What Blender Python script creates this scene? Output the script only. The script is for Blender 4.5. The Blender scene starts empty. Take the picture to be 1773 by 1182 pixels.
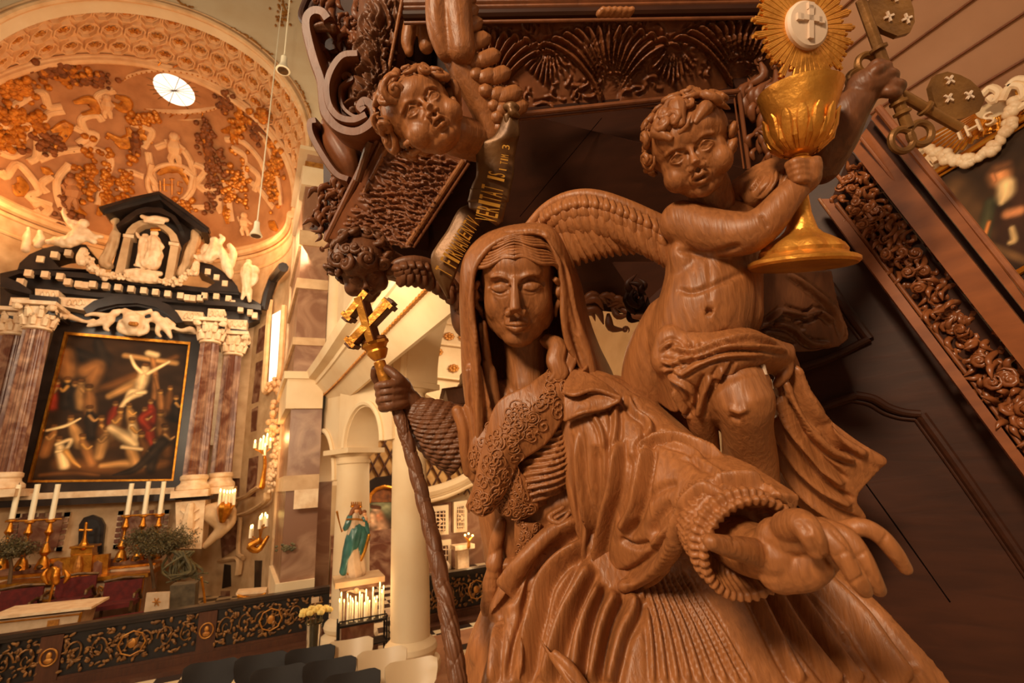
import bpy, bmesh, math, random
import numpy as np
from mathutils import Vector, Matrix
from mathutils.bvhtree import BVHTree
random.seed(7); rng=np.random.default_rng(7)
SC=bpy.context.scene; COL=SC.collection
PI=math.pi
# ------------------------------------------------------------ camera
FPX=800.;CX,CY=886.5,591.;CAMH=2.6
Xd=np.array([1819,-101.6,800.]);Zd=np.array([-196,2791,800.])
Zd/=np.linalg.norm(Zd);Xd-=Zd*(Xd@Zd);Xd/=np.linalg.norm(Xd);Yd=-np.cross(Zd,Xd)
if Yd[2]<0: Yd=-Yd
CAM=np.array([0,0,CAMH])
RT=np.array([Xd[0],Yd[0],Zd[0]]);UP=np.array([Xd[1],Yd[1],Zd[1]]);FW=np.array([Xd[2],Yd[2],Zd[2]])
cd=bpy.data.cameras.new('camera');cam=bpy.data.objects.new('camera',cd);COL.objects.link(cam);SC.camera=cam
cd.sensor_width=36;cd.lens=FPX/1773*36;cd.clip_start=.05;cd.clip_end=200
cam.matrix_world=Matrix(((RT[0],UP[0],-FW[0],0),(RT[1],UP[1],-FW[1],0),(RT[2],UP[2],-FW[2],CAMH),(0,0,0,1)))
cd.dof.use_dof=True;cd.dof.focus_distance=1.35;cd.dof.aperture_fstop=5.0
# ------------------------------------------------------------ light
SC.view_settings.view_transform='Standard';SC.view_settings.look='None';SC.view_settings.gamma=1;SC.view_settings.exposure=0.1
wd=bpy.data.worlds.new('world');SC.world=wd;wd.use_nodes=True
wd.node_tree.nodes['Background'].inputs[0].default_value=(1,.66,.40,1);wd.node_tree.nodes['Background'].inputs[1].default_value=.13
def area(name,loc,target,size,power,color,sy=None):
    l=bpy.data.lights.new(name,'AREA');l.energy=power;l.color=color;l.size=size
    if sy: l.shape='RECTANGLE';l.size_y=sy
    o=bpy.data.objects.new(name,l);COL.objects.link(o);o.location=loc
    o.rotation_euler=(Vector(target)-Vector(loc)).to_track_quat('-Z','Y').to_euler();return o
def point(name,loc,power,color,r=.1):
    l=bpy.data.lights.new(name,'POINT');l.energy=power;l.color=color;l.shadow_soft_size=r
    o=bpy.data.objects.new(name,l);COL.objects.link(o);o.location=loc;return o
def W(px,py,d):
    return CAM+(RT*((px-CX)/FPX)-UP*((py-CY)/FPX)+FW)*d
area('nave_window_light',(-4.6,-2.6,6.2),(.6,1.5,2.6),1.3,600,(1,.76,.50))
area('west_window_light',(3.2,-4.5,6.5),(1.2,1.5,2.4),1.6,30,(1,.70,.42))
area('south_window_light',(-8,6,8),(1.2,8,3),3.5,420,(1,.80,.56))
area('choir_window_light',(-1.2,10.0,8.5),(-5.2,15.5,6),2.2,220,(1,.72,.46))
area('aisle_window_light',(5.5,10.5,6.5),(2.5,13,2),3,420,(1,.78,.52))
area('vault_light',(-1,3,4.5),(-3,11,13),3,330,(1,.74,.46))
for x,y in((-7.0,14.0),(-1.6,14.2),(-4.6,16.0)): point('apse_cove_light',(x,y,10.0),70,(1,.54,.22),.3)
# ------------------------------------------------------------ materials
def lin(c):
    return tuple((x/12.92 if x<=.04045 else ((x+.055)/1.055)**2.4) for x in [v/255 for v in c])
def mat(name,c1,c2=None,scale=6,detail=5,rough=.6,metal=0,bump=0,bscale=None,stretch=(1,1,1),kind='noise',emit=0,coat=0,contrast=(.35,.7),dist=0.0):
    m=bpy.data.materials.new(name);m.use_nodes=True;n=m.node_tree.nodes;l=m.node_tree.links;b=n['Principled BSDF']
    c1=lin(c1);b.inputs['Roughness'].default_value=rough;b.inputs['Metallic'].default_value=metal
    b.inputs['Base Color'].default_value=(*c1,1)
    if coat: b.inputs['Coat Weight'].default_value=coat;b.inputs['Coat Roughness'].default_value=.25
    if emit: b.inputs['Emission Color'].default_value=(*c1,1);b.inputs['Emission Strength'].default_value=emit
    if c2 or bump:
        tc=n.new('ShaderNodeTexCoord');mp=n.new('ShaderNodeMapping');mp.inputs['Scale'].default_value=stretch
        l.new(tc.outputs['Object'],mp.inputs[0])
    if c2:
        c2=lin(c2)
        if kind=='noise':
            t=n.new('ShaderNodeTexNoise');t.inputs['Scale'].default_value=scale;t.inputs['Detail'].default_value=detail;t.inputs['Distortion'].default_value=dist
        elif kind=='checker':
            t=n.new('ShaderNodeTexChecker');t.inputs['Scale'].default_value=scale
        elif kind=='wave':
            t=n.new('ShaderNodeTexWave');t.inputs['Scale'].default_value=scale;t.inputs['Distortion'].default_value=dist or 8;t.inputs['Detail'].default_value=detail
        l.new(mp.outputs[0],t.inputs['Vector'])
        r=n.new('ShaderNodeValToRGB');r.color_ramp.elements[0].position=contrast[0];r.color_ramp.elements[1].position=contrast[1]
        r.color_ramp.elements[0].color=(*c1,1);r.color_ramp.elements[1].color=(*c2,1)
        l.new(t.outputs['Fac'],r.inputs[0]);l.new(r.outputs[0],b.inputs['Base Color'])
    if bump:
        t2=n.new('ShaderNodeTexNoise');t2.inputs['Scale'].default_value=bscale or scale*3;t2.inputs['Detail'].default_value=6
        l.new(mp.outputs[0],t2.inputs['Vector']);bp=n.new('ShaderNodeBump');bp.inputs['Strength'].default_value=bump;bp.inputs['Distance'].default_value=.02
        l.new(t2.outputs['Fac'],bp.inputs['Height']);l.new(bp.outputs[0],b.inputs['Normal'])
    return m
def wood(name,c1,c2,stretch=(9,9,1.2),rough=.42,bump=.12,rot=(0,0,0),wscale=3.5,coat=.0):
    m=bpy.data.materials.new(name);m.use_nodes=True;n=m.node_tree.nodes;l=m.node_tree.links;b=n['Principled BSDF']
    tc=n.new('ShaderNodeTexCoord');mp=n.new('ShaderNodeMapping');mp.inputs['Scale'].default_value=stretch;mp.inputs['Rotation'].default_value=rot
    l.new(tc.outputs['Object'],mp.inputs[0])
    t=n.new('ShaderNodeTexNoise');t.inputs['Scale'].default_value=wscale;t.inputs['Detail'].default_value=7;t.inputs['Distortion'].default_value=.6
    t2=n.new('ShaderNodeTexNoise');t2.inputs['Scale'].default_value=3;t2.inputs['Detail'].default_value=4;l.new(tc.outputs['Object'],t2.inputs['Vector'])
    l.new(mp.outputs[0],t.inputs['Vector'])
    mx=n.new('ShaderNodeMath');mx.operation='MULTIPLY_ADD';mx.inputs[1].default_value=.55
    l.new(t.outputs['Fac'],mx.inputs[0]);mh=n.new('ShaderNodeMath');mh.operation='MULTIPLY';mh.inputs[1].default_value=.45
    l.new(t2.outputs['Fac'],mh.inputs[0]);l.new(mh.outputs[0],mx.inputs[2])
    r=n.new('ShaderNodeValToRGB');r.color_ramp.elements[0].position=.26;r.color_ramp.elements[1].position=.78
    r.color_ramp.elements[0].color=(*lin(c1),1);r.color_ramp.elements[1].color=(*lin(c2),1)
    l.new(mx.outputs[0],r.inputs[0]);l.new(r.outputs[0],b.inputs['Base Color'])
    b.inputs['Roughness'].default_value=rough;b.inputs['Specular IOR Level'].default_value=.38;b.inputs['Coat Weight'].default_value=coat;b.inputs['Coat Roughness'].default_value=.3
    bp=n.new('ShaderNodeBump');bp.inputs['Strength'].default_value=bump;bp.inputs['Distance'].default_value=.01
    l.new(t.outputs['Fac'],bp.inputs['Height']);l.new(bp.outputs[0],b.inputs['Normal']);return m
M={}
M['plaster']=mat('cream_plaster',(232,208,170),(222,192,150),1.5,rough=.75)
M['aisle']=mat('aisle_plaster',(222,196,156),(206,176,134),1.5,rough=.75)
M['stone']=mat('pale_stone',(212,178,136),(186,148,106),3,rough=.6,bump=.1)
M['whitemarble']=mat('white_marble',(240,214,178),(214,176,134),6,rough=.45,bump=.15,bscale=20)
M['redmarble']=mat('red_marble',(110,66,48),(190,150,120),2.6,9,rough=.3,contrast=(.42,.78),dist=1.2)
M['brownmarble']=mat('brown_marble',(132,92,68),(196,158,126),1.3,9,rough=.35,contrast=(.45,.82),dist=1.5)
M['darkmarble']=mat('black_marble',(34,24,20),(52,40,34),3,rough=.28)
M['gold']=mat('gilding',(214,146,50),(168,98,26),9,rough=.32,metal=.85,bump=.2,bscale=40)
M['goldpaint']=mat('dull_gold',(200,138,58),(150,88,30),14,rough=.5,metal=.4,bump=.2)
M['bronze']=mat('bronze',(112,80,44),(60,40,22),12,rough=.45,metal=.5,bump=.2)
M['domestone']=mat('apse_plaster',(186,130,82),(156,102,60),2,rough=.7)
M['strap']=mat('stucco_strapwork',(232,190,140),(214,164,112),4,rough=.65)
M['domegold']=mat('stucco_gold',(214,140,46),(150,84,24),7,rough=.42,metal=.45,bump=.2)
M['domebrown']=mat('stucco_brown',(146,86,40),(96,54,26),7,rough=.6,metal=.2)
M['canvas']=mat('dark_canvas',(40,26,16),(104,66,30),2.2,6,rough=.5,dist=.8)
M['wax']=mat('candle_wax',(248,236,205),rough=.5)
M['flame']=mat('candle_flame',(255,214,120),emit=9)
M['black']=mat('black_paint',(26,19,17),rough=.4)
M['joint']=mat('dark_joint',(14,8,6),rough=1.0);M['joint'].node_tree.nodes['Principled BSDF'].inputs['Specular IOR Level'].default_value=0
M['iron']=mat('black_iron',(30,24,22),rough=.5,metal=.5)
M['glass']=mat('daylit_glass',(255,240,205),emit=1.6)
M['skyglass']=mat('lantern_glass',(255,244,220),emit=1.25)
M['leaf']=mat('olive_leaves',(104,92,56),(62,58,38),12,rough=.6)
M['stem']=mat('plant_stem',(96,70,44),rough=.8)
M['redcloth']=mat('red_velvet',(104,24,18),(70,14,12),10,rough=.85)
M['linen']=mat('altar_linen',(206,178,146),(188,158,126),8,rough=.9)
M['teal']=mat('teal_glaze',(58,112,104),(38,80,78),6,rough=.35,coat=.3)
M['flesh']=mat('painted_flesh',(220,164,116),rough=.5)
M['greycloth']=mat('grey_green_cloth',(98,84,62),(70,58,42),8,rough=.9)
# ------------------------------------------------------------ mesh building
def nrm(v): v=np.asarray(v,float);return v/(np.linalg.norm(v)+1e-12)
def frame_of(a):
    a=nrm(a);t=np.array([0,0,1.]) if abs(a[2])<.9 else np.array([1.,0,0]);u=nrm(np.cross(t,a));return u,np.cross(a,u),a
def spline(P,n,closed=False):
    P=np.asarray(P,float);m=len(P)
    if closed: t=np.arange(n)*m/n
    else: t=np.linspace(0,m-1,n)
    i=np.floor(t).astype(int)
    if not closed: i=np.clip(i,0,m-2)
    f=(t-i)[:,None]
    g=(lambda k:P[k%m]) if closed else (lambda k:P[np.clip(k,0,m-1)])
    a,b,c,d=g(i-1),g(i),g(i+1),g(i+2)
    if not closed:
        a=np.where((i-1<0)[:,None],2*b-c,a);d=np.where((i+2>m-1)[:,None],2*c-b,d)
    return .5*((2*b)+(c-a)*f+(2*a-5*b+4*c-d)*f**2+(3*b-a-3*c+d)*f**3)
class MB:
    def __init__(s): s.v=[];s.f=[];s.n=0
    def add(s,V,F):
        V=np.asarray(V,float);s.v.append(V);s.f+= [tuple(int(i)+s.n for i in f) for f in F];s.n+=len(V);return s
    def box(s,c,sz,R=None):
        a=np.array([[x,y,z] for x in(-.5,.5) for y in(-.5,.5) for z in(-.5,.5)])*np.array(sz)
        if R is not None: a=a@np.asarray(R).T
        return s.add(a+np.array(c),[(0,1,3,2),(4,6,7,5),(0,4,5,1),(2,3,7,6),(0,2,6,4),(1,5,7,3)])
    def bx(s,x0,x1,y0,y1,z0,z1): return s.box(((x0+x1)/2,(y0+y1)/2,(z0+z1)/2),(x1-x0,y1-y0,z1-z0))
    def loft(s,rings,closed_u=True,cap=True,closed_v=False):
        R=[np.asarray(r,float) for r in rings];m=len(R[0]);k=len(R);F=[]
        for i in range(k if closed_v else k-1):
            a,b=i*m,((i+1)%k)*m
            for j in range(m if closed_u else m-1):
                jj=(j+1)%m;F.append((a+j,a+jj,b+jj,b+j))
        if cap and closed_u and not closed_v: F.append(tuple(range(m))[::-1]);F.append(tuple(range((k-1)*m,k*m)))
        return s.add(np.concatenate(R),F)
    def tube(s,P,r,n=8,closed=False,flat=1.0,up=None,cap=True):
        P=np.asarray(P,float);k=len(P);r=np.broadcast_to(np.asarray(r,float),(k,))
        T=np.gradient(P,axis=0) if not closed else (np.roll(P,-1,0)-np.roll(P,1,0))
        u=None;rings=[];ang=np.arange(n)*2*PI/n
        for i in range(k):
            t=nrm(T[i])
            if up is not None: w=nrm(np.asarray(up,float)-t*np.dot(up,t));u=np.cross(t,w)
            else:
                if u is None: u,_,_=frame_of(t)
                u=nrm(u-t*np.dot(u,t));w=np.cross(t,u)
            rings.append(P[i]+r[i]*(np.cos(ang)[:,None]*u+flat*np.sin(ang)[:,None]*w))
        return s.loft(rings,cap=cap,closed_v=closed)
    def lathe(s,prof,c=(0,0,0),axis=(0,0,1),n=24,flute=0,fd=0,lobes=0,ld=0,cap=True):
        u,w,a=frame_of(axis);c=np.array(c,float);ang=np.arange(n)*2*PI/n;rings=[]
        for (r,z) in prof:
            rr=np.full(n,float(r))
            if flute: rr=rr*(1-fd*np.abs(np.cos(ang*flute/2))**.5*1.0)
            if lobes: rr=rr*(1+ld*(np.abs(np.cos(ang*lobes/2))-.6))
            rings.append(c+a*z+rr[:,None]*(np.cos(ang)[:,None]*u+np.sin(ang)[:,None]*w))
        return s.loft(rings,cap=cap)
    def ell(s,c,r,R=None,n=12,m=8):
        r=np.broadcast_to(np.asarray(r,float),(3,));V=[[0,0,-1]]
        for i in range(1,m):
            p=-PI/2+PI*i/m
            V+=[[math.cos(p)*math.cos(2*PI*j/n),math.cos(p)*math.sin(2*PI*j/n),math.sin(p)] for j in range(n)]
        V.append([0,0,1]);V=np.array(V)*r
        if R is not None: V=V@np.asarray(R).T
        F=[(0,1+(j+1)%n,1+j) for j in range(n)]
        for i in range(m-2):
            for j in range(n): a=1+i*n;F.append((a+j,a+(j+1)%n,a+n+(j+1)%n,a+n+j))
        L=1+(m-2)*n;e=len(V)-1;F+=[(e,L+j,L+(j+1)%n) for j in range(n)]
        return s.add(V+np.array(c),F)
    def sheet(s,G,th):
        """closed slab from a grid of points G[nu][nv], thickness th along the normals (both ways)"""
        G=np.asarray(G,float);nu,nv=G.shape[:2]
        du=np.gradient(G,axis=0);dv=np.gradient(G,axis=1);N=np.cross(du,dv);N/=np.linalg.norm(N,axis=2,keepdims=True)+1e-12
        A=(G+N*th/2).reshape(-1,3);B=(G-N*th/2).reshape(-1,3);k=nu*nv;F=[]
        for i in range(nu-1):
            for j in range(nv-1):
                a=i*nv+j;F.append((a,a+nv,a+nv+1,a+1));F.append((k+a,k+a+1,k+a+nv+1,k+a+nv))
        for j in range(nv-1):
            F.append((j,j+1,k+j+1,k+j));a=(nu-1)*nv+j;F.append((a+1,a,k+a,k+a+1))
        for i in range(nu-1):
            a=i*nv;F.append((a+nv,a,k+a,k+a+nv));a=i*nv+nv-1;F.append((a,a+nv,k+a+nv,k+a))
        return s.add(np.concatenate([A,B]),F)
    def prism(s,P2,O,u,w,d0,d1):
        """polygon in plane (u,w) at O extruded along u x w from d0 to d1"""
        u=np.array(u,float);w=np.array(w,float);nn=np.cross(u,w);O=np.array(O,float);m=len(P2)
        A=np.array([O+u*a+w*b for a,b in P2])
        return s.loft([A+nn*d0,A+nn*d1])
    def xz(s,P2,y0,y1):
        A=np.array([[a,0,b] for a,b in P2]);return s.loft([A+[0,y0,0],A+[0,y1,0]])
    def mesh(s,name='m'):
        me=bpy.data.meshes.new(name);V=np.concatenate(s.v) if s.v else np.zeros((0,3));me.from_pydata(V.tolist(),[],s.f);return me
    def build(s,name,m,parent=None,label=None,cat=None,group=None,kind=None,smooth=30):
        return link(s.mesh(name),name,m,parent,label,cat,group,kind,smooth)
def orient(me):
    b=bmesh.new();b.from_mesh(me);bmesh.ops.recalc_face_normals(b,faces=b.faces[:]);b.to_mesh(me);b.free()
def root_of(o):
    while o.parent: o=o.parent
    return o
def link(me,name,m,parent=None,label=None,cat=None,group=None,kind=None,smooth=30,fix=True):
    if fix and len(me.polygons)<250000: orient(me)
    k=len(me.vertices);co=np.empty(k*3);me.vertices.foreach_get('co',co);co=co.reshape(-1,3)
    if parent is None: off=np.array([(co[:,0].min()+co[:,0].max())/2,(co[:,1].min()+co[:,1].max())/2,co[:,2].min()])
    else: off=np.array(root_of(parent).location)
    co-=off;me.vertices.foreach_set('co',co.ravel());me.update()
    if smooth:
        me.polygons.foreach_set('use_smooth',[True]*len(me.polygons))
        if smooth<180: me.set_sharp_from_angle(angle=math.radians(smooth))
    o=bpy.data.objects.new(name,me);COL.objects.link(o)
    if m is not None: me.materials.append(M[m] if isinstance(m,str) else m)
    if parent is None: o.location=off
    else: o.parent=parent
    tag(o,label,cat,group,kind);return o
def tag(o,label=None,cat=None,group=None,kind=None):
    if label: o['label']=label
    if cat: o['category']=cat
    if group: o['group']=group
    if kind: o['kind']=kind
    return o
def thing(name,label,cat,loc,group=None):
    o=bpy.data.objects.new(name,None);o.empty_display_size=.05;COL.objects.link(o);o.location=loc
    return tag(o,label,cat,group)
def copy_tree(o,loc=None,parent=None,rz=None,label=None):
    c=o.copy();COL.objects.link(c)
    if parent: c.parent=parent
    if loc is not None: c.location=loc
    if rz is not None: c.rotation_euler[2]=rz
    if label: c['label']=label
    for ch in list(o.children): copy_tree(ch,parent=c)
    return c
def at(px,py,X=None,Y=None,Z=None):
    r=RT*((px-CX)/FPX)-UP*((py-CY)/FPX)+FW
    i,v=(0,X) if X is not None else (1,Y) if Y is not None else (2,Z)
    return CAM+r*((v-CAM[i])/r[i])
def PY(px,py,Y): p=at(px,py,Y=Y);return (p[0],p[2])
# ------------------------------------------------------------ digital clay
class Clay:
    """joined volumes -> one voxel skin -> strokes pressed into it"""
    def __init__(s,mb,vox,smooth=3,origin=CAM):
        me=mb.mesh('tmp');orient(me);o=bpy.data.objects.new('tmp',me);COL.objects.link(o)
        md=o.modifiers.new('r','REMESH');md.mode='VOXEL';md.voxel_size=vox;md.adaptivity=0
        dg=bpy.context.evaluated_depsgraph_get();e=bpy.data.meshes.new_from_object(o.evaluated_get(dg))
        bpy.data.objects.remove(o);bpy.data.meshes.remove(me)
        k=len(e.vertices);co=np.empty(k*3);e.vertices.foreach_get('co',co);s.V=co.reshape(-1,3)
        k=len(e.edges);ed=np.empty(k*2,int);e.edges.foreach_get('vertices',ed);s.E=ed.reshape(-1,2);s.me=e;s.vox=vox
        s.origin=origin;s._tree=None;s.smooth(smooth);s.norm()
    def norm(s):
        me=s.me;me.vertices.foreach_set('co',s.V.ravel());me.update();k=len(s.V);n=np.empty(k*3)
        me.vertex_normals.foreach_get('vector',n);s.N=n.reshape(-1,3)
    def smooth(s,it,lam=.6,mask=None):
        a,b=s.E[:,0],s.E[:,1];k=len(s.V);deg=np.bincount(a,minlength=k)+np.bincount(b,minlength=k);deg=np.maximum(deg,1)[:,None]
        for _ in range(it):
            L=np.stack([np.bincount(a,s.V[b,i],k)+np.bincount(b,s.V[a,i],k) for i in range(3)],1)/deg-s.V
            s.V=s.V+L*lam*(1 if mask is None else mask[:,None])
    def tree(s):
        s._tree=BVHTree.FromPolygons([tuple(v) for v in s.V.tolist()],[tuple(p.vertices) for p in s.me.polygons]);return s._tree
    def snap(s,pts,step=None):
        """pixel polyline (px,py) -> points on the surface"""
        t=s._tree or s.tree();P=spline(np.array(pts,float),max(6,int(len(pts)*7)));out=[];d=[]
        for p in P:
            r=RT*((p[0]-CX)/FPX)-UP*((p[1]-CY)/FPX)+FW;L=np.linalg.norm(r)
            h=t.ray_cast(Vector(CAM),Vector(r/L));d.append(h[3]/L if h[0] is not None else np.nan)
        d=np.array(d);ok=~np.isnan(d)
        if not ok.any(): return None
        d=np.interp(np.arange(len(d)),np.where(ok)[0],d[ok]);return np.array([W(p[0],p[1],q) for p,q in zip(P,d)])
    def press(s,P3,r,amp,prof='ridge',end=.15):
        """P3 points on surface, radius r (scalar or (r0,r1)), amp metres along normal"""
        if P3 is None: return
        n=len(P3);rr=np.interp(np.linspace(0,1,n),np.linspace(0,1,len(np.atleast_1d(r))),np.atleast_1d(r));R=rr.max()*1.6
        lo=P3.min(0)-R;hi=P3.max(0)+R;ix=np.where(((s.V>lo)&(s.V<hi)).all(1))[0]
        if len(ix)==0: return
        V=s.V[ix];best=np.full(len(ix),1e9);tt=np.zeros(len(ix))
        for i in range(n-1):
            a=P3[i];ab=P3[i+1]-a;L=ab@ab+1e-15;t=np.clip((V-a)@ab/L,0,1);d=np.linalg.norm(V-a-t[:,None]*ab,axis=1);k=d<best
            best[k]=d[k];tt[k]=(i+t[k])/(n-1)
        x=best/np.interp(tt,np.linspace(0,1,n),rr);a=amp*np.clip(np.minimum(tt,1-tt)/max(end,1e-6),0,1)**.6
        if prof=='ridge': f=np.exp(-x*x*3.2)-.62*np.exp(-((x-1.0)/.33)**2)
        elif prof=='bump': f=np.exp(-x*x*3)
        elif prof=='sharp': f=np.clip(1-x,0,1)**1.3-.3*np.exp(-((x-1.05)/.3)**2)
        elif prof=='groove': f=-np.exp(-x*x*4)
        s.V[ix]+=s.N[ix]*(a*f)[:,None]
    def fold(s,pts,r,amp,prof='ridge',end=.15): s.press(s.snap(pts),r,amp,prof,end)
    def noise(s,amp,freq,stretch=(1,1,1),seed=0):
        r=np.random.default_rng(seed);k=np.zeros(len(s.V));Q=s.V*np.array(stretch)
        for i in range(14):
            d=r.normal(size=3);d/=np.linalg.norm(d);k+=np.sin(Q@d*freq*(.6+1.2*r.random())+r.random()*6.28)
        s.V+=s.N*(k/14*amp*2)[:,None]
    def xf(s,fn): s.V=fn(s.V);return s
    def build(s,name,m,parent=None,**k):
        s.norm();me=s.me.copy();me.name=name;return link(me,name,m,parent,smooth=180,fix=False,**k)

# ------------------------------------------------------------ painted canvases: colours brushed on to a fine grid
def vcol_mat(name):
    m=bpy.data.materials.new(name);m.use_nodes=True;n=m.node_tree.nodes;a=n.new('ShaderNodeVertexColor');a.layer_name='paint'
    m.node_tree.links.new(a.outputs[0],n['Principled BSDF'].inputs['Base Color']);n['Principled BSDF'].inputs['Roughness'].default_value=.65;n['Principled BSDF'].inputs['Specular IOR Level'].default_value=.2;return m
class Painting:
    def __init__(s,O,U,V,nu,nv,ground,seed=1):
        """O corner, U and V edge vectors"""
        s.O,s.U,s.V=map(lambda a:np.array(a,float),(O,U,V));s.nu,s.nv=nu,nv
        u,v=np.meshgrid(np.linspace(0,1,nu),np.linspace(0,1,nv),indexing='ij');s.P=s.O+u[...,None]*s.U+v[...,None]*s.V
        s.lu=np.linalg.norm(s.U);s.lv=np.linalg.norm(s.V);s.Q=np.stack([u*s.lu,v*s.lv],-1)
        g=np.zeros((nu,nv));r=np.random.default_rng(seed)
        for i in range(24):
            k=r.normal(size=2)*r.choice([2,5,11])/s.lv*2;g+=np.sin(s.Q@k*2+r.random()*6.28)/24*2.2
        s.g=g;s.C=np.ones((nu,nv,3))*np.array(ground)*(1+.35*g[...,None])
    def uv(s,p):
        c_=np.linalg.lstsq(np.stack([s.U,s.V],1),np.array(p)-s.O,rcond=None)[0];return np.array([c_[0]*s.lu,c_[1]*s.lv])
    def dab(s,col,P,R,soft=.5,al=1.):
        P=np.array([s.uv(p) for p in P]);best=np.full(s.g.shape,1e9)
        for i in range(len(P)-1):
            a=P[i];ab=P[i+1]-a;t=np.clip((s.Q-a)@ab/(ab@ab+1e-12),0,1);d=np.linalg.norm(s.Q-a-t[...,None]*ab,axis=-1);best=np.minimum(best,d/(R[i]+(R[i+1]-R[i])*t))
        best=best*(1+.25*s.g);w=np.clip((1-best)/soft+.5*soft,0,1)**1.0*al;sh=(1.12-.5*best.clip(0,1.2)+.35*s.g)[...,None]
        s.C=s.C*(1-w[...,None])+np.array(col)*sh*w[...,None]
    def build(s,name,parent,th=.03):
        V=s.P.reshape(-1,3);nu,nv=s.nu,s.nv;n_=nrm(np.cross(s.U,s.V));me=bpy.data.meshes.new(name);F=[(i*nv+j,(i+1)*nv+j,(i+1)*nv+j+1,i*nv+j+1) for i in range(nu-1) for j in range(nv-1)]
        k=len(V);c4=[0,(nu-1)*nv,nu*nv-1,nv-1];B=V[c4]-n_*th;F+=[(k,k+3,k+2,k+1)]
        me.from_pydata(np.concatenate([V,B]).tolist(),[],F);at_=me.color_attributes.new('paint','FLOAT_COLOR','POINT')
        c=np.ones((k+4,4));cc=np.array(s.C.reshape(-1,3)).clip(0,255)/255;c[:k,:3]=np.where(cc<=.04045,cc/12.92,((cc+.055)/1.055)**2.4);at_.data.foreach_set('color',c.ravel())
        return link(me,name,M.setdefault('paint',None) or M.__setitem__('paint',vcol_mat('oil_paint')) or M['paint'],parent,smooth=0,fix=False)
def S(mb,name,m,parent=None,**k):
    return mb.build(name,m,parent,kind=None if parent else 'structure',**k)
def text_mesh(txt,size,ext=.003):
    c=bpy.data.curves.new('t','FONT');c.body=txt;c.size=size;c.extrude=ext;c.align_x='CENTER';c.align_y='CENTER';c.resolution_u=3;o=bpy.data.objects.new('t',c);COL.objects.link(o)
    me=bpy.data.meshes.new_from_object(o.evaluated_get(bpy.context.evaluated_depsgraph_get()));bpy.data.objects.remove(o)
    k=len(me.vertices);v=np.empty(k*3);me.vertices.foreach_get('co',v);F=[tuple(p.vertices) for p in me.polygons];bpy.data.meshes.remove(me);return v.reshape(-1,3),F
def text_at(mb,txt,size,O,u,w,ext=.004):
    V,F=text_mesh(txt,size,ext);u=nrm(u);w=nrm(w);n_=np.cross(u,w);mb.add(np.array(O)+V[:,:1]*u+V[:,1:2]*w+V[:,2:]*n_,F)
M['darkoak']=wood('dark_oak',(58,32,20),(96,56,34))
# ============================================================ SHELL OF THE CHURCH
M['floor']=mat('marble_chequer',(226,200,160),(48,36,30),2.9,kind='checker',rough=.3,contrast=(.49,.51))
M['floor2']=mat('terracotta_stone',(176,122,84),(150,98,66),3,rough=.45)
S(MB().bx(-12,9,-4,20,-.1,0),'floor','floor')
S(MB().bx(1.4,9,8.25,8.95,0,.004),'floor','floor2')
S(MB().bx(1.4,2.4,5.9,8.25,0,.005),'floor','floor2')
# splayed coffered chancel arch: front circle A, back circle B
A0=np.array([-3.33,10.4,10.42]);RA=3.09;B0=np.array([-4.25,13.,10.38]);RB=3.75
def arc(t,s=0.0,dr=0):
    """t angle 0..pi from the right springing, s 0 front..1 back"""
    c=A0*(1-s)+B0*s;r=RA*(1-s)+RB*s+dr;return c+np.array([r*math.cos(t),0,r*math.sin(t)])
NA=96;ts=np.linspace(0,PI,NA)
# front wall over the arch
mb=MB()
in_=[arc(t) for t in ts]
def edge(t):
    c,s_=math.cos(t),math.sin(t);x=min(6.0/abs(c) if abs(c)>1e-6 else 99, 5.6/max(s_,1e-6));return A0+np.array([x*c,0,x*s_])
out=[edge(t) for t in ts]
mb.loft([[in_[i],out[i],out[i]+[0,.35,0],in_[i]+[0,.35,0]] for i in range(NA)])
mb.bx(.3,2.7,10.4,10.75,7.2,10.42)
S(mb,'wall_front','plaster')
# soffit with coffers
mb=MB();G=[[arc(t,s,0.12) for s in np.linspace(0,1,4)] for t in ts];mb.sheet(G,.05)
arch=S(mb,'trim_1','strap')
ros=[];nco=23
cof=MB()
def oct_ring(c,e1,e2,nn,r0,r1,h0,h1):
    a=np.arange(9)[:-1]*PI/4+PI/8
    R=[c+nn*h+r*(np.cos(a)[:,None]*e1+np.sin(a)[:,None]*e2) for r,h in((r0,h0),(r0*.96,h1),(r1*1.02,h1),(r1,h0))]
    return R
for k in range(nco):
    for j in range(3):
        t=(k+.5+.5*(j%2))/(nco+.5)*PI;s=(j+.5)/3*.86+.07
        c=arc(t,s);e1=nrm(arc(t+.01,s)-c);e2=nrm(arc(t,s+.01)-c);nn=nrm(np.cross(e1,e2));
        if np.dot(nn,arc(t,s,-.1)-c)<0: nn=-nn
        hw=PI/(nco+.5)*3.35/2*1.0;hd=.40
        e1s=e1*hw;e2s=e2*hd
        cof.loft(oct_ring(c,e1s,e2s,nn,1.06,.86,-.10,.0),cap=False)
        cof.loft(oct_ring(c,e1s,e2s,nn,.80,.62,-.12,-.06),cap=False)
        if k in range(0,19): ros.append((c,e1,e2,nn,hw))
cof.build('coffer_moulding','strap',arch)
rm=None
for c,e1,e2,nn,hw in ros:
    b=MB();c=c-nn*.06
    b.ell(c,(.05,.05,.04),np.stack([e1,e2,nn],1),8,5)
    for q in range(6):
        a=q*PI/3;d=e1*math.cos(a)+e2*math.sin(a);w=np.cross(nn,d);b.ell(c+d*.085,(.055,.035,.022),np.stack([d,w,nn],1),6,4)
    b.build('rosette','domegold' if rng.random()<.5 else 'goldpaint',arch)
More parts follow.
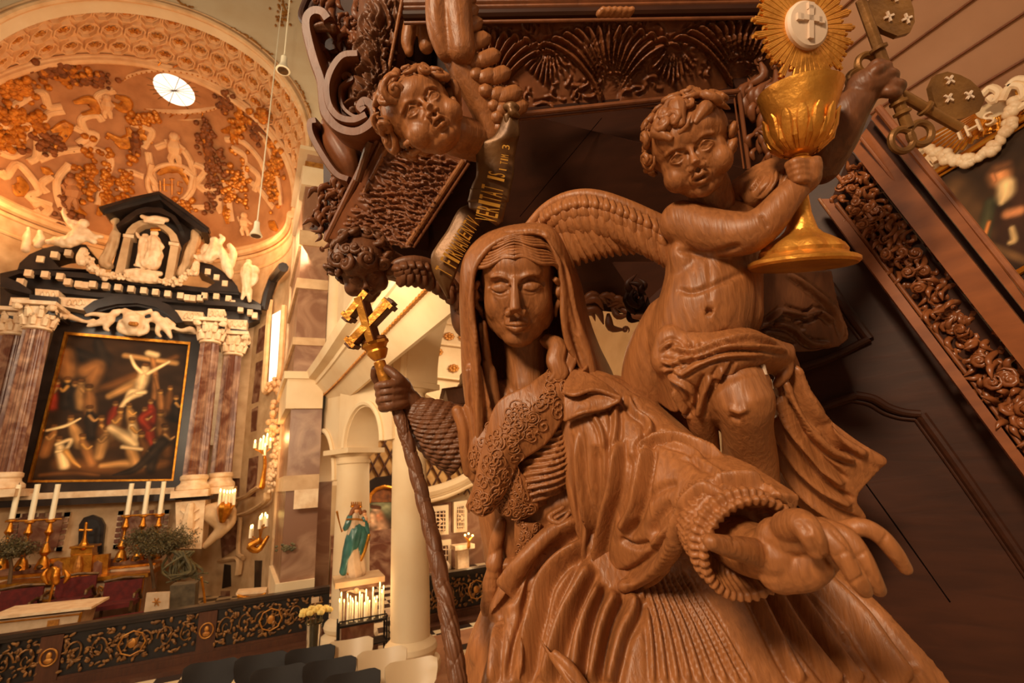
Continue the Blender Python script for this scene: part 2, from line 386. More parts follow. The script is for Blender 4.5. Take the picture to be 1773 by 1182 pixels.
# rims of the arch
mb=MB()
mb.tube([arc(t,0,.0)-np.array([0,.03,0]) for t in ts],.07,8);mb.tube([arc(t,0,.14)-np.array([0,.02,0]) for t in ts],.03,6)
S(mb,'trim_2','strap')
mb=MB();mb.tube([arc(t,1,-.05) for t in ts],.10,8);mb.tube([arc(t,.965,.02) for t in ts],.05,8)
S(mb,'trim_3','strap')
# gilt arabesques on the arch wall, painted-on stucco
for n,(pts) in enumerate([[(303,-4),(318,8),(332,12)],[(402,48),(420,58),(428,62)],[(430,64),(445,74)],[(446,76),(458,86),(470,94)],[(512,140),(522,156),(528,170)],[(530,176),(538,194)]]):
    P=[at(*p,Y=10.36) for p in spline(np.array(pts,float),10)]
    b=MB()
    for i,p in enumerate(P): b.ell(p+np.array([rng.normal()*.012,0,rng.normal()*.012]),(.035,.02,.022),None,6,4)
    b.build('trim_%d'%(4+n),'goldpaint',kind='structure')
b=MB()
for i in range(60):
    q=at(490+rng.normal()*7,22+rng.normal()*14,Y=10.37);b.ell(q,(.03,.02,.045),None,6,4)
b.build('trim_10','goldpaint',kind='structure')
# half dome
DC=np.array([-4.25,13,10.38]);DR=3.75
mb=MB();G=[]
for p in np.linspace(0,PI,73):
    row=[]
    for e in np.linspace(0,PI/2,37):
        # azimuth p around the vertical, e elevation
        row.append(DC+DR*np.array([math.cos(p)*math.cos(e),math.sin(p)*math.cos(e)*1.0,math.sin(e)]))
    G.append(row)
def on_sphere(px,py,dr=0):
    d=RT*((px-CX)/FPX)-UP*((py-CY)/FPX)+FW;d=d/np.linalg.norm(d);o=CAM-DC;R=DR-dr
    b=o@d;D=b*b-(o@o-R*R)
    if D<0: return None
    return CAM+d*(-b+math.sqrt(D))
# oculus: hole cut where the lantern sits
OC=on_sphere(303,154);on=nrm(OC-DC);orad=.62
S(MB().sheet(G,.05),'ceiling','domestone')
dome=COL.objects['ceiling']
def on_cyl(px,py,dr=0):
    d=RT*((px-CX)/FPX)-UP*((py-CY)/FPX)+FW;o=(CAM-DC)[:2];R=DR-dr;a=d[:2]@d[:2];b=o@d[:2];c=o@o-R*R;t=(-b+math.sqrt(max(b*b-a*c,0)))/a
    return CAM+d*t
# drum wall of the apse
mb=MB();mb.sheet([[DC+np.array([math.cos(p)*DR,math.sin(p)*DR,z-10.38]) for z in (0,5,10.38)] for p in np.linspace(0,PI,61)],.1)
S(mb,'wall_altar','stone')
mb=MB()
for z,r,dr in((10.33,.09,.06),(10.16,.12,.14),(9.98,.07,.05),(9.5,.06,.03)):
    mb.tube([DC+np.array([math.cos(p)*(DR-dr),math.sin(p)*(DR-dr),z-10.38]) for p in np.linspace(0.02,PI-.02,61)],r,8)
S(mb,'trim_11','strap')
# lantern opening
w,_,a=frame_of(on);u=nrm(np.cross(w,a))
lx=nrm(RT-on*(RT@on));w=np.cross(on,lx);u=lx*2.25;w=w*1.0
lan=thing('lantern_window','glazed oval lantern opening at the crown of the gilded half dome','window',tuple(OC));lan['kind']='structure'
b=MB();ang=np.linspace(0,2*PI,49)[:-1]
base=OC-on*.06
def oring(r,h): return base-on*h+r*(np.cos(ang)[:,None]*u+np.sin(ang)[:,None]*w)
b.loft([oring(.95,-.05),oring(.95,.08),oring(.90,.10),oring(.88,.05)],cap=False);b.loft([oring(.70,-.05),oring(.70,.12),oring(.64,.15),oring(.60,.05),oring(.60,-.1)],cap=False)
b.build('lantern_ring','strap',lan)
b=MB();b.loft([oring(.60,-.02),oring(.60,.0)]);b.build('pane','skyglass',lan)
b=MB()
for k in range(24):
    t=k*2*PI/24;d=u*math.cos(t)+w*math.sin(t);e=u*math.cos(t+.12)+w*math.sin(t+.12)
    b.tube([base-on*.06+d*.72,base-on*.10+(d+e)/2*.8,base-on*.06+e*.9],.018,5)
for k in range(60):
    t=k*2*PI/60;b.ell(base-on*.16+(u*math.cos(t)+w*math.sin(t))*.66,.022,None,5,4)
b.build('bead_ring','gold',lan)
b=MB()
for k in range(7):
    t=k*PI/7+.2;d=u*math.cos(t)+w*math.sin(t);b.tube([base-on*.02-d*.6,base-on*.02+d*.6],.008,4)
b.build('glazing_bar','bronze',lan)
# strapwork and gilded fruit traced over the dome
def domeline(pts,n=30,dr=.05):
    P=[on_sphere(*p,dr=dr) for p in spline(np.array(pts,float)/ (1689/600.),n)];return [p for p in P if p is not None]
straps=[[(60,520),(200,450),(240,520),(300,520)],[(310,540),(230,560),(190,640),(180,760),(140,790)],[(190,780),(300,740),(420,720),(470,660),(420,640),(400,580),(470,560),(500,590)],
 [(0,830),(30,860),(80,800),(140,850),(190,930),(140,960),(250,1000)],[(60,580),(140,620),(90,690),(0,700)],[(420,720),(500,740),(540,790),(500,900),(480,1000)],[(340,800),(280,880),(290,980),(330,1060)],
 [(720,740),(740,840),(760,930)],[(760,720),(830,700),(900,740),(940,830),(930,930),(880,990)],[(590,930),(620,840),(700,860)],[(950,800),(1000,830),(960,900),(1050,930),(1070,1020)],[(1130,720),(1190,760),(1200,860),(1270,930),(1330,1010)],
 [(1100,680),(1180,690),(1260,770),(1300,860)],[(1090,900),(1180,900),(1120,960),(1130,1080)],[(960,900),(1030,960),(1080,1040)],[(560,440),(480,470),(500,540)],[(740,1000),(800,1010),(1000,1010)],[(1220,600),(1290,680),(1330,780),(1360,900),(1370,1000)],
 [(160,1000),(200,990),(240,1020),(200,1050),(170,1020)],[(360,620),(430,660),(380,700)],[(0,600),(60,640),(20,700)],[(640,600),(740,640),(700,720)],[(1200,800),(1260,860),(1240,930)],[(0,740),(60,760),(110,740)],[(250,860),(200,900),(230,940)]]
b=MB()
for k,sx in enumerate(straps):
    P=domeline(sx)
    if len(P)>3:
        ax=np.array(P).mean(0)-DC;b.tube(P,.10,8,flat=.6,up=ax);
        b.tube([p for p in domeline(sx,dr=.10)],.03,5,flat=.6,up=ax)
b.build('strapwork','strap',dome)
def cluster(cx_,cy_,rx,ry,n,sz,seed):
    r=np.random.default_rng(seed);b=MB()
    for i in range(n):
        q=on_sphere((cx_+r.normal()*rx)/2.815,(cy_+r.normal()*ry)/2.815,dr=.05+.06*r.random())
        if q is not None: b.ell(q,sz*(.7+.9*r.random()),None,7,5)
    return b
fruit=[(440,830,22,70),(60,560,60,40),(250,700,60,30),(620,880,25,50),(520,880,14,70),(1030,900,20,70),(1180,870,22,80),(1120,960,16,70),(1060,820,20,60),(60,670,40,25),(330,380,90,25),(450,390,60,16),(100,430,40,25),
 (1180,580,30,30),(1250,640,25,25),(1340,760,20,50),(700,580,35,16),(1000,660,20,30),(370,900,20,30),(1330,900,18,60),(340,1000,30,60),(900,1000,25,20),(180,600,20,20),(1100,500,14,24),(1290,560,14,20),(60,430,50,20),(250,350,40,16)]
for k,(x,y,rx,ry) in enumerate(fruit):
    cluster(x,y,rx,ry,44,.068,k).build('fruit_cluster',('domegold','domegold','domebrown')[k%3],dome)
rel=[[(560,1050),(520,960),(480,1050)],[(520,650),(600,690),(680,660),(740,700)],[(540,500),(600,530),(620,490),(560,470)],[(90,860),(110,900),(90,940),(70,900)],[(1080,640),(1150,640),(1130,700)],[(770,850),(820,820),(880,830),(920,900)],
 [(360,500),(440,490),(470,540),(400,560)],[(620,620),(660,680),(700,620)],[(990,640),(1020,760),(1050,880)],[(1230,560),(1300,640)],[(300,950),(360,1010),(420,1050)],[(1310,1080),(1350,1120)],[(30,600),(80,640)],[(250,640),(330,620),(250,760)],[(560,690),(640,720)],[(1100,1000),(1110,1090)],[(180,580),(200,640)],[(240,820),(220,850)]]
for k,sx in enumerate(rel):
    P=domeline(sx,14,dr=.06)
    if len(P)<3: continue
    b=MB();b.tube(P,np.interp(np.linspace(0,1,len(P)),[0,.4,1],[.05,.17,.06]),8,flat=.5,up=np.array(P).mean(0)-DC)
    b.build('gilded_relief','domegold',dome)
# relief figures and the central cartouche with its letters
def relief_figure(x,y,s,m,lean=0):
    b=MB()
    def q(dx,dy,dr): return on_sphere((x+dx*s)/2.815,(y+dy*s)/2.815,dr=dr)
    b.ell(q(0,-34,.12),.12*s,None,8,6);b.tube([q(0,-24,.1),q(lean,0,.12),q(lean*.5,26,.1)],[.1*s,.17*s,.14*s],8)
    b.tube([q(0,-18,.12),q(-26,-4,.12),q(-34,-26,.1)],[.07*s,.055*s,.045*s],6);b.tube([q(0,-18,.12),q(24,2,.12),q(40,14,.1)],[.07*s,.055*s,.045*s],6)
    b.tube([q(lean*.5,24,.1),q(-14,50,.12),q(-6,76,.08)],[.1*s,.08*s,.05*s],6);b.tube([q(lean*.5,24,.1),q(16,48,.12),q(22,78,.08)],[.1*s,.08*s,.05*s],6)
    b.build('relief_putto',m,dome)
relief_figure(850,710,1.25,'strap');relief_figure(345,930,1.2,'domestone',8);relief_figure(1190,1080,.9,'strap');relief_figure(660,690,.9,'domebrown');relief_figure(1020,730,.9,'domebrown');relief_figure(1140,640,.8,'domegold');relief_figure(520,505,.9,'strap')
b=MB();P=[on_sphere((835+115*math.cos(t)*(1-.12*math.sin(t)))/2.815,(900+100*math.sin(t))/2.815,dr=.08) for t in np.linspace(0,2*PI,41)[:-1]]
b.tube(P,.07,8,closed=True);b.tube([on_sphere(x/2.815,y/2.815,dr=.1) for x,y in((740,800),(730,850),(760,900))],.09,8);b.tube([on_sphere(x/2.815,y/2.815,dr=.1) for x,y in((900,830),(940,860),(930,920))],.09,8)
b.build('cartouche','strap',dome)
b=MB()
for sx in ([(800,870),(800,930)],[(792,900),(845,900)],[(838,870),(838,950)],[(838,900),(826,900)],[(815,930),(800,930)],[(890,890),(868,885),(866,905),(888,915),(886,940),(864,935)],[(780,880),(782,930)],[(826,872),(850,872)]):
    b.tube([on_sphere(x/2.815,y/2.815,dr=.09) for x,y in sx],.026,5)
b.build('relief_letters','domegold',dome)
# ---- pier of marble and pale bands at the right foot of the arch
def zpy(px,py,Y): return at(px,py,Y=Y)[2]
pz=[zpy(525,y,10.4) for y in (1050,1003,848,822,708,648,598,585,500,483,425,400,322,290,265)]
px0,px1=-.26,.33
pier=S(MB().loft([[(px0,10.4,0),(px1,10.4,0),(px1,13.,0),(-.5,13.,0)],[(px0,10.4,10.42),(px1,10.4,10.42),(px1,13.,10.42),(-.5,13.,10.42)]]),'wall_pier','brownmarble')
def band(z0,z1,d=.05,m='stone',n='pale_band'):
    b=MB();b.loft([[(px0-d,10.4-d,z),(px1,10.4-d,z),(px1,12.9,z),(-.5-d,12.9,z)] for z in (z0,z1)]);b.build(n,m,pier)
band(0,pz[1],.07,'plaster');band(pz[2],pz[3]);band(pz[4],pz[5],.10,'plaster');band(pz[5]-.12,pz[5]+.03,.16,'plaster');band(pz[7],pz[6],.05);band(pz[8],pz[9],.05);band(pz[10],pz[11],.05);band(pz[12],pz[13],.08,'plaster')
band(pz[13],pz[13]+.18,.03,'goldpaint','gilt_capital');band(pz[14],pz[14]+.10,.16,'plaster')
# ---- arcade wall with round arches on white columns
cols=[(.36,11.9),(.90,9.5),(1.56,7.6),(3.5,3.4)]
imp=[zpy(550,835,11.9),zpy(602,778,9.5),zpy(706,668,7.6)];imp+=[imp[2]]
ZT=6.9
def arch_wall(p,q,zs,ztop,th,r0,mb):
    p=np.array([*p,0.]);q=np.array([*q,0.]);d=q-p;L=np.linalg.norm(d);d/=L;nn=np.array([-d[1],d[0],0]);R=L/2-r0;c=(p+q)/2
    G=[]
    for t in np.linspace(PI,0,41):
        a=c+d*R*math.cos(t)+np.array([0,0,zs+R*math.sin(t)]);xx=c+d*R*max(-1,min(1,math.cos(t)*1.35));o=np.array([xx[0],xx[1],ztop])
        G.append([a-nn*th/2,o-nn*th/2,o+nn*th/2,a+nn*th/2])
    # feet beside the opening
    mb.loft(G)
    for e,sg in((p,1),(q,-1)):
        A=e;B=e+d*r0*sg;mb.loft([[A-nn*th/2+[0,0,z],B-nn*th/2+[0,0,z],B+nn*th/2+[0,0,z],A+nn*th/2+[0,0,z]] for z in (zs,ztop)])
    return c,d,nn,R
aw=MB();tr=MB()
for i in range(1,3):
    zs=max(imp[i],imp[i+1]) if i>1 else imp[2]
    c,d,nn,R=arch_wall(cols[i],cols[i+1],imp[i] if i==1 else imp[2],ZT,.62,.36,aw)
    zz=imp[i] if i==1 else imp[2]
    tr.tube([c+d*(R+.07)*math.cos(t)+[0,0,zz+(R+.07)*math.sin(t)]-nn*.33 for t in np.linspace(0,PI,40)],.05,6)
c,d,nn,R=arch_wall(cols[0],cols[1],imp[0],ZT,.55,.27,aw)
tr.tube([c+d*(R+.07)*math.cos(t)+[0,0,imp[0]+(R+.07)*math.sin(t)]-nn*.3 for t in np.linspace(0,PI,40)],.05,6)
wr=S(aw,'wall_arcade','plaster')
# cornice + gilt dentil line along the arcade
pp=spline(np.array([(.62,10.4,0),(.80,9.0,0),(1.02,7.0,0),(1.30,4.6,0),(1.5,3.0,0)]),30)
T=np.gradient(pp,axis=0);T/=np.linalg.norm(T,axis=1,keepdims=True);NN=-np.stack([-T[:,1],T[:,0],0*T[:,0]],1)
def strip(prof): return [[p+n_*a+np.array([0,0,z]) for a,z in prof] for p,n_ in zip(pp,NN)]
zc=4.82
b=MB();b.loft(strip([(.0,zc-.62),(.05,zc-.62),(.43,zc-.16),(.46,zc-.15),(.47,zc-.07),(.60,zc-.03),(.64,zc+.12),(0,zc+.16)]))
b.build('cornice','plaster',wr)
b=MB()
for i in range(0,29):
    for k in range(3):
        f=k/3.;p=pp[i]*(1-f)+pp[i+1]*f;b.box(p+NN[i]*.27+[0,0,zc-.37],(.04,.10,.03))
b.build('gilt_dentil_line','goldpaint',wr)
tr.build('arch_moulding','plaster',wr)
def column(x,y,r,zt,base=.0,name='white_column',label='',m='plaster',cat='column'):
    t=thing(name,label,cat,(x,y,base),'white arcade columns')
    h=zt-.28
    pr_=[(r*.98,base+.42)]+[(r*(1-.12*(k/8)**1.6),base+.42+(h-base-.42)*k/8) for k in range(1,9)]
    b=MB().lathe(pr_,(x,y,0),n=40);b.build('shaft',m,t)
    b=MB().lathe([(r*1.0,base+.44),(r*1.06,base+.42),(r*1.28,base+.36),(r*1.34,base+.30),(r*1.28,base+.24),(r*1.14,base+.21),(r*1.2,base+.19),(r*1.45,base+.15),(r*1.5,base+.09),(r*1.45,base+.03),(r*1.45,base)],(x,y,0),n=40)
    b.build('base',m,t)
    b=MB().lathe([(r*.88,h),(r*.95,h+.02),(r*.95,h+.05),(r*.9,h+.07),(r*.9,h+.13),(r*1.12,h+.18),(r*1.16,h+.20)],(x,y,0),n=40)
    dd=.5;b.box((x,y,h+.235),(r*2.5,r*2.5,.09),np.array([[math.cos(dd),-math.sin(dd),0],[math.sin(dd),math.cos(dd),0],[0,0,1]]))
    b.build('capital',m,t);return t
column(*cols[0],.235,imp[0],label='slimmest white column, farthest off, just right of the brown marble pier')
column(*cols[1],.32,imp[1],label='white column behind the painted crowned statue and the votive candles')
column(*cols[2],.285,imp[2],label='thick white column in front, directly left of the carved staff')
b=MB();b.bx(px1,.62,11.2,12.6,0,imp[0]);S(b,'wall_pier','brownmarble')
# upper gallery column stub above the cornice
cs=column(.50,10.1,.17,9.6,zc+.1,label='short white gallery column above the arcade cornice, left of the carved pulpit scrolls')
for y,x in((11.5,.1),(9.0,.95)):
    pass
# ---- chapel walls behind the arcade
CWY=15.0
S(MB().bx(.6,14,CWY,CWY+.3,0,9),'wall_chapel','aisle')
S(MB().bx(.35,.6,12.6,CWY,0,9),'wall_chapel_side','aisle')
S(MB().bx(8.6,8.9,-3,CWY,0,9),'wall_right','aisle')
M['planks']=mat('ceiling_boards',(206,158,112),(186,138,94),1.5,rough=.7)
S(MB().bx(1.2,14,-3,CWY,8.2,8.4),'ceiling_aisle','planks')
b=MB()
for k in range(34): b.bx(3.0+k*.17,3.015+k*.17,-3,CWY,8.185,8.2)
S(b,'trim_12','stone')
S(MB().bx(-12,-8.2,13,13.3,0,16),'wall_left','aisle')
# ============================================================ HIGH ALTAR
def c1(x,y): return x/2.815,y/2.815
def c2(x,y): return x/2.955,320+y/2.955
def c3(x,y): return x/2.4517,700+y/2.4517
def cN(x,y): return x/7.3875,430+y/7.3875
def cM(x,y): return 160+x/5.91,330+y/5.91
def c5(x,y): return 440+x/2.941,780+y/2.941
def c4(x,y): return 440+x/2.954,400+y/2.954
def dep(px,py,Y): return (at(px,py,Y=Y)-CAM)@FW
def poly(fn,pts,Y,th,mb=None):
    mb=mb or MB();mb.xz([PY(*fn(*p),Y) for p in pts],Y,Y+th);return mb
def chain(fn,ch,Y,mb,n=8,sc=1.0):
    """ch: (x,y,r_px[,dy]) in crop units"""
    k=fn(1,0)[0]-fn(0,0)[0];P=[];R=[]
    for c in ch:
        px,py=fn(c[0],c[1]);yy=Y+(c[3] if len(c)>3 else 0);p=at(px,py,Y=yy);P.append(p);R.append(c[2]*k*dep(px,py,yy)/FPX*sc)
    if len(P)==1: mb.ell(P[0],R[0],None,10,8)
    else:
        m=max(3,len(P)*3);t=np.linspace(0,len(P)-1,m);mb.tube(spline(P,m),np.interp(t,range(len(P)),R),n)
        mb.ell(P[0],R[0],None,8,6);mb.ell(P[-1],R[-1],None,8,6)
    return mb
def figure(name,fn,chains,Y,m,label=None,cat=None,parent=None,vox=.028,sm=2,fold=0,group=None):
    mb=MB()
    for ch in chains: chain(fn,ch,Y,mb)
    c=Clay(mb,vox,sm)
    if fold: c.noise(fold,26,(1.5,1.5,.35),5)
    return c.build(name,m,parent,label=label,cat=cat,group=group)
AY=14.9
alt=thing('high_altar','towering black and white marble high altar under the gilded half dome','altar',tuple(at(170,1000,Y=15.2)))
# black masses
b=MB();poly(c2,[(0,452),(95,432),(1220,545),(1335,610),(1325,690),(1230,720),(1040,780),(1025,700),(290,700),(230,640),(0,680)],15.05,.6,b)
b.build('entablature','darkmarble',alt)
b=MB();poly(c2,[(20,480),(100,425),(420,448),(1000,520),(1222,542),(1222,562),(1000,545),(420,475),(100,452)],14.75,.3,b)
poly(c2,[(190,515),(480,548),(1060,590),(1060,612),(480,572),(190,535)],14.85,.2,b)
poly(c2,[(150,560),(300,575),(300,605),(150,590)],14.5,.5,b);poly(c2,[(0,470),(30,470),(100,500),(160,540),(160,560),(0,520)],14.6,.4,b)
poly(c2,[(1050,590),(1230,600),(1335,615),(1335,640),(1225,622),(1050,612)],14.6,.4,b)
b.build('cornice','darkmarble',alt)
b=MB();poly(c2,[(90,432),(100,400),(150,355),(220,325),(300,306),(380,300),(440,306),(468,345),(440,352),(380,340),(300,345),(250,360),(300,420),(440,432)],14.7,.7,b);b.build('pediment_segment','darkmarble',alt)
b=MB();poly(c2,[(985,400),(1030,395),(1085,408),(1130,435),(1180,475),(1215,520),(1222,548),(1040,540),(1100,500),(1060,460),(1010,440)],14.7,.7,b);b.build('pediment_segment','darkmarble',alt)
dn=[(30,497),(110,500),(150,455),(235,462),(312,472),(350,500),(405,512),(440,517),(478,512),(543,520),(607,528),(673,536),(738,544),(798,552),(860,560),(925,570),(960,580),(988,583),(1025,582),(1048,570),(1108,574),(1170,585),(1190,608),(1232,638),(1280,655),(1304,670),(212,385),(283,362),(353,352),(1065,448),(1110,477),(1152,508)]
for x,y in dn: MB().box(at(*c2(x,y),Y=14.72),(.14,.16,.17)).build('dentil','whitemarble',alt)
# frieze stones
for pts in ([(180,530),(300,540),(300,600),(180,582)],[(55,575),(165,578),(160,628),(45,615)],[(295,572),(500,585),(430,642),(295,615)],[(895,640),(1040,652),(1040,698),(930,695)],[(1065,632),(1150,637),(1145,690),(1060,680)],[(1150,687),(1265,692),(1260,742),(1150,730)]):
    b=poly(c2,pts,14.62,.4);cx_=sum(p[0] for p in pts)/4;cy_=sum(p[1] for p in pts)/4
    for q in range(3): chain(c2,[(cx_-30+q*28,cy_+8,7,-.0),(cx_-18+q*28,cy_-12,8),(cx_-8+q*28,cy_+6,6)],14.6,b,5)
    b.build('frieze_block','whitemarble',alt)
# arch hood over the frame
b=poly(c2,[(425,632),(480,592),(560,570),(650,560),(760,572),(860,610),(905,650),(938,702),(900,706),(860,662),(800,625),(700,604),(600,608),(500,630),(450,665)],14.55,.5)
poly(c2,[(470,640),(560,600),(700,588),(800,610),(870,650),(900,690),(880,700),(800,640),(700,620),(600,624),(500,650)],14.65,.4,b)
b.build('arch_hood','darkmarble',alt)
fig=[[(640,640,12),(680,690,52),(685,745,30)],[(610,640,9),(660,655,14),(740,655,14),(770,640,9)],[(620,700,14),(615,740,16),(660,760,14)],[(745,700,14),(750,745,14),(710,765,12)],
 [(590,655,20)],[(560,680,26),(520,700,20),(470,715,13),(450,722,8)],[(545,670,16),(480,660,11),(440,668,8)],[(570,690,18),(540,730,13),(555,745,8)],
 [(795,665,20)],[(810,690,25),(850,735,18),(875,780,9)],[(820,700,16),(805,750,12),(820,775,8)],[(780,690,13),(755,690,10)],[(850,690,14),(890,715,10)],
 [(320,680,6),(350,672,18),(380,682,14),(440,700,9),(480,690,8)],[(880,728,8),(930,745,10),(975,738,17),(1005,760,8)]]
figure('cartouche_with_putti',c2,fig,14.5,'whitemarble',parent=alt,vox=.025)
b=MB();chain(c2,[(670,710,12),(695,712,12)],14.25,b);b.build('gilt_plaque','goldpaint',alt)
# niche aedicule
b=poly(cM,[(190,830),(265,560),(240,380),(470,190),(700,180),(870,290),(1060,440),(930,560),(860,890)],15.0,.5)
b.build('niche_body','darkmarble',alt)
b=poly(cM,[(75,180),(420,75),(680,18),(910,180),(1185,390),(1180,432),(1110,422),(900,265),(690,92),(520,130),(130,240)],14.5,.8)
poly(cM,[(60,165),(420,60),(680,5),(925,170),(1195,380),(1185,400),(900,190),(680,35),(420,92),(75,195)],14.35,.3,b)
b.build('gable','darkmarble',alt)
b=poly(cM,[(240,350),(360,250),(450,190),(540,165),(700,172),(850,258),(900,340),(860,350),(800,270),(680,225),(560,220),(450,250),(330,330),(250,385)],14.6,.4);b.build('arched_hood','darkmarble',alt)
for pts in ([(228,845),(318,480),(392,480),(325,855)],[(735,915),(800,555),(885,555),(822,905)]):
    b=poly(cM,pts,14.75,.3);b.build('niche_pilaster','stone',alt)
for pts in ([(312,440),(425,450),(422,485),(312,470)],[(780,520),(888,535),(884,568),(780,550)]):
    poly(cM,pts,14.7,.3).build('impost_block','whitemarble',alt)
b=poly(cM,[(335,440),(360,390),(410,340),(480,305),(560,295),(660,305),(740,345),(810,395),(860,450),(885,525),(800,515),(780,450),(730,400),(660,355),(590,340),(520,350),(460,385),(425,440)],14.75,.3);b.build('niche_arch','stone',alt)
figure('keystone_ornament',cM,[[(510,265,22),(580,290,30),(650,280,28),(760,300,24)],[(540,310,18),(620,320,20),(720,330,18)]],14.6,'whitemarble',parent=alt,vox=.02)
figure('niche_cartouche',cM,[[(350,830,30),(480,830,40),(600,850,38),(690,850,26)],[(360,890,34),(500,910,40),(660,920,34)],[(420,850,40),(520,860,50),(620,880,46)]],14.65,'whitemarble',parent=alt,vox=.025,fold=.02)
for k,pts in enumerate([[(130,230,30),(210,270,44),(250,370,34),(220,500,44),(180,620,50),(120,740,60),(170,770,40)],[(1060,430,52),(1050,520,44),(1000,640,48),(960,740,48),(910,850,46)]]):
    figure('side_volute',cM,[pts],14.9,'stone',parent=alt,vox=.03,fold=.03)
def garland(fn,pts,Y,r,n):
    b=MB();P=spline([at(*fn(*p),Y=Y) for p in pts],n)
    for i,p in enumerate(P):
        rr=r*(.6+.5*math.sin(PI*i/(n-1)))
        for q in range(4): b.ell(p+rng.normal(size=3)*rr*.55,rr*(.45+.3*rng.random()),None,6,5)
    return b
garland(cN,[(1070,30),(1130,130),(1220,240),(1330,330),(1440,355),(1590,355)],14.5,.09,30).build('garland','whitemarble',alt)
garland(cM,[(690,925),(770,935),(860,930),(960,870),(1040,800),(1065,750)],14.5,.085,26).build('garland','whitemarble',alt)
b=MB();chain(cN,[(1070,30,45),(1040,110,55),(1050,170,60)],14.5,b);chain(cM,[(1065,745,30),(1050,840,36)],14.5,b);b.build('garland_tassel','whitemarble',alt)
# stone ground between frieze, painting and columns
b=MB();poly(c2,[(0,700),(1360,700),(1240,1500),(-200,1500)],15.55,.2,b);b.build('back_wall','stone',alt)
b=MB();poly(c2,[(1000,850),(1110,860),(1060,1330),(960,1320)],15.2,.2,b);poly(c2,[(1115,855),(1140,855),(1105,1330),(1075,1330)],15.1,.2,b);b.build('window_surround','whitemarble',alt)
# ledge, dado, panels
b=MB();poly(c3,[(-60,412),(740,378),(890,372),(890,402),(740,406),(-60,442)],14.2,.8,b);b.build('ledge','darkmarble',alt)
b=MB();poly(c3,[(-60,385),(740,352),(740,378),(-60,412)],14.35,.8,b);b.build('ledge_moulding','whitemarble',alt)
b=MB();poly(c3,[(-60,435),(745,400),(745,680),(-60,700)],14.7,.7,b);b.build('dado','stone',alt)
for pts in ([(60,465),(300,458),(262,622),(40,615)],[(502,452),(722,446),(700,605),(478,612)]):
    b=poly(c3,pts,14.6,.15);fr=b.build('panel_border','whitemarble',alt)
    cx_=sum(p[0] for p in pts)/4;cy_=sum(p[1] for p in pts)/4
    poly(c3,[(cx_+(x-cx_)*.78,cy_+(y-cy_)*.8) for x,y in pts],14.52,.15).build('marble_panel','redmarble',fr)
    for i in range(4):
        for k in range(7):
            f=k/6;a_=pts[i];d_=pts[(i+1)%4];x=a_[0]+(d_[0]-a_[0])*f;y=a_[1]+(d_[1]-a_[1])*f;x=cx_+(x-cx_)*.89;y=cy_+(y-cy_)*.9;p=at(*c3(x,y),Y=14.57);MB().box(p,(.09,.05,.09)).build('inlay_tile','redmarble',fr)
b=poly(c3,[(330,640),(335,510),(355,480),(392,468),(428,482),(444,512),(432,640)],14.6,.2);b.build('dado_niche_frame','darkmarble',alt)
b=poly(c3,[(350,640),(352,520),(370,495),(392,487),(415,497),(426,520),(418,640)],14.57,.2);b.build('dado_niche','black',alt)
b=poly(c3,[(745,415),(872,405),(855,612),(748,612)],13.9,.8);o=b.build('pedestal','whitemarble',alt)
b=MB()
for k in range(4):
    chain(c3,[(770,450+k*38,5),(800,465+k*38,9),(840,445+k*38,5)],13.88,b,5)
chain(c3,[(810,430,16),(800,500,26),(805,570,18)],13.9,b);b.build('carved_trophy','whitemarble',o)
figure('scroll_bracket',c3,[[(880,440,18),(950,440,34),(985,455,20)],[(900,470,34),(940,520,26),(900,570,18),(870,600,14)],[(985,440,14),(985,500,16),(930,560,12)]],14.0,'stone',parent=alt,vox=.03)
# ---- paired columns
def altar_column(top,bot,r,Y,lit=0):
    xt=at(*top,Y=Y);xb=at(*bot,Y=Y);x=(xt[0]+xb[0])/2;z1=xt[2];z0=xb[2]
    h=z1-z0;pr_=[(r*(1-.14*(k/10)**1.5),z0+h*k/10) for k in range(11)]
    s=MB().lathe(pr_,(x,Y,0),n=64,flute=24,fd=.22).build('column_shaft','redmarble',alt,smooth=60)
    ch=.62;b=MB().lathe([(r*.84,z1),(r*.98,z1+.02),(r*.98,z1+.06),(r*.88,z1+.08),(r*.9,z1+ch*.5),(r*1.15,z1+ch*.85)],(x,Y,0),n=24)
    for row,(zz,rr,nn_) in enumerate(((.10,.95,8),(.28,1.02,8))):
        for k in range(nn_):
            a=(k+.5*row)*2*PI/nn_;d=np.array([math.cos(a),math.sin(a),0]);p=np.array([x,Y,z1])
            b.tube([p+d*r*rr*.95+[0,0,zz],p+d*r*(rr+.05)+[0,0,zz+.14],p+d*r*(rr+.32)+[0,0,zz+.22],p+d*r*(rr+.36)+[0,0,zz+.16]],[.07,.08,.05,.03],6)
    for sx in(-1,1):
        for sy in(-1,1):
            b.ell((x+sx*r*1.15,Y+sy*r*1.15,z1+ch*.82),(.09,.09,.09),None,8,6);b.ell((x+sx*r*1.0,Y+sy*r*1.2,z1+ch*.78),(.07,.05,.06),None,8,6)
    b.box((x,Y,z1+ch*.97),(r*2.9,r*2.9,.09));b.build('capital','whitemarble',s)
    b=MB().lathe([(r*1.0,z0),(r*1.15,z0-.03),(r*1.15,z0-.1),(r*1.05,z0-.14),(r*1.1,z0-.2),(r*1.35,z0-.26),(r*1.38,z0-.34),(r*1.3,z0-.36)],(x,Y,0),n=32);b.box((x,Y,z0-.44),(r*2.9,r*2.9,.16))
    b.build('column_base','whitemarble',s)
altar_column((64,573),(8,818),.27,14.1);altar_column((24,583),(-33,822),.27,14.6);altar_column((366,596),(335,822),.26,14.1);altar_column((404,617),(382,818),.25,14.5)
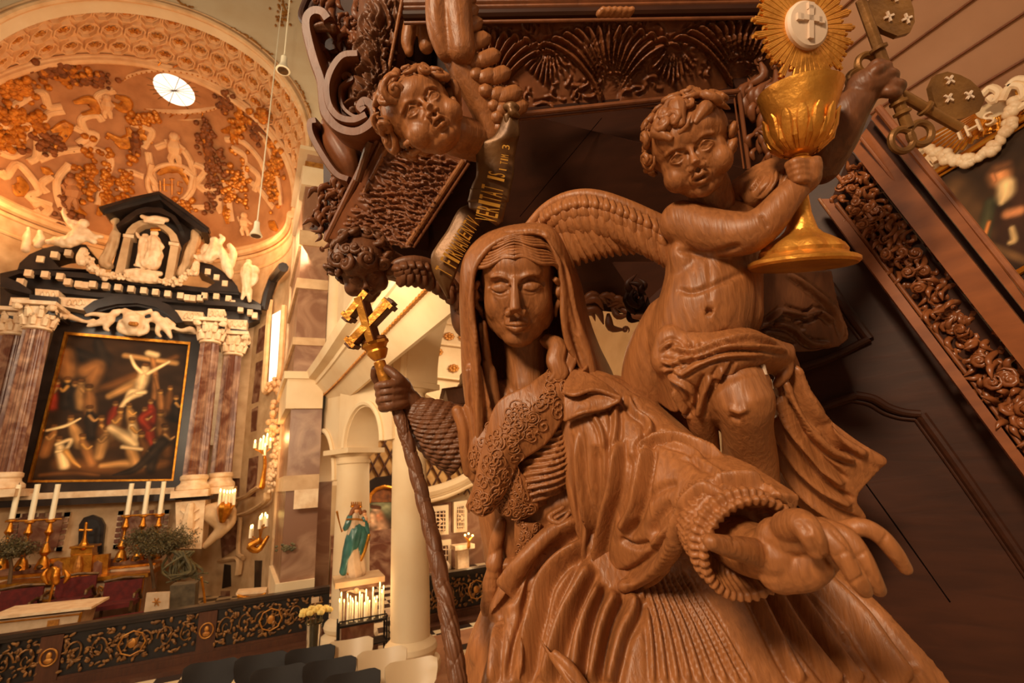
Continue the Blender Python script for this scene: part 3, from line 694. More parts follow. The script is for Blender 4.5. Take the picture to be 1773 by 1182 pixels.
# entablature returns above the columns
b=MB();poly(c2,[(120,620),(280,640),(280,665),(120,650)],13.9,1.0,b);poly(c2,[(0,660),(130,680),(130,690),(0,680)],14.3,1.0,b);poly(c2,[(1030,705),(1150,715),(1150,735),(1030,730)],13.9,1.0,b);poly(c2,[(1150,750),(1265,760),(1262,785),(1150,780)],14.3,1.0,b)
poly(c2,[(165,590),(285,605),(285,645),(140,625)],14.5,.6,b);poly(c2,[(40,620),(150,632),(140,682),(0,668)],14.6,.6,b);poly(c2,[(1050,685),(1150,690),(1150,730),(1040,725)],14.5,.6,b);poly(c2,[(1150,735),(1262,742),(1262,760),(1150,755)],14.6,.6,b)
b.build('entablature_return','darkmarble',alt)
# ---- altar painting
pt=thing('altar_painting','large dark painting of a pale figure on a cross, framed in black and gilt','painting',tuple(at(170,855,Y=14.75)))
out=[(98,556),(348,580),(312,850),(18,852)];inn=[(112,574),(330,592),(300,832),(47,835)]
def frame_ring(o,i,Y,th,name,m,par):
    b=MB();rr=[]
    for k in range(4):
        a=at(*o[k],Y=Y);c=at(*i[k],Y=Y);rr.append([a,c,c+[0,th,0],a+[0,th,0]])
    b.loft(rr,closed_v=True,cap=False);return b.build(name,m,par)
frame_ring(out,inn,14.75,.35,'frame','darkmarble',pt)
i2=[(116,579),(326,596),(297,829),(52,831)];frame_ring(inn,i2,14.72,.1,'gilt_slip','gold',pt)
pal=[(196,140,70),(150,98,52),(100,62,30),(140,46,26),(240,200,140),(44,34,26),(180,130,74)]
_a,_b,_c,_d=[at(*p_,Y=14.83) for p_ in (i2[3],i2[2],i2[1],i2[0])]
cv=Painting(_a,_b-_a,_d-_a,150,190,(52,34,20),3)
def dab(k,fn,pts,r,soft=.6,al=.95):
    P=[at(*fn(*p),Y=14.83) for p in pts];m=max(3,len(P)*4);P=spline(P,m) if len(P)>2 else np.linspace(P[0],P[-1],m)
    cv.dab(pal[k],P,np.interp(np.linspace(0,1,m),np.linspace(0,1,len(r)),r)*1.05,soft,al)
# sky and rocks
dab(5,c2,[(360,850),(520,900),(500,800)],[.1,.25,.1]);dab(2,c2,[(450,1060),(640,1000),(900,880)],[.08,.18,.10]);dab(1,c2,[(340,860),(350,960)],[.18,.22]);dab(1,c2,[(440,950),(500,930),(440,1060)],[.22,.2,.2]);dab(6,c2,[(560,1080),(700,1010)],[.1,.16])
dab(2,c3,[(250,250),(500,270),(700,250)],[.2,.25,.15]);dab(6,c3,[(430,260),(540,250),(640,260)],[.08,.12,.06]);dab(2,c3,[(450,150),(600,120)],[.3,.3])
# cross
dab(6,c2,[(640,872),(900,912)],[.09,.09]);dab(1,c2,[(780,880),(795,980),(790,1090)],[.08,.08,.08]);dab(4,c2,[(760,860),(800,870)],[.10,.10]);dab(1,c2,[(795,980),(840,1180)],[.05,.05])
# pale figure
dab(4,c2,[(742,935),(744,940)],[.10,.10]);dab(2,c2,[(738,918),(752,920)],[.06,.06]);dab(4,c2,[(740,960),(725,1010),(708,1062)],[.15,.16,.11]);dab(4,c2,[(725,960),(690,925),(668,875)],[.07,.055,.045]);dab(4,c2,[(755,965),(820,930),(865,905)],[.07,.055,.045])
dab(4,c2,[(715,1065),(670,1060),(640,1120)],[.11,.10,.06]);dab(4,c2,[(700,1070),(650,1100),(610,1150)],[.10,.08,.06]);dab(4,c2,[(740,1060),(700,1065)],[.07,.05])
rp=np.random.default_rng(11)
# mourners and crowd: small heads and draped bodies
def man(fn,x,y,s,m,lean,hm=4):
    hm=6 if hm==4 and rp.random()<.6 else 0
    arm=rp.random()<.5
    dab(m,fn,[(x,y+16*s),(x+lean*.5,y+50*s),(x+lean,y+100*s)],[.07*s,.13*s,.12*s]);dab(hm,fn,[(x,y),(x+2,y+2)],[.062*s,.062*s]);dab(2,fn,[(x-4*s,y-9*s),(x+7*s,y-9*s)],[.045*s,.045*s])
    if arm: dab(hm,fn,[(x,y+26*s),(x+(18 if lean>0 else -18)*s,y+44*s),(x+(36 if lean>0 else -30)*s,y+34*s)],[.045*s,.04*s,.025*s])
for x,y,m,l in ((290,1010,3,-20),(345,1000,5,-10),(385,1020,5,10),(415,1010,6,6),(455,1040,1,8)): man(c2,x,y,1.2,m,l)
for x,y,m,l in ((590,1120,3,-20),(660,1130,6,20),(770,1110,3,10),(820,1060,1,14),(870,1040,2,-10),(900,1090,5,6),(740,1150,3,8)): man(c2,x,y,1.0,m,l)
for x,y,m,l in ((230,100,1,-40),(300,60,6,40),(380,20,5,10),(430,60,2,8),(510,30,1,-40),(560,70,4,10),(620,60,3,20),(680,40,1,16),(700,100,2,12),(350,140,1,40),(450,110,6,-30),(600,130,2,30),(660,160,5,-20),(250,150,4,24),(540,150,6,40)): man(c3,x,y,1.1,m,l,4 if rp.random()<.7 else 0)
dab(4,c3,[(470,100),(520,130),(570,170)],[.10,.14,.10]);dab(4,c3,[(240,170),(300,150),(280,190),(240,200)],[.05,.06,.05,.04]);dab(0,c3,[(280,200),(310,240),(340,265)],[.08,.06,.03]);dab(4,c3,[(340,60),(280,90),(200,110)],[.03,.05,.04]);dab(4,c3,[(520,180),(600,190)],[.06,.05]);dab(3,c3,[(640,30),(600,60),(630,100)],[.09,.1,.08]);dab(5,c3,[(480,300),(580,270),(690,160)],[.02,.1,.16]);dab(2,c3,[(170,300),(300,290),(420,300)],[.06,.08,.05])
cv.build('canvas',pt)
# ---- free figures
W_='whitemarble'
figure('marble_madonna',cM,[[(635,440,34)],[(630,500,50),(640,580,62),(630,680,78),(560,745,60)],[(600,500,40),(700,560,30),(690,590,26),(590,575,22)],[(540,460,26)],[(530,500,34),(510,580,36),(500,690,40),(480,745,34)],[(660,660,60),(640,770,40),(600,785,26)],[(480,480,16),(450,430,7),(440,420,6)],[(430,760,14),(540,780,22),(650,780,20)]],14.62,W_,'white marble mother and child seated in the niche under the black gable','statue',fold=.03,vox=.022)
b=MB();
for k in range(7): chain(cM,[(605+k*13,405,6),(602+k*14,378,4)],14.5,b,5)
chain(cM,[(600,402,10),(690,402,10)],14.5,b);b.build('crown','gold',COL.objects['marble_madonna'])
figure('reclining_angel',c2,[[(430,195,22)],[(410,220,20),(400,260,34),(350,290,34),(290,290,24),(245,292,12)],[(385,225,16),(345,185,12),(325,145,9),(325,118,8)],[(440,235,16),(480,262,12),(525,265,8)],[(380,280,30),(440,270,24),(480,290,14)],[(330,300,16),(280,275,14)],[(350,180,14),(390,190,10)]],14.5,W_,'white marble angel reclining on the left curved pediment, one arm raised','statue',fold=.02)
figure('reclining_angel',c2,[[(1095,285,20)],[(1095,305,22),(1090,345,32),(1060,375,30),(1010,370,14),(990,360,8)],[(1120,320,20),(1145,370,26),(1165,430,24),(1180,470,12)],[(1120,300,14),(1140,275,12),(1125,255,8)],[(1175,310,14),(1195,350,18),(1190,410,10)],[(1050,310,12),(1045,340,16),(1055,365,10)]],14.5,W_,'white winged marble angel seated on the right curved pediment','statue',fold=.02)
figure('standing_saint',c2,[[(1272,392,15)],[(1270,415,20),(1262,450,28),(1262,500,26),(1260,545,20)],[(1285,425,16),(1312,425,10),(1318,450,9),(1285,462,8)],[(1248,430,14),(1240,460,10)],[(1252,540,14),(1240,580,9)],[(1275,540,16),(1278,595,10)],[(1300,430,14),(1310,480,16),(1295,510,8)]],14.5,W_,'white marble standing figure with bent arm at the right end of the altar entablature','statue',fold=.02)
figure('small_figure',c2,[[(145,222,10)],[(145,240,12),(140,280,18),(130,330,20)],[(130,250,8),(115,280,6)]],14.7,W_,'small white figure behind the left curved pediment','statue')
figure('kneeling_cherub',c2,[[(205,240,13)],[(205,258,16),(215,285,20),(190,310,16)],[(190,265,8),(170,290,7)]],14.7,W_,'small pale crouching cherub left of the reclining angel','statue')
# ---- altar table and what stands on it
ty=13.6
t=thing('altar_table','long altar table with gilt scrollwork front below the black and white altar','altar table',tuple(at(120,1070,Y=ty)))
b=poly(c3,[(-40,782),(622,728),(600,880),(590,925),(330,945),(-40,1000)],ty,1.0);b.build('table_body','brownmarble',t)
b=poly(c3,[(-40,768),(628,716),(628,732),(-40,786)],ty-.1,1.1);b.build('table_top','gold',t)
b=poly(c3,[(-40,795),(575,748),(570,800),(-40,842)],ty-.03,.05);b.build('frontal_band','linen',t)
b=MB()
for k in range(22):
    x=-20+k*28;y=820-k*2.2;chain(c3,[(x-10,y+12,3),(x-6,y-12,4),(x+8,y-8,4),(x+6,y+6,3),(x-2,y+2,2)],ty-.05,b,5)
b.build('scroll_inlay','goldpaint',t)
b=MB();chain(c3,[(605,735,8),(582,900,8)],ty-.06,b,6);chain(c3,[(-40,850,6),(570,806,6)],ty-.06,b,6);b.build('gilt_border','gold',t)
t=thing('altar_shelf','stepped gilt and white shelf behind the altar table','shelf',tuple(at(150,1010,Y=14.3)))
b=poly(c3,[(-40,742),(190,722),(190,745),(-40,775)],14.2,.5);poly(c3,[(455,695),(655,680),(655,712),(455,728)],14.2,.5).build('step','whitemarble',t);b.build('step','whitemarble',t)
b=poly(c3,[(-40,735),(660,672),(660,682),(-40,748)],14.15,.6);poly(c3,[(-40,772),(640,712),(640,722),(-40,782)],14.1,.6,b);b.build('gilt_edge','gold',t)
b=poly(c3,[(-40,700),(640,640),(640,678),(-40,740)],14.35,.4);b.build('riser','redmarble',t)
t=thing('tabernacle','gilded tabernacle with open wings in the middle of the altar','tabernacle',tuple(at(*c3(330,735),Y=13.95)))
b=poly(c3,[(290,745),(300,640),(392,636),(382,740)],13.9,.35);poly(c3,[(298,640),(302,604),(390,600),(392,640)],13.95,.3,b);poly(c3,[(292,612),(296,603),(400,597),(398,606)],13.85,.45,b);b.build('cabinet','gold',t)
b=MB();chain(c3,[(335,650,8),(330,690,16),(328,725,10)],13.85,b);b.build('relief_door','goldpaint',t)
for pts,c_ in (([(192,735),(210,655),(300,648),(292,745)],(246,690)),([(386,738),(392,640),(462,634),(455,722)],(415,690))):
    w_=poly(c3,pts,14.0,.15).build('wing','gold',t);poly(c3,[(c_[0]-22,c_[1]+34),(c_[0]-18,c_[1]-18),(c_[0],c_[1]-28),(c_[0]+18,c_[1]-18),(c_[0]+16,c_[1]+34)],13.97,.1).build('dark_opening','redmarble',w_)
b=MB();chain(c3,[(366,505,6),(360,560,6),(357,585,12),(355,600,18)],13.95,b);chain(c3,[(338,533,5),(388,533,5)],13.95,b)
tag(b.build('altar_cross','gold'),'small gilded cross standing on top of the tabernacle','cross')
gcn='tall altar candles on the candle bars';cps=[((50,485),(90,340)),((130,490),(165,338)),((218,487),(250,338)),((540,468),(560,335)),((612,465),(620,327)),((678,465),(690,327))]
names=['leftmost','second','third','fourth','fifth','rightmost']
for k,(bt,tp) in enumerate(cps):
    pb=at(*c3(*bt),Y=13.9);zt=at(*c3(*tp),Y=13.9)[2]
    t=thing('altar_candle','tall white altar candle, %s of the six above the altar table counted from the left'%names[k],'candle',tuple(pb),gcn)
    MB().lathe([(.05,pb[2]),(.048,zt)],(pb[0],pb[1],0),n=12).build('candle','wax',t);MB().lathe([(.008,zt),(.004,zt+.05)],(pb[0],pb[1],0),n=6).build('wick','black',t)
    base=at(*c3(bt[0]-8+ (0 if k<3 else -10),bt[1]+115),Y=13.9);z0=pb[2];z1=z0-.98
    t=thing('altar_candlestick','gilded baluster candlestick, %s of the six behind the altar table counted from the left'%names[k],'candlestick',(pb[0],pb[1],z1),'gilded altar candlesticks')
    pf=[(.02,z0),(.09,z0-.02),(.09,z0-.05),(.03,z0-.08),(.05,z0-.2),(.08,z0-.26),(.03,z0-.34),(.03,z0-.46),(.07,z0-.58),(.1,z0-.66),(.04,z0-.74),(.08,z0-.80),(.11,z0-.9),(.13,z0-.98)]
    MB().lathe(pf,(pb[0],pb[1],0),n=16).build('stem','gold',t)
    b=MB()
    for q in range(3): a=q*2*PI/3+.5;b.ell((pb[0]+.10*math.cos(a),pb[1]+.10*math.sin(a),z1+.04),(.06,.06,.05),None,8,6)
    b.build('foot','bronze',t)
for (a,c_,lb) in (((25,497),(258,486),'gilded bar joining the three left altar candles'),((518,474),(696,464),'gilded bar joining the three right altar candles')):
    b=MB();chain(c3,[(a[0],a[1],4),(c_[0],c_[1],4)],13.88,b,6);tag(b.build('candle_bar','gold'),lb,'candle bar')
# ---- olive trees in the choir
def olive(fn,cx_,cy_,rx,ry,Y,trunk,label,seed,n=2600):
    r=np.random.default_rng(seed);px,py=fn(*trunk);p0=at(px,py,Y=Y);t=thing('olive_tree',label,'potted tree',tuple(p0))
    c=at(*fn(cx_,cy_),Y=Y);k=(fn(1,0)[0]-fn(0,0)[0])*dep(*fn(cx_,cy_),Y)/FPX;b=MB()
    b.tube([p0,p0*.5+c*.5+[.03,0,0],c],[.035,.03,.02],6)
    br=[]
    for i in range(46):
        d=r.normal(size=3);d/=np.linalg.norm(d);d[2]=abs(d[2])*.9-.25;e=c+d*np.array([rx*k,rx*k*.8,ry*k])*(.7+.45*r.random());s0=c+[0,0,-ry*k*.5*r.random()]
        b.tube([s0,(s0+e)/2+r.normal(size=3)*.04,e],[.012,.008,.004],4);br.append((s0,e))
    b.build('trunk','stem',t);V=[];F=[]
    for i in range(n):
        s0,e=br[r.integers(len(br))];q=s0+(e-s0)*(.3+.75*r.random())+r.normal(size=3)*.05;a=nrm(r.normal(size=3)+[0,0,.4]);w=nrm(np.cross(a,r.normal(size=3)));L=.055
        V+=[q,q+a*L*.5+w*.011,q+a*L,q+a*L*.5-w*.011];F.append((4*i,4*i+1,4*i+2,4*i+3))
    m=MB();m.add(np.array(V),F);me=m.mesh('leaves');link(me,'leaves','leaf',t,kind='stuff',smooth=0,fix=False)
    return t
olive(c3,700,590,120,95,13.3,(768,890),'airy grey-green olive tree right of the altar table',1,4200);olive(c3,610,560,70,60,13.7,(655,780),'smaller olive tree close behind the larger one right of the altar table',2,1500);olive(c3,40,620,95,70,13.5,(40,760),'grey-green olive tree cut by the left edge of the picture',3,2600)
b=MB();rr=np.random.default_rng(4)
for i in range(26): chain(c3,[(770+rr.normal()*25,625,6),(775+rr.normal()*45,690+rr.random()*20,5),(770+rr.normal()*50,735+rr.normal()*10,3)],13.1+rr.normal()*.1,b,5)
tag(b.build('hanging_foliage','leaf',kind='stuff'),'hanging grey-green foliage in shade under the olive tree','foliage')
# ---- choir furniture
def chair_red(cx_,top,Y,label,w=54):
    p=at(*c3(cx_,top+130),Y=Y);t=thing('choir_armchair',label,'armchair',tuple(p),'red velvet choir chairs');x,y,z=p;k=.0105*Y/13.3
    b=MB();b.bx(x-.32,x+.32,y+.3,y+.36,z+.42,z+.78);b.build('backrest','redcloth',t);b=MB();b.bx(x-.32,x+.32,y-.2,y+.3,z+.34,z+.42);b.build('seat','redcloth',t)
    b=MB()
    for s in(-1,1): b.tube([(x+s*.33,y+.33,z+.4),(x+s*.33,y+.1,z+.6),(x+s*.33,y-.2,z+.56),(x+s*.33,y-.2,z+.5)],.03,6)
    b.tube([(x-.34,y+.33,z+.80),(x,y+.33,z+.84),(x+.34,y+.33,z+.80)],.03,6);b.build('frame','bronze',t)
    for s in(-1,1):
        for q in(-.2,.3): MB().tube([(x+s*.3,y+q,z),(x+s*.3,y+q,z+.45)],.03,6).build('leg','bronze',t)
chair_red(268,800,12.9,'dark red armchair directly right of the gilt lectern');chair_red(478,810,12.9,'dark red armchair in front of the right end of the altar table');chair_red(20,860,12.9,'dark red armchair at the far left edge of the choir')
t=thing('gilt_lectern','gilded eagle lectern on a slender pole in front of the altar','lectern',tuple(at(*c3(200,875),Y=12.7)))
b=MB();chain(c3,[(200,878,5),(222,780,5),(236,745,6)],12.7,b,6);b.build('pole','gold',t)
figure('eagle',c3,[[(240,705,14),(235,730,18),(240,755,12)],[(200,700,5),(185,725,12),(200,760,6)],[(275,705,5),(288,730,12),(275,755,6)],[(232,695,9),(222,690,4)]],12.7,'gold',parent=t,vox=.012)
t=thing('white_celebration_table','low white altar table with gilt edging in front left','altar table',tuple(at(*c3(150,990),Y=11.6)))
b=poly(c3,[(-60,925),(350,878),(325,962),(-60,1018)],11.6,.7);b.build('table_body','linen',t);b=poly(c3,[(-60,905),(388,858),(388,868),(-60,918)],11.5,.9);b.build('table_top','whitemarble',t)
b=MB();chain(c3,[(345,885,5),(325,958,5)],11.58,b,6);chain(c3,[(-60,932,3),(345,888,3)],11.58,b,6);b.build('gilt_border','gold',t)
b=poly(c3,[(202,918),(250,912),(240,972),(192,978)],11.57,.1);b.build('gilt_emblem_panel','goldpaint',t)
t=thing('white_signboard','plain white upright board with a faint gold emblem beside the fence','board',tuple(at(*c3(655,928),Y=11.2)))
b=poly(c3,[(622,800),(720,795),(706,1040),(588,1050)],11.2,.05);b.build('board','linen',t)
b=MB();
for k in range(6):
    a=k*PI/3;chain(c3,[(664,838,4),(664+16*math.cos(a),838+18*math.sin(a),2)],11.19,b,5)
b.build('emblem','goldpaint',t)
b=poly(c3,[(722,770),(830,760),(818,985),(714,990)],11.8,.4);tag(b.build('draped_stand','greycloth'),'grey-brown draped stand behind the white board and under the olive tree','stand')
b=MB();chain(c3,[(855,735,5),(868,820,5),(882,985,6)],11.6,b,6);tag(b.build('gilt_pole','gold'),'slanting gilded pole right of the olive tree','pole')
b=poly(c3,[(200,965),(590,905),(600,930),(340,965),(200,985)],11.9,.6);tag(b.build('red_carpet_step','redcloth'),'strip of dark red carpeted step behind the fence','step')
# side wall of the choir: panels, window, portal
def cylbox(fn,pts,m,name,par,dr=.05,th=.05,kind=None):
    P=[on_cyl(*fn(*p),dr=dr) for p in pts];cc=sum(P)/len(P);n_=nrm(np.array([cc[0]-DC[0],cc[1]-DC[1],0]));b=MB();b.loft([[p for p in P],[p+n_*th for p in P]]);return b.build(name,m,par,kind=kind)
def cK(x,y): return 380+x/3.939,560+y/3.939
def cL(x,y): return 380+x/4.922,840+y/4.922
wal=COL.objects['wall_altar']
for pts in ([(150,-60),(235,-80),(235,0),(150,60)],[(190,80),(235,50),(222,215),(150,240)],[(265,40),(325,0),(300,180),(245,210)],[(150,290),(215,275),(190,560),(110,580)],[(245,270),(300,245),(270,530),(215,550)],[(110,620),(185,600),(180,680),(105,700)],[(215,590),(265,560),(255,730),(210,740)],[(90,950),(150,930),(140,1180),(80,1180)],[(200,920),(270,900),(250,1180),(180,1180)],[(60,300),(130,270),(100,600),(0,600)]):
    cylbox(cK,pts,'redmarble','marble_panel',wal)
for pts in ([(150,300),(138,540),(20,620),(0,300)],[(40,670),(95,680),(98,860),(20,880)],[(10,900),(90,900),(80,1100),(0,1120)],[(300,640),(362,640),(350,880),(295,890)]):
    cylbox(cL,pts,'darkmarble' if pts[0][0] in(300,40) else 'redmarble','dark_bay',wal,.06)
cylbox(cK,[(360,-60),(432,-100),(400,370),(335,400)],'glass','tall_window_pane',wal,.12,.03)
b=MB()
P=[on_cyl(*cK(x,y),dr=.16) for x,y in((350,-160),(330,40),(318,250),(305,460),(345,430),(405,375),(425,150),(440,-120))];b.tube(spline(P,40),.075,6)
b.build('window_frame','strap',wal)
b=MB();b.tube([on_cyl(*c2(x,y),dr=.25) for x,y in((1355,640),(1370,560),(1400,480),(1450,420))],.14,8);b.build('black_arch_moulding','darkmarble',wal)
for pts in ([(0,130),(90,130),(150,120),(230,90),(280,50),(340,10)],[(0,250),(120,260),(220,240),(320,190),(400,130),(410,60)],[(140,130),(60,300)],[(180,270),(160,560),(200,620)],[(0,640),(120,620),(170,640),(160,760)]):
    b=MB();b.tube(spline([on_cyl(*cL(*p),dr=.2) for p in pts],24),.09,6,flat=.6);b.build('portal_moulding','stone',wal)
for pts in ([(330,450),(400,420),(380,700),(350,760)],[(350,780),(390,820),(400,900),(370,1000),(350,1130)]):
    b=garland(cK,[(p[0],p[1]) for p in pts],13.2,.11,20);tag(b.build('carved_pendant','strap' if pts[0][0]==330 else 'whitemarble'),'carved festoon of fruit on the edge of the marble pier, %s'%('upper and browner one' if pts[0][0]==330 else 'lower and whiter one'),'carving')
# gilt candelabra with lit candles
def candelabrum(fn,xs,yb,yt,stem,Y,label,arms,mname='gold'):
    t=thing('gilt_candelabrum',label,'candelabrum',tuple(at(*fn(*stem[-1]),Y=Y)))
    b=MB();chain(fn,[(x,y,r) for (x,y),r in zip(stem,arms)],Y,b);cx_=stem[0][0]
    for k,x in enumerate(xs):
        chain(fn,[(cx_,stem[0][1]+30,3),((cx_+x)/2,yb[k]+22,3),(x,yb[k]+4,5)],Y+.12*math.sin(k*2.),b,5)
    b.build('branches',mname,t)
    for k,x in enumerate(xs):
        yy=Y+.12*math.sin(k*2.);p=at(*fn(x,yb[k]),Y=yy);q=at(*fn(x,yt[k]),Y=yy)
        c=MB().lathe([(.035,p[2]),(.033,q[2])],(p[0],yy,0),n=8).build('candle','wax',t);MB().ell((p[0],yy,q[2]+.04),(.018,.018,.045),None,8,6).build('flame','flame',c)
    return t
candelabrum(cK,[240,275,295,322,343,306],[850,860,860,830,850,900],[815,805,785,770,800,840],[(305,870),(310,960),(300,1040),(290,1110)],12.9,'tall gilded candelabrum with lit candles between the altar columns and the marble pier',[9,12,14,20])
candelabrum(c3,[930,945,958,970,982,992],[430,433,434,434,432,426],[372,376,378,378,376,372],[(955,440),(950,465),(945,490)],13.62,'gilded wall bracket with six lit candles at the foot of the right altar column',[30,24,14])
candelabrum(cL,[262,275,340,355,385,400],[450,430,370,340,330,350],[370,365,290,270,262,280],[(340,470),(260,520),(330,550),(410,440)],12.7,'gilded scrolled wall bracket with unlit white candles beside the marble pier',[26,30,26,14])
point('candle_glow',tuple(at(*c3(960,360),Y=12.2)),22,(1,.55,.2),.1);point('candle_glow',tuple(at(*cK(290,780),Y=12.4)),22,(1,.55,.2),.1)
t=thing('gilt_side_table','small gilded carved side table near the marble pier','side table',tuple(at(*cL(280,1080),Y=12.3)))
b=poly(cL,[(140,920),(395,900),(395,915),(140,938)],12.3,.5);b.build('table_top','whitemarble',t)
b=MB();chain(cL,[(160,940,12),(180,1000,8),(190,1075,8)],12.3,b);chain(cL,[(385,925,12),(365,1000,8),(360,1070,8)],12.3,b);chain(cL,[(170,945,14),(270,965,20),(380,935,14)],12.3,b);b.build('carved_apron','gold',t)
b=MB();p=at(530,863,Y=10.1);b.box(p,(.42,.16,.34));tag(b.build('wall_speaker','whitemarble'),'white box fixed on the front of the marble pier','box')
b=MB();
for k in range(30): b.ell(at(*cL(580+rr.normal()*32,530+rr.normal()*16),Y=10.25),(.03,.03,.025),None,6,4)
tag(b.build('wreath_spray','leaf',kind='stuff'),'small grey-green spray of leaves fixed to the marble pier','wreath')
# ============================================================ ITEMS OF THE CROSSING
# ---- carved communion fence
def fence(x0,x1,yf,posts,label,seed):
    r=np.random.default_rng(seed);t=thing('communion_rail',label,'railing',((x0+x1)/2,yf,0));zt=.86
    b=MB();b.bx(x0,x1,yf-.10,yf+.10,zt-.05,zt);b.bx(x0,x1,yf-.07,yf+.07,zt-.10,zt-.05);b.build('top_rail','darkmarble',t)
    b=MB();b.bx(x0,x1,yf-.09,yf+.09,0,.16);b.bx(x0,x1,yf-.06,yf+.06,.16,.2);b.bx(x0,x1,yf-.35,yf+.1,0,.06);b.build('plinth','darkoak',t)
    b=MB();b.bx(x0,x1,yf-.02,yf+.02,.2,zt-.1);b.build('back_panel','black',t)
    ed=[x0]+posts+[x1]
    for p in posts:
        b=MB();b.bx(p-.13,p+.13,yf-.07,yf+.05,.14,zt-.09);o=b.build('post','darkoak',t)
        b=MB();b.tube([(p+.095*math.cos(a),yf-.085,.48+.11*math.sin(a)) for a in np.linspace(0,2*PI,25)[:-1]],.012,6,closed=True);b.ell((p,yf-.08,.5),(.035,.02,.05),None,8,6);b.ell((p,yf-.08,.43),(.055,.02,.04),None,8,6);b.build('medallion','goldpaint',o)
    for a,c in zip(ed[:-1],ed[1:]):
        a+=.14;c-=.14
        if c-a<.3: continue
        b=MB();n=int((c-a)/.30)+1
        for i in range(n):
            x=a+(i+.5)*(c-a)/n;sg=1 if i%2 else -1;P=[]
            for q in range(22):
                th_=q*.42;rr=.11*(1-q/26);P.append((x+sg*rr*math.cos(th_),yf-.05-.015*math.sin(q),.48+rr*1.5*math.sin(th_)))
            b.tube(P,np.linspace(.014,.007,22),5)
            for q in range(26):
                px_,pz_=x+r.uniform(-.15,.15),.24+r.uniform(0,.50);aa=r.random()*6.28
                b.ell((px_,yf-.05-r.random()*.03,pz_),(.028+.02*r.random(),.014,.015+.01*r.random()),np.array([[math.cos(aa),0,-math.sin(aa)],[0,1,0],[math.sin(aa),0,math.cos(aa)]]),6,4)
        b.build('foliage_panel','fencegold',t)
        m=(a+c)/2;b=MB();R_=[(m+.17*math.cos(q),yf-.08,.48+.17*math.sin(q)) for q in np.linspace(0,2*PI,9)[:-1]];b.tube(R_,.012,5,closed=True);b.ell((m,yf-.07,.48),(.06,.025,.07),None,8,6)
        b.build('central_device','goldpaint',t)
    return t
M['fencegold']=mat('aged_gilt_carving',(156,108,56),(74,46,26),16,rough=.5,metal=.3)
fx=[at(x,1100,Y=10.0)[0] for x in(95,358)]
fence(-9.5,.58,10.0,[fx[0]-3.0,fx[0]-1.5,fx[0],(fx[0]+fx[1])/2*0+fx[1]],'long dark carved communion rail with gilt foliage before the high altar',5)
fence(1.9,5.4,9.6,[4.6],'short dark carved rail with gilt foliage behind the carved staff',6)
# ---- shell chairs
def shell_chair(m):
    t=thing('shell_chair','','chair',(0,0,0));G=[]
    for v in np.linspace(0,1,15):
        row=[]
        if v<.55: y=-.22+.40*(v/.55);z=.45-.012*math.sin(v/.55*PI);w=.21-.03*abs(v-.25)
        else:
            q=(v-.55)/.45;y=.18+.10*q+.03*q*q;z=.45+.37*q;w=.125+.14*math.sin(min(1,max(0,(q-.12)/.6))*PI*.5)**1.3
        for u in np.linspace(-1,1,11):
            zz=z+(.05*u*u if v<.55 else 0)+(.035*u*u if v>.8 else 0)-(.05*abs(u)**8 if v>.93 else 0);yy=y-(.06*u*u if v>=.55 else 0)
            row.append((u*w,yy,zz))
        G.append(row)
    MB().sheet(G,.012).build('shell',m,t,smooth=60)
    for sx,sy in((-1,-1),(1,-1),(-1,1),(1,1)): MB().tube([(sx*.06,sy*.05,.43),(sx*.15,sy*.12,.40),(sx*.21,sy*.20,0)],.009,6).build('leg','iron',t)
    return t
M['chairblack']=mat('black_lacquered_plywood',(26,17,13),rough=.7);M['chairwhite']=mat('cream_lacquered_plywood',(214,188,152),rough=.4)
def chairs(m,spots,grp):
    pr_=shell_chair(m)
    for i,(px,py,lb) in enumerate(spots):
        p=at(px,py,Z=.80);c=pr_ if i==0 else copy_tree(pr_);c.location=(p[0],p[1]-.28,0);c.rotation_euler[2]=-.12;c['label']=lb;c['group']=grp
chairs('chairblack',[(533,1126,'black shell chair with its back nearest the vase of pale roses'),(448,1138,'second black shell chair from the left in the far row'),(362,1150,'black shell chair at the left end of the far row'),(566,1147,'black shell chair touching the cream chairs in the middle row'),(478,1160,'black shell chair left of the middle row, behind the far ones'),(604,1170,'black shell chair cut by the lower edge beside the nearest cream chair')],'black shell chairs in rows')
chairs('chairwhite',[(601,1112,'cream shell chair farthest off, in front of the votive candles'),(656,1129,'cream shell chair in the middle, touching the thick white column'),(706,1148,'cream shell chair nearest the carved staff')],'cream shell chairs in rows')
# ---- roses in a tall vase
p=at(545,1060,Z=.95);t=thing('rose_vase','tall clear vase of pale yellow roses standing by the end of the rail','flower vase',(p[0],p[1],0))
M['vase']=mat('smoked_glass',(150,140,110),rough=.08);M['vase'].node_tree.nodes['Principled BSDF'].inputs['Transmission Weight'].default_value=.9
b=MB();b.lathe([(.09,0),(.09,.02),(.07,.2),(.10,.82),(.12,.84),(.09,.80),(.06,.22),(.06,.04)],(p[0],p[1],0),n=20);b.build('vase','vase',t)
b=MB()
for k in range(9): a=k*.7;b.tube([(p[0]+.02*math.cos(a),p[1]+.02*math.sin(a),.1),(p[0]+.10*math.cos(a),p[1]+.10*math.sin(a),.9)],.006,4)
b.build('stems','leaf',t)
M['rose']=mat('pale_yellow_petals',(240,214,130),(226,190,96),14,rough=.7)
for k in range(14):
    a=k*2.4;rr=.19*math.sqrt((k+.5)/14);c=np.array([p[0]+rr*math.cos(a),p[1]+rr*math.sin(a),.96+.06*math.cos(k)*0+.05*(1-rr/.2)]);b=MB();b.ell(c,.030,None,8,6)
    for q in range(7): d=q*.9;b.ell(c+[.026*math.cos(d),.026*math.sin(d),.004*(q%3)],(.026,.026,.03),None,7,5)
    b.build('rose','rose',t)
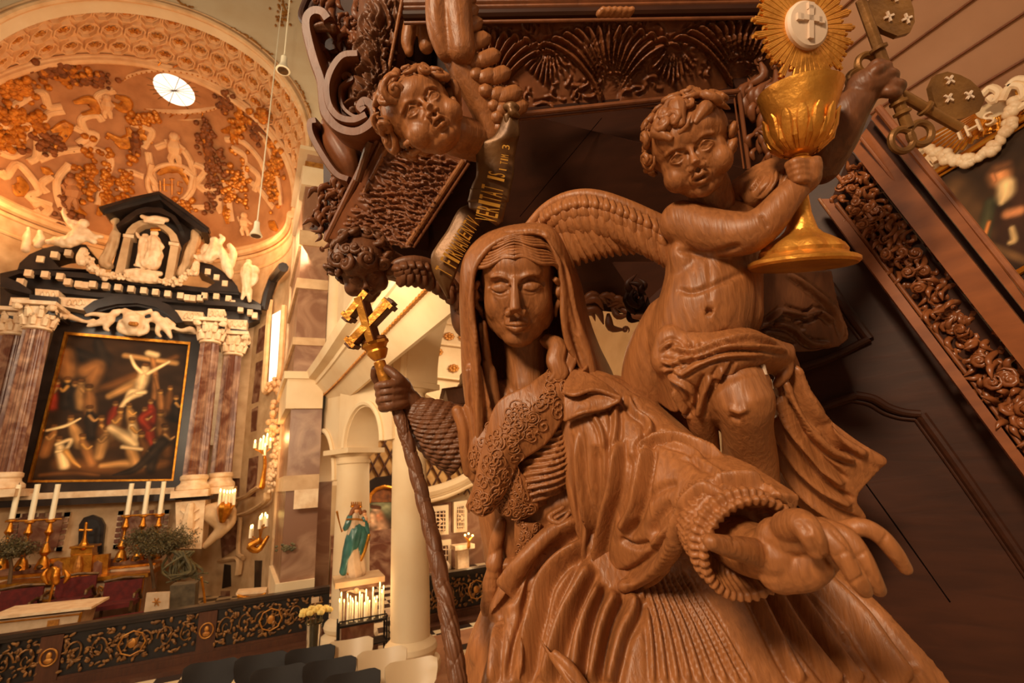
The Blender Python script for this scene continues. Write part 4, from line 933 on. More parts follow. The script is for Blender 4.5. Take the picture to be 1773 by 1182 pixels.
b=MB();b.box((p[0],p[1]+.03,1.1),(.1,.01,.07));b.tube([(p[0],p[1]+.03,.9),(p[0],p[1]+.03,1.08)],.004,4);b.build('card','linen',t)
# ---- votive stand with candles
vy=7.95;zt_=at(625,1075,Y=vy)[2];xl=at(586,1080,Y=vy)[0];xr=at(668,1070,Y=vy)[0]
t=thing('votive_stand','black iron votive stand with a long tray before the painted statue','candle stand',((xl+xr)/2,vy,0))
b=MB();b.bx(xl,xr,vy-.12,vy+.16,zt_-.02,zt_+.01);b.build('tray','iron',t)
b=MB();b.bx(xl,xr,vy-.14,vy+.18,zt_-.30,zt_-.28)
for x in(xl,xr): b.tube([(x,vy-.1,zt_+.05),(x,vy-.1,0)],.016,6);b.tube([(x,vy+.14,zt_+.05),(x,vy+.14,0)],.016,6);b.tube([(x,vy-.1,zt_-.28),(x,vy+.14,zt_-.28)],.014,5)
b.tube([(xl,vy-.1,zt_+.06),(xr,vy-.1,zt_+.06)],.01,5);b.build('frame','iron',t)
rv=np.random.default_rng(9)
cd0=thing('votive_candle','','candle',(0,0,0));MB().lathe([(.012,0),(.012,.20),(.009,.205)],n=10).build('wax','wax',cd0);f_=MB().ell((0,0,.222),(.008,.008,.018),None,8,6).build('flame','flame',cd0)
vl=[(430,60),(440,80),(458,45),(470,75),(487,60),(505,35),(520,35),(535,70),(550,55),(565,80),(577,45),(590,25),(600,85),(612,40),(628,38),(645,70),(658,80),(480,30),(558,30),(515,55),(575,22),(635,100),(498,50),(622,20)]
for i,(x,hh) in enumerate(vl):
    q=at(*c5(x,870),Y=vy+.02);c=cd0 if i==0 else copy_tree(cd0);row=i%3;c.location=(q[0],vy-.06+.08*row,zt_+.01);s_=.6+hh/70.;c.scale=(1,1,s_)
    c['label']='thin lit votive candle standing in the iron tray before the painted statue';c['group']='lit votive candles'
point('votive_glow',((xl+xr)/2,vy-.1,zt_+.45),10,(1,.6,.28),.1)
t=thing('prayer_table','small low black table with a pale tray right of the votive stand','table',tuple(at(655,1125,Z=0)*[1,1,0]));q=np.array(t.location)
b=MB();b.bx(q[0]-.22,q[0]+.22,q[1]-.2,q[1]+.2,.50,.53);b.build('table_top','linen',t)
for sx in(-1,1):
    for sy in(-1,1): MB().tube([(q[0]+sx*.2,q[1]+sy*.18,.5),(q[0]+sx*.2,q[1]+sy*.18,0)],.012,5).build('leg','iron',t)
# ---- painted crowned statue on its pedestal
sy_=8.6
t=thing('marble_pedestal','brown marble pedestal with winged relief carrying the painted statue','pedestal',tuple(at(*c5(520,935),Y=sy_)*[1,1,0]+[0,0,0]))
def zz(y,Y=sy_): return at(*c5(515,y),Y=Y)[2]
qx=t.location[0]
b=MB();b.bx(qx-.30,qx+.30,sy_-.25,sy_+.3,0,.25);b.bx(qx-.24,qx+.24,sy_-.2,sy_+.25,.25,zz(690));b.bx(qx-.28,qx+.30,sy_-.26,sy_+.3,zz(690),zz(668));b.build('body','redmarble',t)
b=MB();b.bx(qx-.36,qx+.38,sy_-.34,sy_+.34,zz(668),zz(640));b.build('slab','stone',t)
b=MB();chain(c5,[(520,712,16)],sy_-.24,b);chain(c5,[(510,718,8),(488,712,8),(472,722,4)],sy_-.24,b);chain(c5,[(530,718,8),(552,712,8),(568,722,4)],sy_-.24,b);b.build('winged_relief','whitemarble',t)
st=thing('painted_virgin_statue','painted crowned statue in turquoise cloak holding a child and sceptre','statue',tuple(at(*c5(500,638),Y=sy_)))
F5=lambda name,ch,m,vox=.009,sm=2,fold=0: figure(name,c5,ch,sy_,m,parent=st,vox=vox,sm=sm,fold=fold)
F5('body',[[(521,302,15)],[(520,318,8),(518,335,14)],[(470,375,8),(455,400,7),(450,405,7)],[(562,320,12)],[(565,345,15),(560,370,14)],[(575,365,8),(592,360,5)],[(555,380,8),(575,395,6)]],'flesh')
F5('gown',[[(515,335,22),(510,380,27),(500,430,28),(500,500,34),(505,560,40),(510,610,44),(515,622,44)],[(540,360,16),(560,380,14)],[(540,560,24),(548,615,24)]],'linen',fold=.012)
F5('cloak',[[(490,340,18),(478,370,20),(462,395,14)],[(520,400,34),(505,450,40),(490,510,36),(470,570,26),(452,615,20)],[(545,400,22),(555,440,22),(540,490,20),(520,540,16)],[(560,350,16),(575,400,12),(580,450,10)]],'teal',fold=.014)
F5('hair',[[(505,300,12),(495,320,12),(485,335,9)],[(521,290,17)],[(538,300,10),(542,320,9)],[(562,312,12)]],'domebrown')
b=MB()
for k in range(6): chain(c5,[(498+k*9,285,5),(496+k*9.6,262,3)],sy_,b,5)
chain(c5,[(496,283,6),(545,285,6)],sy_,b);b.build('crown','gold',st)
b=MB();chain(c5,[(422,312,6),(430,350,4),(446,412,3)],sy_-.05,b,6);b.build('sceptre','gold',st)
b=MB();chain(c5,[(470,350,4),(520,348,5),(550,352,4)],sy_-.08,b,5);chain(c5,[(585,430,8),(560,520,8),(520,590,9),(480,625,8)],sy_-.06,b,6);b.build('gilt_hem','gold',st)
# ---- chapel seen through the arcade
M['lattice']=mat('lattice_glass',(206,160,100),(150,106,60),3,rough=.3)
CY_=15.0
def P5(x,y): return PY(*c5(x,y),CY_-.1)
b=poly(c5,[(536,185),(530,60),(560,-60),(640,-130),(760,-140),(900,-60),(1040,60),(1110,160),(1000,170),(885,215),(700,170)],14.85,.1)
lw=b.build('window_1','lattice',kind='structure')
b=MB()
for k in range(12):
    x=470+k*60;chain(c5,[(x,220,5),(x+210,-180,5)],14.8,b,5);chain(c5,[(x+210,220,5),(x,-180,5)],14.8,b,5)
b.build('glazing_lattice','darkoak',lw)
b=MB();P=[at(*c5(x,y),Y=14.7) for x,y in ((536,190),(522,60),(560,-80),(640,-160),(760,-170),(900,-90),(1050,30),(1120,160))];b.tube(spline(P,30),.12,6,flat=.6);b.build('window_arch','darkoak',lw)
b=MB();P=[at(*p,Y=14.6) for p in ((600,760),(628,715),(655,690),(700,672),(745,690),(800,730),(850,790))];b.tube(spline(P,30),.22,8,flat=.4);S(b,'trim_13','aisle')
b=MB()
for ch,x,y,r_ in (('O',633,722,.5),('·',641,714,.45),('B',650,707,.35),('E',660,700,.3),('P',738,701,-.35),('I',745,707,-.4),('S',752,713,-.45)):
    text_at(b,ch,.36,at(x,y,Y=14.35),(math.cos(r_),0,math.sin(r_)),(-math.sin(r_),0,math.cos(r_)))
S(b,'trim_14','goldpaint')
b=poly(c5,[(530,240),(536,205),(560,170),(620,135),(700,125),(740,170),(700,180),(640,190),(590,240)],14.5,.3);S(b,'trim_15','darkmarble')
# chapel painting in round-topped gilt frame
t=thing('chapel_painting','round-topped painting of a mother and child in a gilt frame, behind the painted statue','painting',tuple(at(*c5(640,590),Y=14.3)))
o4=[(552,600),(552,262),(585,262),(590,225),(620,195),(660,182),(700,190),(730,230),(735,260),(760,262),(760,585)];o4=[(x+2,y) for x,y in o4]
P=[at(*c5(*p),Y=14.3) for p in o4];b=MB();b.tube(P,.055,6,closed=True);b.build('gilt_frame','gold',t)
a_=at(*c5(552,600),Y=14.33);b_=at(*c5(760,585),Y=14.33);d_=at(*c5(552,262),Y=14.33);pv=Painting(a_,b_-a_,d_-a_,70,110,(70,52,36),8)
def pd(col,pts,r,fn=c5,Y=14.33,al=.95,soft=.6,cvs=None):
    P=[at(*fn(*p),Y=Y) for p in pts];m=max(3,len(P)*4);P=spline(P,m) if len(P)>2 else np.linspace(P[0],P[-1],m);(cvs or pv).dab(col,P,np.interp(np.linspace(0,1,m),np.linspace(0,1,len(r)),r),soft,al)
pd((120,120,90),[(590,290),(680,280)],[.4,.4]);pd((196,130,90),[(630,330),(640,400),(625,470)],[.2,.28,.3]);pd((206,160,120),[(640,400),(650,470),(640,540)],[.3,.35,.3]);pd((150,70,50),[(590,480),(600,560)],[.25,.3]);pd((226,180,140),[(620,298),(621,302)],[.14,.14]);pd((226,180,140),[(600,330),(605,370)],[.12,.14]);pd((90,54,34),[(600,285),(640,290)],[.06,.05])
pv.build('canvas',t);b=poly(c5,[(588,262),(592,226),(622,198),(660,186),(698,193),(728,232),(733,262)],14.32,.04);b.build('arched_top','domebrown',t)
b=MB();b.bx(.8,3.6,14.0,14.3,1.05,1.35);b.bx(.8,3.6,13.8,14.2,.0,1.05);tag(b.build('chapel_altar','redmarble'),'dark red marble altar block below the round-topped chapel painting','altar')
# marble walling, cornice and screened openings right of the thick column
S(poly(c5,[(884,275),(1240,230),(1240,700),(884,700)],14.9,.1),'wall_chapel','brownmarble')
b=MB()
for dy,r_ in((205,.16),(225,.1),(250,.07)):
    P=[at(*c5(x,y+dy-215),Y=14.6) for x,y in((870,225),(950,205),(1030,175),(1100,140),(1200,100))];b.tube(spline(P,20),r_,8)
S(b,'trim_16','aisle')
def screened(pts,label,n_,solid=None):
    x0,x1,y0,y1=pts;t_=S(poly(c5,[(x0,y1),(x1,y1-6),(x1,y0-10),(x0,y0)],14.7,.15),n_,'plaster')
    xi0,xi1,yi0,yi1=x0+20,x1-16,y0+26,y1-22
    b=poly(c5,[(xi0,yi1),(xi1,yi1-4),(xi1,yi0-6),(xi0,yi0)],14.66,.1);b.build('dark_opening','darkoak',t_);b=MB()
    for k in range(3): x=xi0+(xi1-xi0)*(k+.5)/3;chain(c5,[(x,yi0,2.6),(x,yi1,2.6)],14.6,b,4)
    for k in range(5): y=yi0+(yi1-yi0)*(k+.5)/5;chain(c5,[(xi0,y,2.6),(xi1,y,2.6)],14.6,b,4)
    chain(c5,[((xi0+xi1)/2-9,(yi0+yi1)/2-20,3),((xi0+xi1)/2+10,(yi0+yi1)/2,3),((xi0+xi1)/2-9,(yi0+yi1)/2+20,3)],14.6,b,4);b.build('lattice','whitemarble',t_)
screened((897,990,285,432),'','window_2');screened((1017,1085,262,418),'','window_3');screened((908,1003,462,660),'','window_4')
b=MB();b.loft([[(x,14.2,z),(x+.34,14.2,z),(x+.34,14.5,z),(x,14.5,z)] for x,z in ((at(*c5(1035,480),Y=14.2)[0],0),(at(*c5(1035,480),Y=14.2)[0],at(*c5(1035,500),Y=14.2)[2]))]);p=at(*c5(1058,490),Y=14.2);b.box((p[0]+.05,14.3,p[2]),(.6,.5,.12));tag(b.build('marble_pillar','whitemarble'),'short white marble pillar beside the lit wall sconce in the chapel','pillar')
t=thing('wall_sconce','gilt wall sconce with glowing lamps between the column and the statue','wall lamp',tuple(at(*c5(1092,490),Y=14.0)))
b=MB();chain(c5,[(1092,490,8),(1092,460,7),(1075,440,4)],14.0,b,6);chain(c5,[(1092,460,5),(1110,440,4)],14.0,b,6);b.build('bracket','gold',t)
for x,y in((1074,430),(1092,422),(1112,432)): chain(c5,[(x,y,5)],14.0,MB()).build('lamp','flame',t)
point('sconce_glow',tuple(at(*c5(1092,420),Y=13.8)),18,(1,.62,.3),.08)
b=MB();chain(c5,[(940,475,6),(940,570,7)],12.2,b,8);tag(b.build('tall_candle','wax'),'tall yellow candle in front of the lattice door in the chapel','candle')
b=MB();chain(c5,[(942,575,12),(945,600,5),(948,650,7),(950,690,12)],12.2,b,8);tag(b.build('candle_stand','goldpaint'),'stand under the tall yellow candle behind the short rail','candlestick')
b=MB();chain(c5,[(970,590,28)],12.0,b);chain(c5,[(970,600,6),(968,800,6)],12.0,b);o=b.build('bouquet','linen');tag(o,'round pale bouquet on the short rail before the lattice door','bouquet')
# ---- lamps hanging in the nave
def pendant(top,bot,Y,label,big):
    a_=at(*top,Y=Y);c_=at(*bot,Y=Y);t=thing('pendant_lamp',label,'pendant lamp',tuple(c_))
    dz=a_[2]-c_[2];MB().tube([a_+[0,0,2],c_+[0,0,.15]],.012,6).build('cable','wax',t)
    MB().lathe([(.02,.34),(.05,.30),(.055,.16),(.075,.1),(.12,0),(.105,-.005)],tuple(c_),n=20).build('lamp_shade','wax',t);MB().lathe([(.09,-.002),(.09,-.012)],tuple(c_),n=20).build('lens','bronze',t)
pendant((503,0),(490,122),7.5,'white pendant spotlight hanging nearest the top, above the coffered arch',1)
pendant((477,130),(443,408),9.5,'long white pendant lamp hanging before the gilded apse, lower of two',0)
b=MB()
P=[at(*p,Y=6.5) for p in ((425,520),(421,640))];b.tube([P[0]+[0,0,0],P[1]],.004,4)
# ---- wooden canopy of the confessional behind the veil
tY=8.5;t=thing('confessional_canopy','dark wooden hexagonal canopy with carved crown behind the veil of the woman','canopy',tuple(at(805,720,Y=tY)))
def hexr(c,r,z,n=6,ph=.3): return [(c[0]+r*math.cos(ph+k*2*PI/n),c[1]+r*math.sin(ph+k*2*PI/n),z) for k in range(n)]
cc=at(850,690,Y=tY);b=MB();b.loft([hexr(cc,1.0,cc[2]-.30),hexr(cc,1.05,cc[2]-.18),hexr(cc,1.0,cc[2]-.16),hexr(cc,1.06,cc[2]+.10),hexr(cc,1.14,cc[2]+.13),hexr(cc,.6,cc[2]+.2)]);b.build('canopy_body','darkoak',t)
b=MB();b.loft([hexr(cc,.5,cc[2]-.5),hexr(cc,.95,cc[2]-.28)]);b.build('underside','darkoak',t)
b=MB()
for k in range(3): b.tube([(cc[0]+(.62-.14*k)*math.cos(a),cc[1]+(.62-.14*k)*math.sin(a),cc[2]+.25+.22*k) for a in np.linspace(0,2*PI,31)[:-1]],.05,6,closed=True)
for k in range(40): a=k*.9;r_=.68-.11*(k%5);b.ell((cc[0]+r_*math.cos(a),cc[1]+r_*math.sin(a),cc[2]+.22+.17*(k%5)),(.05,.05,.07),None,6,5)
b.lathe([(.62,.2),(.6,.5),(.4,.75),(.1,.95)],tuple(cc),n=20);b.build('carved_crown','bronze',t)
b=MB();b.lathe([(.3,0),(.3,cc[2]-.5)],(cc[0]+.75,cc[1]+.1,0),n=12);b.build('post','darkoak',t)
# gilt rosettes and stucco on the aisle vault and wall
for k,(x,y) in enumerate(((754,584),(758,609),(778,582),(803,584),(786,637),(746,536))):
    b=MB();p=at(x,y,Y=14.9)
    for q in range(8): a=q*PI/4;b.ell(p+[.13*math.cos(a),0,.10*math.sin(a)],(.07,.04,.05),None,6,4)
    b.ell(p,(.07,.06,.06));b.build('trim_%d'%(20+k),'goldpaint',kind='structure')
b=MB()
for y0 in(520,555,592,650): b.tube([at(x,y0+(x-740)*.12,Y=14.85) for x in(700,760,820,860)],.05,5)
S(b,'trim_27','aisle')
st_=MB()
for pts in ([(1030,560),(1038,600),(1048,640),(1060,680)],[(1048,628),(1075,628),(1080,650),(1085,700)],[(1085,560),(1100,570),(1092,600),(1105,620),(1095,660)],[(1100,545),(1112,560),(1105,590)],[(1060,560),(1075,545),(1090,552)],[(1090,580),(1080,600),(1084,640),(1076,680)]):
    st_.tube(spline([at(*p,Y=14.85) for p in pts],14),.06,6)
S(st_,'trim_28','aisle')
b=MB()
for k in range(14): chain(lambda x,y:(x,y),[(1036+k*3.5,585+2*math.sin(k),3.5)],14.8,b)
S(b,'trim_29','goldpaint')
S(poly(lambda x,y:(x,y),[(1235,745),(1265,735),(1265,770),(1240,775)],14.6,.3),'trim_30','gold')
# ============================================================ CARVED OAK FIGURES
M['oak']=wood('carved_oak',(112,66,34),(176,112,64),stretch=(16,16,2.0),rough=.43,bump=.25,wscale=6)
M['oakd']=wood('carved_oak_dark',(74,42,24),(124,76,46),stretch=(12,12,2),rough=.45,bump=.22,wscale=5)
M['gilt']=mat('bright_gilding',(226,158,66),(186,116,38),10,rough=.42,metal=.75,bump=.35,bscale=24)
def CW(mb,pts,n=14,k=1.0,flat=1.0,up=None):
    """chain of (px,py,depth,radius_px)"""
    A=np.array([[*p[:4]] for p in pts],float)
    if len(A)==1: mb.ell(W(*A[0,:3]),A[0,3]*A[0,2]/FPX*k,None,18,12);return mb
    m=max(4,len(A)*5);S_=spline(A,m);P=np.array([W(*s[:3]) for s in S_]);R=S_[:,3]*S_[:,2]/FPX*k
    mb.tube(P,R,n,flat=flat,up=up)
    if flat==1.0: mb.ell(P[0],R[0],None,n,8);mb.ell(P[-1],R[-1],None,n,8)
    return mb
def GW(rows,nu=40,nv=40):
    """control grid of (px,py,depth) -> smooth world grid"""
    R=np.array([spline(np.array(r,float),nu) for r in rows]);G=np.array([spline(R[:,j],nv) for j in range(nu)])
    return np.array([[W(*p) for p in c] for c in G])
class Frame:
    def __init__(s,px,py,d,size,roll=0,yaw=0,pitch=0):
        r,y,p=map(math.radians,(roll,-yaw,pitch));B=np.stack([RT,FW,UP],1)
        Rr=np.array([[math.cos(r),0,-math.sin(r)],[0,1,0],[math.sin(r),0,math.cos(r)]])
        Ry=np.array([[math.cos(y),-math.sin(y),0],[math.sin(y),math.cos(y),0],[0,0,1]])
        Rp=np.array([[1,0,0],[0,math.cos(p),-math.sin(p)],[0,math.sin(p),math.cos(p)]])
        s.R=B@Rr@Ry@Rp;s.c=W(px,py,d);s.s=size
    def __call__(s,x,y,z): return s.c+s.R@(np.array([x,y,z],float)*s.s)
    def ell(s,mb,c,r,n=20,m=14): mb.ell(s(*c),np.broadcast_to(np.array(r,float),(3,))*s.s,s.R,n,m)
    def tube(s,mb,P,r,n=10,**k):
        m=max(4,len(P)*5);Q=spline(np.array(P,float),m) if len(P)>2 else np.linspace(P[0],P[-1],m);r=np.interp(np.linspace(0,1,m),np.linspace(0,1,len(np.atleast_1d(r))),np.atleast_1d(r))
        mb.tube([s(*q) for q in Q],r*s.s,n,**k)
    def snap(s,clay,pts):
        t=clay._tree or clay.tree();P=spline(np.array(pts,float),max(6,len(pts)*6)) if len(pts)>2 else np.linspace(pts[0],pts[-1],7);out=[]
        dr=s.R@np.array([0,1.,0])
        for x,z in P:
            h=t.ray_cast(Vector(s(x,-1.2,z)),Vector(dr))
            if h[0] is not None: out.append(np.array(h[0]))
        return np.array(out) if len(out)>1 else None
    def press(s,clay,pts,r,a,prof='groove',end=.15): clay.press(s.snap(clay,pts),np.array(r)*s.s,a*s.s,prof,end)
def head_volumes(f,mb,child):
    if not child:
        f.ell(mb,(0,.07,.08),(.325,.41,.335));f.ell(mb,(0,-.08,-.08),(.29,.262,.37));f.ell(mb,(0,-.12,.15),(.285,.225,.22));f.ell(mb,(0,-.10,-.28),(.232,.21,.20));f.ell(mb,(0,-.20,-.405),(.135,.105,.09))
        for s in(-1,1):
            f.ell(mb,(s*.145,-.165,-.13),(.13,.135,.17));f.ell(mb,(s*.124,-.252,-.008),(.088,.076,.064));f.ell(mb,(s*.056,-.375,-.205),(.044,.046,.036))
            f.tube(mb,[(s*.035,-.325,.06),(s*.12,-.328,.088),(s*.20,-.275,.080)],[.026,.022,.014])
            f.ell(mb,(s*.19,-.02,-.2),(.11,.18,.18))
            f.tube(mb,[(s*.325,.02,.05),(s*.35,.06,.0),(s*.325,.02,-.12)],[.03,.035,.03])
        f.tube(mb,[(0,-.325,.07),(0,-.36,-.03),(0,-.405,-.12),(0,-.43,-.19)],[.038,.038,.042,.050])
        f.tube(mb,[(-.095,-.315,-.303),(-.03,-.358,-.287),(0,-.36,-.291),(.03,-.358,-.287),(.095,-.315,-.303)],[.009,.028,.024,.028,.009]);f.tube(mb,[(-.075,-.315,-.318),(0,-.352,-.332),(.075,-.315,-.318)],[.012,.036,.012])
        f.ell(mb,(0,-.25,-.29),(.12,.09,.08))
    else:
        f.ell(mb,(0,.08,.13),(.41,.46,.38));f.ell(mb,(0,-.10,-.12),(.34,.26,.34));f.ell(mb,(0,-.16,.16),(.31,.25,.22));f.ell(mb,(0,-.245,-.41),(.11,.10,.085));f.ell(mb,(0,-.12,-.38),(.20,.18,.11))
        for s in(-1,1):
            f.ell(mb,(s*.205,-.19,-.205),(.145,.145,.15));f.ell(mb,(s*.145,-.285,-.03),(.078,.065,.056));f.ell(mb,(s*.052,-.40,-.185),(.042,.042,.036))
            f.tube(mb,[(s*.04,-.35,.045),(s*.14,-.355,.075),(s*.25,-.29,.05)],[.025,.028,.015])
            f.tube(mb,[(s*.075,-.335,-.035),(s*.14,-.365,.018),(s*.215,-.315,-.025)],[.012,.016,.012]);f.tube(mb,[(s*.075,-.335,-.04),(s*.14,-.35,-.075),(s*.215,-.315,-.03)],[.01,.014,.01])
        f.tube(mb,[(0,-.345,.02),(0,-.375,-.07),(0,-.435,-.155)],[.036,.036,.056])
        f.tube(mb,[(-.085,-.345,-.282),(-.03,-.40,-.258),(0,-.405,-.264),(.03,-.40,-.258),(.085,-.345,-.282)],[.012,.03,.026,.03,.012]);f.tube(mb,[(-.06,-.345,-.315),(0,-.385,-.335),(.06,-.345,-.315)],[.014,.036,.014])
        f.ell(mb,(0,-.27,-.29),(.14,.10,.09))
def head_details(f,c,child,gape=.0):
    if not child:
        for s in(-1,1):
            f.press(c,[(s*.045,.02),(s*.12,.058),(s*.2,.035),(s*.235,.0)],.030,-.028,'bump');f.press(c,[(s*.038,-.03),(s*.045,.015)],.036,-.030,'bump')
            f.press(c,[(s*.055,-.018),(s*.09,-.038),(s*.125,-.046),(s*.165,-.038),(s*.205,-.012)],.013,.022,'groove');f.press(c,[(s*.06,.022),(s*.12,.042),(s*.195,.022)],.009,.012,'groove')
            f.press(c,[(s*.06,-.06),(s*.12,-.075),(s*.18,-.05)],.014,.006,'groove');f.press(c,[(s*.08,-.20),(s*.105,-.24),(s*.115,-.29)],.02,.009,'groove')
            f.press(c,[(s*.026,-.226),(s*.05,-.23)],.013,.014,'groove',0);f.press(c,[(s*.058,-.155),(s*.088,-.18),(s*.085,-.215)],.012,.012,'groove')
        f.press(c,[(-.1,-.302),(-.05,-.306),(0,-.311),(.05,-.306),(.1,-.302)],.010,.018,'groove',.1);f.press(c,[(-.04,-.362),(0,-.368),(.04,-.362)],.024,.008,'groove');f.press(c,[(0,-.235),(0,-.27)],.013,.009,'groove')
    else:
        for s in(-1,1):
            f.press(c,[(s*.055,.015),(s*.14,.045),(s*.23,.015)],.024,-.016,'bump');f.press(c,[(s*.035,-.06),(s*.05,-.0)],.034,-.026,'bump')
            f.press(c,[(s*.082,-.034),(s*.11,-.008),(s*.145,.002),(s*.185,-.008),(s*.21,-.030)],.011,.017,'groove');f.press(c,[(s*.082,-.040),(s*.145,-.062),(s*.21,-.036)],.010,.013,'groove')
            f.press(c,[(s*.145,-.028),(s*.149,-.03)],.014,.012,'groove',0)
            f.press(c,[(s*.024,-.205),(s*.05,-.21)],.017,.028,'groove',0);f.press(c,[(s*.075,-.22),(s*.12,-.27),(s*.12,-.33)],.022,.012,'groove');f.press(c,[(s*.07,-.13),(s*.10,-.165)],.016,.012,'groove')
        f.press(c,[(-.075,-.292),(-.03,-.294),(0,-.298),(.03,-.294),(.075,-.292)],.012+gape*.4,.024+gape,'groove',.1);f.press(c,[(-.05,-.372),(.05,-.372)],.024,.014,'groove');f.press(c,[(0,-.225),(0,-.25)],.014,.010,'groove')
def curl(mb,c,r,out,rg,turns=1.3):
    out=nrm(nrm(out)+rg.normal(size=3)*.32);u,w,a=frame_of(out);ph=rg.random()*6.28;sg=1 if rg.random()<.5 else -1;P=[];R=[]
    for k in range(13):
        t=k/12;th=ph+sg*t*turns*6.28;rr=r*(1.05-.85*t);P.append(c+a*(r*.55*t-r*.1)+rr*(math.cos(th)*u+math.sin(th)*w));R.append(r*(.06+.40*math.sin(min(1,t*2.6)*1.57)-.30*t))
    mb.tube(P,R,7);mb.ell(c,r*.62,None,7,5)
def curly_hair(f,par,m,n,size,seed,zmin=-.45,front=.20,name='hair'):
    rg=np.random.default_rng(seed);mb=MB();f.ell(mb,(0,.12,.15),(.425,.455,.385),24,16)
    cnt=0;tries=0
    pts=[]
    while cnt<n and tries<6000:
        tries+=1;d=rg.normal(size=3);d/=np.linalg.norm(d);p=np.array([0,.11,.14])+d*np.array([.455,.50,.425])
        if p[2]<zmin or (p[1]<-.08 and p[2]<front+.10*abs(p[0])/.3*0 - max(0,abs(p[0])-.30)*2.8): continue
        if any(np.linalg.norm(p-q)<size*.9 for q in pts): continue
        pts.append(p);cnt+=1;curl(mb,f(*p),size*f.s*(.8+.5*rg.random()),f.R@d,rg)
    return mb.build(name,m,par,smooth=180)
def feathers(mb,root,tip,side,out,n,L0,L1,w,rows=1,th=.006,curve=.15):
    """a row of overlapping feathers from root to tip, each hanging along side"""
    root,tip,side,out=[np.array(a,float) for a in(root,tip,side,out)];out=nrm(out)
    for i in range(n):
        t=(i+.5)/n;b=root+(tip-root)*t;L=L0+(L1-L0)*t;d=nrm(side*(1-.55*t)+nrm(tip-root)*(.25+.9*t)*np.linalg.norm(side));wv=nrm(np.cross(out,d));G=[]
        for v in np.linspace(0,1,9):
            hw=w*(.75+.35*math.sin(v*PI*.6))*(1 if v<.8 else math.sqrt(max(0,1-((v-.8)/.2)**2))*.9+.1)
            c=b+d*L*v+out*(curve*L*v*v*.3+.004*(i%2));G.append([c+wv*hw*u+out*(.012*(1-u*u)*w/.02*.35) for u in(-1,-.5,0,.5,1)])
        mb.sheet(G,th)
# ------------------------------------------------------------ THE WOMAN
wom=thing('carved_woman_statue','large carved oak statue of a veiled woman reaching one hand forward','statue',tuple(W(980,1500,1.3)))
fw=Frame(897,497,1.25,.318,roll=2,yaw=5,pitch=6)
mb=MB();head_volumes(fw,mb,False)
CW(mb,[(908,560,1.32,42),(912,620,1.32,38),(915,670,1.32,46)]);CW(mb,[(850,700,1.33,44),(915,705,1.33,62),(985,690,1.33,50)]);CW(mb,[(915,720,1.33,72),(905,800,1.34,70)])
c=Clay(mb,.0026,18);head_details(fw,c,False)
c.tree();c.fold([(868,640),(880,668),(895,690)],.02,-.005,'bump');c.fold([(950,630),(938,665),(918,690)],.02,-.005,'bump');c.fold([(868,700),(895,694)],.012,.004,'ridge')
c.smooth(1);c.build('body','oak',wom)
# left hand gripping the staff
mb=MB()
CW(mb,[(726,718,1.30,24),(712,702,1.29,23),(700,688,1.285,23),(697,676,1.285,19)])
for k,(y,dx) in enumerate(((668,0),(680,2),(692,3),(703,7))):
    CW(mb,[(700+dx,y-6,1.27,9.5),(684+dx,y-3,1.235,9.5),(664+dx,y,1.225,9.5),(656+dx,y+2,1.26,9),(662+dx,y+3,1.30,8)],12)
CW(mb,[(702,668,1.27,11),(690,655,1.24,9.5),(675,642,1.25,8.5),(656,634,1.27,8)],12);CW(mb,[(650,640,1.29,8),(650,652,1.30,8.5),(657,662,1.31,9)],12)
c=Clay(mb,.0024,2);c.tree()
for y in(674,686,698): c.fold([(656,y),(680,y-3)],.004,-.003,'bump')
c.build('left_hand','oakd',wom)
# right hand held out towards the viewer
mb=MB()
CW(mb,[(1255,925,.84,44),(1300,950,.78,46),(1345,960,.72,44)],18)
CW(mb,[(1345,930,.72,34),(1385,925,.69,34),(1425,940,.67,28)],18);CW(mb,[(1350,985,.72,40),(1395,985,.69,34),(1430,960,.67,28)],18)
CW(mb,[(1330,975,.74,30),(1300,955,.71,24),(1262,946,.69,19),(1232,938,.68,15)],14)
CW(mb,[(1365,912,.69,28),(1388,906,.655,25),(1404,926,.635,22),(1414,950,.635,18)],14)
CW(mb,[(1400,912,.68,22),(1432,925,.65,20),(1462,965,.63,18),(1486,1005,.625,16),(1497,1022,.63,13)],14)
CW(mb,[(1425,915,.68,20),(1465,930,.66,18),(1492,965,.645,17),(1512,1005,.64,15),(1521,1020,.645,12.5)],14)
CW(mb,[(1440,925,.69,18),(1488,912,.67,16),(1522,926,.66,15),(1548,955,.655,14),(1568,984,.66,11)],14)
c=Clay(mb,.0024,3);c.tree()
c.fold([(1405,930),(1425,960),(1462,1005)],.006,-.004,'bump');c.fold([(1438,915),(1480,960),(1500,1000)],.005,-.004,'bump');c.fold([(1380,900),(1400,925)],.008,-.003,'bump')
for x,y,dx,dy in((1458,958,14,-7),(1490,960,12,-8),(1530,935,8,-12),(1484,1003,14,-8),(1270,936,2,12)): c.fold([(x-dx,y-dy),(x,y),(x+dx,y+dy)],.004,-.002,'bump')
c.build('right_hand','oak',wom)
